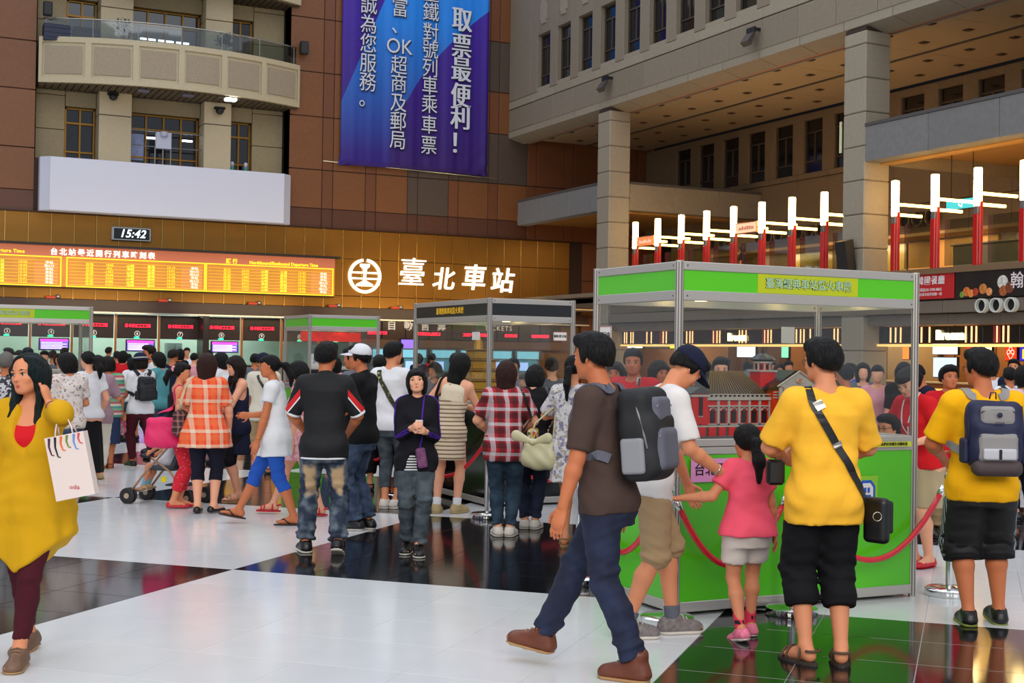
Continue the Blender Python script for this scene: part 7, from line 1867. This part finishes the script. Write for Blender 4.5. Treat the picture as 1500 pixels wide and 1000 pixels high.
# --- white t-shirt with checked strap
P = Person(*at(570, 14.2), -16, 1.77, 'person in a white t-shirt with a camouflage strap and rolled jeans', 'm', .94, head=(-22, 6, 0), feet={-1: (.0, .05, 0, 5), 1: (.02, .075, 0, 30)}, hands={1: (.10, .16, .60), -1: (-.1, .12, .56)}, elbows={1: (1, -.6, -.6), -1: (-1, -.6, -.5)}, skin_='mid', h=.011, detail=1)
P.top(c_white, .47, .85, .018, name='tshirt', sg=.024); P.pants(j_grey, .57, .11, (.010, .010, .014), name='rolled_jeans', cuffroll=True); P.shoes(s_white, s_white, 'sneaker'); P.hair('short', 'black', 1.05)
B = P.bag_root('sling_bag', 'small pale sling bag with a camouflage strap on the white t-shirt', 'bag'); H = P.H
P.ribbon([P.up(-.07*H, .05*H, .80*H), P.up(-.06*H, -.0, .85*H), P.up(-.055*H, -.06*H, .80*H), P.up(0, -.085*H, .70*H), P.up(.07*H, -.07*H, .60*H), P.up(.11*H, 0, .56*H)], .05, floral('camo', (60, 66, 40), ((170, 160, 100), (40, 30, 24)), 26, .45), 'strap', B, .004, .006, 30)
F = Field(); F.box(P.up(-.115*H, -.0, .53*H), (.03, .09, .10), .02); field_obj(F, .01, 'bag_body', M('bag_pale_green', (180, 186, 130)), B)

# ================================================================== MIDDLE FIGURES
P = Person(*at(401, 12.75), 88, 1.62, 'person walking in a white top, royal blue cropped leggings and flip flops', 'f', 1.0, lean=3, head=(6, 4, 0), feet={1: (.36, .04, .02, 0, 10), -1: (-.20, .05, 0, 4)}, hands={-1: (-.135, .09, .435), 1: (.05, .16, .64)}, elbows={-1: (-.2, -1, 0), 1: (.8, -1, -.6)}, skin_='tan', h=.0105, detail=1)
P.top(cloth('white_top', (224, 224, 226)), .405, .50, .018, flare=.10, name='top', sg=.014); P.pants(c_blue, .56, .20, (.008, .008, .008), name='cropped_leggings'); P.shoes(s_blk, M('flipflop_sole', (60, 50, 46)), 'flipflop')
P.hair('pulled', 'black', 1.0, pony={'at': (0, -.46, .05), 'dir': (0, -.6, -1), 'len': 1.2, 'r': .16, 'tie': ('pearl', (220, 200, 190))})
MB().tube([P.wr[-1]*.9+P.el[-1]*.1+np.array([.028*math.cos(a), .028*math.sin(a), 0]) for a in np.linspace(0, 2*PI, 13)[:-1]], .005, 5, closed=True).build('wristwatch', M('gold_watch', (200, 150, 60), metal=.8, rough=.3), P.root, True)

P = Person(*at(299, 13.55), 2, 1.62, 'person in an orange and cream plaid blouse and navy cropped trousers, back turned', 'f', 1.05, head=(6, 4, 0), feet={-1: (-.02, .065, 0, 5), 1: (.02, .09, 0, 25)}, hands={-1: (-.08, .13, .60), 1: (.13, .10, .52)}, elbows={-1: (-1, -.4, -.6), 1: (1, -.5, -.4)}, skin_='fair', h=.011, detail=1)
P.top(plaid('orange', (232, 70, 26), (236, 110, 60), (224, 206, 176), .15), .415, .78, .02, flare=.28, name='plaid_blouse', sg=.03, shoulder=1.1, zfold=.55, fold=.006)
F = Field(); F.prof((P.R, P.pel), [(.035*1.62, 0, .0, .093*1.62*1.05+.024, .062*1.62+.022), (.052*1.62, 0, 0, .092*1.62*1.05+.024, .062*1.62+.022)]); field_obj(F, .011, 'waist_band', cloth('band_cream', (214, 186, 158)), P.root)
P.pants(cloth('navy_capri', (20, 22, 38)), .52, .19, (.010, .010, .012), name='cropped_trousers'); P.shoes(s_blk, s_blk, 'flat'); P.hair('bob', 'brown', 1.06, length=.78)
shoulder_bag(P, -1, 'dark brown checked handbag beside the orange plaid blouse', (.12, .30, .26), plaid('bag_brown', (84, 48, 48), (30, 18, 22), (160, 110, 100), .06), cloth('strap_cream', (206, 180, 150)), .26, .03, .06)

P = Person(*at(259, 13.95), -70, 1.52, 'person in a black camisole and red trousers with a pink flower in the hair', 'f', 1.08, head=(-4, 4, 0), feet={-1: (.03, .05, 0, 5), 1: (-.04, .05, 0, 5)}, hands={1: (.10, .12, .62), -1: (-.05, .17, .68)}, elbows={1: (.6, -1, -.4), -1: (-.8, -.6, -.6)}, skin_='mid', h=.011, detail=1)
P.top(cloth('camisole_black', (28, 20, 24)), .44, 0, .012, flare=.1, name='camisole', tank=True); P.pants(floral('red_print', (214, 28, 48), ((236, 110, 120), (190, 20, 40)), 40, .36), .50, .11, (.010, .012, .016), name='trousers'); P.shoes(s_red, s_red, 'flat')
P.hair('pulled', 'black', 1.03, pony={'at': (0, -.46, .05), 'dir': (0, -.5, -1), 'len': .9, 'r': .15}); 
fb = MB()
for k in range(6): a = k*PI/3; fb.ell(tuple(P.hp_(.20*0+.12, -.44+.07*math.cos(a), .16+.09*math.sin(a))), (.018,)*3, 8, 6)
tag(fb.build('hair_flower', c_lpink, P.root, True))
shoulder_bag(P, 1, 'bright pink shoulder bag carried by the red trousers wearer', (.14, .36, .30), M('bag_hot_pink', (222, 30, 96), rough=.6, nscale=8, namt=.1), M('bag_hot_pink', (222, 30, 96)), .26, .035, -.16)

P = Person(*at(346, 14.65), 118, 1.60, 'person in a navy sleeveless dress with long brown hair, looking down', 'f', .98, head=(10, 16, 0), feet={-1: (.0, .05, 0, 5), 1: (-.04, .05, 0, 5)}, hands={1: (.04, .20, .62), -1: (-.06, .2, .60)}, elbows={1: (.9, -.4, -.8), -1: (-.9, -.4, -.8)}, skin_='fair', h=.0115, detail=1)
P.top(c_navy, .46, 0, .014, name='dress_top', tank=True); P.skirt(c_navy, .53, .325, w1=.115, d1=.10, name='dress_skirt'); P.pants(c_black, .5, .245, (.010, .012, .014), name='short_leggings'); P.shoes(M('sandal_beige', (190, 150, 120)), r_brown, 'sandal'); P.hair('long', 'dkbrown', 1.02, 1.5, 'front')

P = Person(*at(384, 18.1), 16, 1.62, 'person in a navy cap, cream t-shirt with a black strap and khaki shorts', 'm', 1.0, head=(20, 6, 0), feet={-1: (.05, .07, 0, 5), 1: (-.1, .07, .0, 5)}, skin_='mid', h=.013, detail=1, hands={-1: (-.1, .15, .58), 1: (.1, .15, .58)})
P.top(c_cream, .44, .9, .02, name='tshirt', sg=.026); P.pants(c_khaki, .55, .26, (.014, .02, .02), wide=.015, name='shorts'); P.shoes(s_blk, s_blk, 'sandal'); P.hair('short', 'black', 1.0); P.cap(c_navy)
B = P.bag_root('sling_bag', 'thin black sling bag across the cream t-shirt', 'bag'); H = P.H
P.ribbon([P.up(.0, .08*H, .77*H), P.up(-.06*H, 0, .85*H), P.up(-.05*H, -.06*H, .79*H), P.up(.02*H, -.085*H, .68*H), P.up(.11*H, -.03*H, .56*H)], .035, s_blk, 'strap', B, .004, .006, 24); MB().cbox(-.03, .03, -.08, .08, -.07, .07, .02).build('bag_body', s_blk, B).location = P.up(.14*H, -.0, .52*H)

P = Person(*at(204, 18.7), 40, 1.60, 'person in a dark hat, white t-shirt and maroon trousers with a black backpack', 'f', 1.0, head=(10, 6, 0), feet={-1: (.10, .06, 0, 5), 1: (-.30, .06, .02, 5, -20)}, skin_='tan', h=.013, detail=1, hands={-1: (-.08, .17, .60), 1: (.1, .15, .58)})
P.top(c_white, .47, .8, .018, name='tshirt', sg=.024); P.pants(c_maroon, .57, .06, (.012, .014, .016), name='trousers'); P.shoes(s_blk, r_white, 'sneaker'); P.hair('bob', 'dkbrown', 1, length=.55)
g = P.hh; F = Field(); F.ell(P.hp_(0, -.05, .26), np.array((.41, .48, .33))*g, P.HR, k=.01); F.half(P.hp_(0, 0, .16), P.HR@np.array([0, .05, -1.]), .006); o = field_obj(F, .011, 'hat', cloth('hat_navy', (26, 34, 62)), P.root)
MB().tube([P.hp_(.43*math.cos(a), -.05+.50*math.sin(a), .20) for a in np.linspace(0, 2*PI, 21)[:-1]], .010, 6, closed=True).build('hat_band', cloth('band_pale', (200, 196, 180)), o, True)
MB().lathe([(.10, .0), (.155, -.012), (.158, -.006), (.1, .008)], (0, 0, 0), 20).build('hat_brim', cloth('hat_navy', (26, 34, 62)), o, True).location = P.hp_(0, -.02, .15)
backpack(P, 'black backpack on the white t-shirt under the dark hat', g_bp2, g_bp2, g_bp2, .13, .07, .60, .81)

P = Person(*at(156, 18.4), 26, 1.55, 'person in a teal and pink striped shirt, navy skirt and red shoulder bag', 'f', 1.1, head=(30, 10, 0), feet={-1: (.0, .05, 0, 20), 1: (-.0, .05, 0, 5)}, skin_='tan', h=.013, detail=1, hands={1: (.14, .07, .48), -1: (-.09, .17, .62)})
P.top(hstripes('teal_pink', ((70, 140, 124), (206, 190, 170), (176, 84, 96), (110, 160, 120)), .12), .46, .95, .02, name='striped_shirt', sg=.026); P.skirt(cloth('denim_navy', (40, 50, 82)), .52, .225, w1=.112, d1=.10, fold=.003); P.shoes(M('sandal_red_brown', (120, 50, 40)), r_brown, 'sandal'); P.hair('bob', 'black', 1.05, length=.5)
shoulder_bag(P, -1, 'slim bright red shoulder bag on the striped shirt', (.07, .20, .34), M('bag_red', (206, 30, 36), rough=.5), M('bag_red', (206, 30, 36)), .22, .02, -.10)
B = P.bag_root('plastic_bag', 'small pink and green plastic bag held beside the navy skirt', 'bag'); F = Field(); F.ell(P.wr[1]+np.array([.02, .06, -.22]), (.06, .05, .11)); F.cone(P.wr[1]+np.array([0, .05, -.06]), P.wr[1]+np.array([.02, .06, -.2]), .012, .04); F.noise(lambda p: .006*np.sin(p[:, 0]*80+p[:, 2]*40)); field_obj(F, .01, 'bag_body', floral('plastic', (214, 70, 110), ((90, 170, 130), (230, 170, 180)), 20, .42), B)
P = Person(*at(141, 16.9), 20, 1.57, 'person in a mauve top and cream trousers beside the striped shirt', 'f', 1.05, head=(40, 8, 0), feet={-1: (.0, .05, 0, 5), 1: (-.0, .05, 0, 5)}, skin_='mid', h=.013, detail=1, hands={1: (.09, .15, .7), -1: (-.09, .17, .62)})
P.top(c_mauve, .45, .9, .018, name='shirt', sg=.022); P.pants(c_cream, .52, .10, (.012, .016, .02), name='trousers', wide=.01); P.shoes(s_tan, r_brown, 'flat'); P.hair('bob', 'black', 1.02, length=.5)
P = Person(*at(97, 15.0), 42, 1.60, 'person in a white patterned blouse and denim shorts in the waiting queue', 'f', 1.05, head=(20, 12, 0), skin_='mid', h=.013, detail=1, hands={1: (.09, .15, .62), -1: (-.09, .17, .62)})
P.top(floral('butterfly', (220, 208, 200), ((150, 120, 90), (190, 120, 110), (110, 130, 150)), 22, .36), .47, .75, .022, name='blouse', sg=.032, shoulder=1.15); P.pants(j_mid, .55, .40, (.012, .018, .02), name='denim_shorts', wide=.012); P.shoes(s_white, r_white); P.hair('bob', 'black', 1.1, length=.6)
P = Person(*at(127, 16.1), 30, 1.62, 'person in a white t-shirt and long black skirt with a loose ponytail', 'f', .95, head=(20, 10, 0), skin_='fair', h=.013, detail=1, hands={1: (.12, .10, .55), -1: (-.09, .17, .62)})
P.top(c_white, .50, .6, .018, name='tshirt', sg=.026); P.skirt(c_black, .58, .10, w1=.12, d1=.11); P.shoes(s_blk, s_blk, 'flat'); P.hair('pulled', 'black', 1.03, pony={'at': (.05, -.46, .0), 'dir': (.2, -.5, -1), 'len': 1.3, 'r': .2})
P = Person(*at(4, 15.2), 10, 1.58, 'person in a black and white patterned shirt at the edge of the queue', 'f', 1.05, skin_='tan', h=.014, detail=1)
P.top(floral('mono', (200, 200, 204), ((24, 24, 28), (60, 60, 66)), 20, .47), .45, .9, .02, name='shirt', sg=.026); P.pants(c_black, .55, .07, name='trousers'); P.shoes(s_blk, s_blk, 'flat'); P.hair('short', 'grey', 1.05)

P = Person(*at(517, 14.9), 66, 1.70, 'person in a grey polo shirt mostly hidden behind the white cap', 'm', 1.05, head=(10, 8, 0), skin_='tan', h=.013, detail=1, hands={-1: (-.09, .17, .6), 1: (.1, .17, .6)})
P.top(c_grey, .47, .95, .018, name='polo_shirt', collar=True); P.pants(c_black, .57, .06, name='trousers'); P.shoes(s_blk, s_blk); P.hair('short', 'black', 1.03)
P = Person(*at(437, 13.5), 84, 1.56, 'person walking in a light pink dress and red sandals behind the black polo shirt', 'f', 1.0, head=(0, 4, 0), feet={1: (.28, .05, .01, 0), -1: (-.24, .05, 0, 0)}, skin_='fair', h=.013, detail=1)
P.top(floral('pink', (220, 150, 156), ((236, 190, 190),), 20, .45), .46, .7, .016, name='dress_top'); P.skirt(floral('pink', (220, 150, 156), (), 20), .6, .36, w1=.115, d1=.11, name='dress_skirt'); P.shoes(s_red, s_red, 'sandal'); P.hair('long', 'black', 1, 1.0)
P = Person(*at(553, 16.1), 4, 1.62, 'person in wide black trousers partly hidden behind the white cap', 'f', 1.0, skin_='mid', h=.014, detail=1)
P.top(c_black, .46, .9, .018, name='shirt'); P.pants(c_black, .56, .11, (.014, .02, .025), name='trousers', wide=.025); P.shoes(s_blk, s_blk, 'sandal'); P.hair('short', 'black', 1.03)

# --- attendant in red beside the big booth and the child looking in
P = Person(*at(1352, 10.75), 118, 1.63, 'person in a red polo shirt and khaki skirt beside the end of the green booth', 'f', 1.06, lean=13, head=(10, 22, 0), feet={-1: (.0, .06, 0, 10), 1: (.04, .06, 0, 20)}, hands={1: (.12, .17, .62), -1: (-.1, .16, .62)}, elbows={1: (1, -.5, -.7), -1: (-1, -.5, -.7)}, skin_='fair', h=.010, detail=1)
P.top(c_red, .50, .9, .018, name='polo_shirt', sg=.024, collar=True); P.skirt(cloth('skirt_olive_khaki', (176, 158, 124)), .52, .30, w1=.14, d1=.115); P.shoes(s_red, s_red, 'flat'); P.hair('pulled', 'dkbrown', 1.05, pony={'at': (0, -.46, .1), 'dir': (0, -.5, -1), 'len': .8, 'r': .14})
MB().ell(tuple(P.up(-.075, .135, 1.24)), (.016, .005, .02), 10, 6).build('shirt_badge', M('badge_gold', (230, 180, 40)), P.root, True)
P.ribbon([P.up(-.05, -.02, 1.40), P.up(-.06, .08, 1.30), P.up(0, .14, 1.08), P.up(.06, .08, 1.30), P.up(.05, -.02, 1.40)], .012, c_white, 'lanyard', P.root, .003, .004, 30)
P = Person(*at(1303, 10.15), 100, 1.24, 'child with glasses beside the end of the green booth, below the red polo shirt', 'm', 1.0, head=(20, 8, 0), skin_='mid', h=.010, detail=1); P.top(c_white, .46, .8, .016, name='tshirt'); P.pants(c_navy, .55, .28, name='shorts', wide=.012); P.shoes(s_white, r_white); P.hair('short', 'black', 1.05); P.glasses()
P = Person(*at(1386, 12.6), 168, 1.61, 'person in a red polo shirt facing the hall in front of the food stalls', 'f', 1.08, head=(20, 0, 0), skin_='tan', h=.0115, detail=1, hands={1: (.12, .13, .56), -1: (-.1, .16, .58)}, elbows={1: (1, -.5, -.7), -1: (-1, -.5, -.7)})
P.top(cloth('red_crimson', (196, 18, 34)), .46, .88, .02, name='polo_shirt', sg=.026, collar=True); P.pants(c_khaki, .56, .06, name='trousers'); P.shoes(s_blk, s_blk); P.hair('short', 'black', 1.06)
P = Person(*at(1358, 14.2), 96, 1.64, 'person in a navy t-shirt looking down behind the red polo shirt', 'm', 1.0, lean=8, head=(0, 30, 0), skin_='tan', h=.013, detail=1, hands={1: (.08, .2, .6), -1: (-.08, .2, .6)})
P.top(c_navy, .46, .88, .02, name='tshirt'); P.pants(c_grey, .56, .06, name='trousers'); P.shoes(s_blk, s_blk); P.hair('short', 'black', 1.06)
P = Person(*at(1478, 17.5), -6, 1.58, 'person with a green and black backpack facing the food stalls', 'm', 1.0, skin_='tan', h=.014, detail=1)
P.top(c_white, .46, .88, .02, name='tshirt'); P.pants(c_navy, .56, .06, name='trousers'); P.shoes(s_blk, s_blk); P.hair('short', 'black', 1.06); backpack(P, 'green and black backpack in front of the food stalls', c_green, g_bp2, g_bp2, .14, .07)
P = Person(*at(1499, 14.0), 10, 1.62, 'person in a pale pink patterned blouse at the picture edge', 'f', 1.1, skin_='mid', h=.013, detail=1)
P.top(floral('palepink', (222, 190, 190), ((200, 150, 160),), 20, .42), .46, .88, .02, name='blouse'); P.pants(c_black, .56, .06, name='trousers'); P.shoes(s_blk, s_blk); P.hair('bob', 'black', 1.06)
P = Person(*at(1484, 20.5), 150, 1.70, 'person in a dark shirt standing beyond the green backpack', 'm', 1.0, skin_='mid', h=.015, detail=1); P.top(c_navy, .46, .88, .02, name='tshirt'); P.pants(c_black, .56, .06, name='trousers'); P.shoes(s_blk, s_blk); P.hair('short', 'black', 1.08)

# --- stroller with a child
t = tag(empty('baby_stroller', at(246, 14.4)+(0,), math.radians(-25.98+76)), 'folding baby stroller with double wheels beside the red trousers', 'stroller')
mfr = M('stroller_frame', (170, 130, 100), rough=.35, metal=.3); mwh = M('stroller_wheel', (24, 22, 24), rough=.6); mhub = M('stroller_hub', (170, 150, 130), rough=.4); mseat = cloth('stroller_seat', (70, 74, 80))
for x in (-.2, .2):
    for y in (.36, -.34):
        for d in (-.03, .03):
            w_ = smooth_by_angle(MB().lathe([(.045, -.012), (.075, -.014), (.085, -.008), (.085, .008), (.075, .014), (.045, .012)], seg=20).build('wheel', mwh, t)); w_.rotation_euler = (0, PI/2, 0); w_.location = (x+d, y, .085)
            MB().lathe([(.006, -.016), (.03, -.016), (.03, .016), (.006, .016)], seg=10).build('hub', mhub, w_)
            sp = MB()
            for k in range(5): a = k*2*PI/5; sp.tube([(.02*math.cos(a), .02*math.sin(a), 0), (.052*math.cos(a), .052*math.sin(a), 0)], .006, 4)
            sp.build('spoke', mhub, w_)
        MB().tube([(x-.04, y, .085), (x+.04, y, .085)], .01, 6).build('axle', mhub, t)
    MB().tube([(x, .36, .09), (x, .20, .30), (x, -.10, .62), (x, -.34, .92), (x, -.42, 1.0)], .012, 7).build('side_tube', mfr, t, True); MB().tube([(x, -.34, .09), (x, -.12, .36), (x, .10, .50)], .012, 7).build('rear_tube', mfr, t, True)
MB().tube([(-.2, .10, .50), (-.2, .22, .52), (0, .26, .52), (.2, .22, .52), (.2, .10, .50)], .015, 7).build('front_bar', mwh, t, True); MB().tube([(-.2, -.42, 1.0), (.2, -.42, 1.0)], .014, 7).build('push_handle', mwh, t)
MB().cbox(-.17, .17, -.15, .16, .36, .41, .02).build('seat', mseat, t); MB().prism([(-.15, .40), (-.10, .40), (-.28, .80), (-.33, .80)], -.17, .17, 0).build('backrest', mseat, t); MB().cbox(-.16, .16, .22, .34, .14, .16, .01).build('footrest', mfr, t); MB().cbox(-.17, .17, -.30, -.05, .20, .22, .01).build('basket', cloth('basket_mesh', (56, 60, 66)), t)
MB().cbox(.205, .22, .14, .2, .2, .26, .004).build('yellow_reflector', M('yellow_reflector', (240, 220, 30), emit=.2), t)
P = Person(*at(246, 14.42), 76, .92, 'small child in a white outfit and pale socks seated in the stroller', 'f', 1.1, lean=-14, feet={-1: (.26, .07, .12, 4, -10), 1: (.28, .07, .12, 4, -10)}, hands={-1: (-.1, .18, .60), 1: (.1, .18, .58)}, skin_='mid', h=.010, detail=1, crouch=.0, hh=.175, zoff=.0, kneep={-1: (0, 1, .9), 1: (0, 1, .9)})
P.top(c_white, .45, .6, .016, name='shirt'); P.pants(cloth('child_white', (206, 202, 214)), .58, .34, (.02, .02, .02), name='shorts'); P.socks(cloth('sock_blue', (120, 180, 200)), .16); P.shoes(s_tan, r_white); P.hair('short', 'black', 1.03)

# ================================================================== BACKGROUND FIGURES, each its own colours
rr = random.Random(11)
TOPS = [('white', c_white), ('black', c_black), ('red', c_red), ('grey', c_grey), ('teal', c_teal), ('navy', c_navy), ('pale pink', c_lpink), ('orange', c_orange), ('green', c_green), ('cream', c_cream), ('royal blue', c_blue), ('yellow', c_yellow), ('mauve', c_mauve), ('purple', c_purple)]
BOTS = [('jeans', j_mid, .06), ('black trousers', c_black, .06), ('khaki shorts', c_khaki, .27), ('navy trousers', c_navy, .06), ('denim shorts', j_teal, .34), ('cream trousers', c_cream, .08)]
used = set()
def extra(x, Z, where, turn, H, sex, top_=None, bot=None, hair=None, h=.02, z=0, group='distant people in the hall', pos=None, sk=None):
    while True:
        a = top_ if top_ is not None else rr.randrange(len(TOPS)); b = bot if bot is not None else rr.randrange(len(BOTS))
        if (a, b, where) not in used or (top_ is not None and bot is not None): break
    used.add((a, b, where)); pp = pos or at(x, Z)
    P = Person(*pp, turn, H, 'person, %s top and %s, %s' % (TOPS[a][0], BOTS[b][0], where), sex, rr.uniform(.95, 1.08), head=(rr.uniform(-25, 25), rr.uniform(0, 12), 0), skin_=sk or rr.choice(('fair', 'mid', 'tan')), h=h, detail=0 if h > .016 else 1, hands={-1: (-.1, rr.uniform(.05, .17), rr.uniform(.5, .65)), 1: (.11, rr.uniform(.05, .17), rr.uniform(.5, .65))} if rr.random() < .7 else None, group=group, zoff=z, feet={-1: (rr.uniform(-.08, .08), .055*H, 0, 5), 1: (rr.uniform(-.08, .08), .055*H, 0, 5)})
    P.top(TOPS[a][1], .46, .85, .02, name='shirt', wr=0); P.pants(BOTS[b][1], .56, BOTS[b][2], (.014, .016, .018), name='trousers', wr=0); P.shoes(s_blk, s_blk, h=.017)
    P.hair(hair or ('short' if sex == 'm' else rr.choice(('bob', 'long', 'pulled'))), rr.choice(('black', 'black', 'dkbrown')), 1.05, .7); return P
wq = 'in the ticket queue'
for (x, Z, tn, H, sx, tp_, bt, wh) in ((232, 20.3, 70, 1.62, 'f', 4, 0, 'just past the dark hat'), (219, 21.2, 120, 1.72, 'm', 0, 1, 'behind the dark hat'), (250, 23, 0, 1.66, 'm', 5, 3, wq+' beside the red belt'), (170, 29, 20, 1.6, 'm', 10, 1, wq+' near the first belt post'), (178, 27, 0, 1.62, 'f', 2, 3, wq+' near the first belt post'), (186, 31, -10, 1.55, 'f', 8, 0, wq), (192, 24.4, 40, 1.5, 'f', 0, 4, wq), (262, 31, 0, 1.68, 'f', 1, 0, wq),
    (272, 36, 180, 1.72, 'm', 0, 1, 'at ticket window seven'), (282, 27, 10, 1.6, 'f', 6, 0, wq+' by the pole sign'), (323, 19.5, 60, 1.63, 'f', 0, 1, 'behind the plaid blouse'), (157, 36, 0, 1.7, 'm', 1, 1, wq+' nearest the window'), (371, 24, 20, 1.6, 'm', 3, 1, 'behind the cream t-shirt'), (305, 33, 0, 1.66, 'm', 12, 1, wq+' by the dark pillar'),
    (64, 23.8, 170, 1.60, 'm', 3, 0, 'behind the booth where the queue waits'), (12, 24.5, 160, 1.64, 'm', 10, 1, 'behind the booth where the queue waits'), (75, 27, 10, 1.6, 'm', 0, 3, 'behind the booth glass'), (84, 26, 180, 1.55, 'f', 6, 0, 'behind the booth glass'), (92, 30, 0, 1.66, 'm', 1, 1, 'behind the booth glass'), (28, 28, 90, 1.6, 'f', 12, 1, 'behind the booth glass'),
    (665, 17.2, 176, 1.66, 'm', 1, 0, 'on the far side of the black booth'), (636, 18.2, 150, 1.54, 'f', 3, 1, 'at the far corner of the black booth'), (750, 18.4, 182, 1.6, 'm', 3, 0, 'behind the black booth'), (766, 16.7, 175, 1.42, 'f', 1, 0, 'behind the black booth'), (788, 17.6, 180, 1.34, 'm', 7, 4, 'behind the black booth'), (806, 15.9, 20, 1.62, 'm', 3, 0, 'beside the black booth notice'), (695, 19, 190, 1.64, 'm', 13, 1, 'behind the black booth glass'),
    (583, 24, 10, 1.62, 'f', 7, 1, 'near the ticket machines'), (567, 30, 0, 1.7, 'm', 1, 1, 'at a ticket machine'), (632, 33, 0, 1.66, 'm', 2, 0, 'at a ticket machine'), (612, 31, 0, 1.66, 'f', 5, 0, 'at a ticket machine'),
    (488, 19, 20, 1.6, 'f', 6, 0, 'between the small green booth and the black polo')):
    extra(x, Z, wh, tn, H, sx, tp_, bt, h=.016 if Z < 22 else .02)
# people seen through the big booth
for (x, Z, tn, H, sx, tp_, bt, wh) in ((925, 12.2, 150, 1.72, 'm', 2, 1, 'holding still behind the side glass'), (899, 12.6, 160, 1.60, 'f', 12, 0, 'behind the booth side glass'), (960, 13.0, 190, 1.62, 'f', 3, 0, 'behind the booth, level with the navy cap'), (1052, 13.5, 175, 1.66, 'm', 5, 0, 'beyond the toy station roof'), (1033, 24, 170, 1.6, 'f', 1, 0, 'beyond the toy station'),
    (1062, 26, 90, 1.66, 'm', 1, 1, 'near the lit stalls'), (1128, 25, 170, 1.6, 'm', 1, 0, 'behind the toy station'), (1140, 22, 160, 1.58, 'f', 11, 1, 'behind the toy station'), (1152, 24, 200, 1.62, 'm', 3, 0, 'behind the toy station'), (1094, 28, 0, 1.6, 'f', 1, 3, 'behind the toy tower'), (1238, 14, 30, 1.6, 'f', 0, 1, 'behind the glass beside the yellow t-shirt'),
    (1262, 17, 160, 1.62, 'f', 3, 4, 'behind the booth glass'), (1283, 16, 170, 1.6, 'f', 6, 0, 'in the crowd past the booth end'), (1247, 21, 100, 1.6, 'm', 10, 1, 'behind the booth glass'), (1322, 15.6, 170, 1.64, 'f', 1, 0, 'behind the booth end glass'), (1452, 26, 180, 1.6, 'm', 0, 1, 'behind a food stall counter'), (1492, 27, 180, 1.62, 'f', 2, 1, 'behind a food stall counter')):
    extra(x, Z, wh, tn, H, sx, tp_, bt, h=.014 if Z < 15 else .018)
# people on the restaurant floor
for (X, Y, tn, H, sx, tp_, bt, wh) in ((29.3, 23.4, 95, 1.62, 'f', 9, 1, 'serving in the upper restaurant'), (28.0, 33.2, 60, 1.6, 'm', 1, 1, 'seen behind the upper glass guard'), (27.7, 32.3, 120, 1.62, 'm', 1, 1, 'standing near the second column upstairs'), (28.3, 39.3, 60, 1.6, 'f', 1, 1, 'near the first red posts upstairs')):
    extra(0, 0, wh, tn, H, sx, tp_, bt, z=4.1, pos=(X, Y), h=.022, group='people upstairs')

for P in PEOPLE: P.finish()
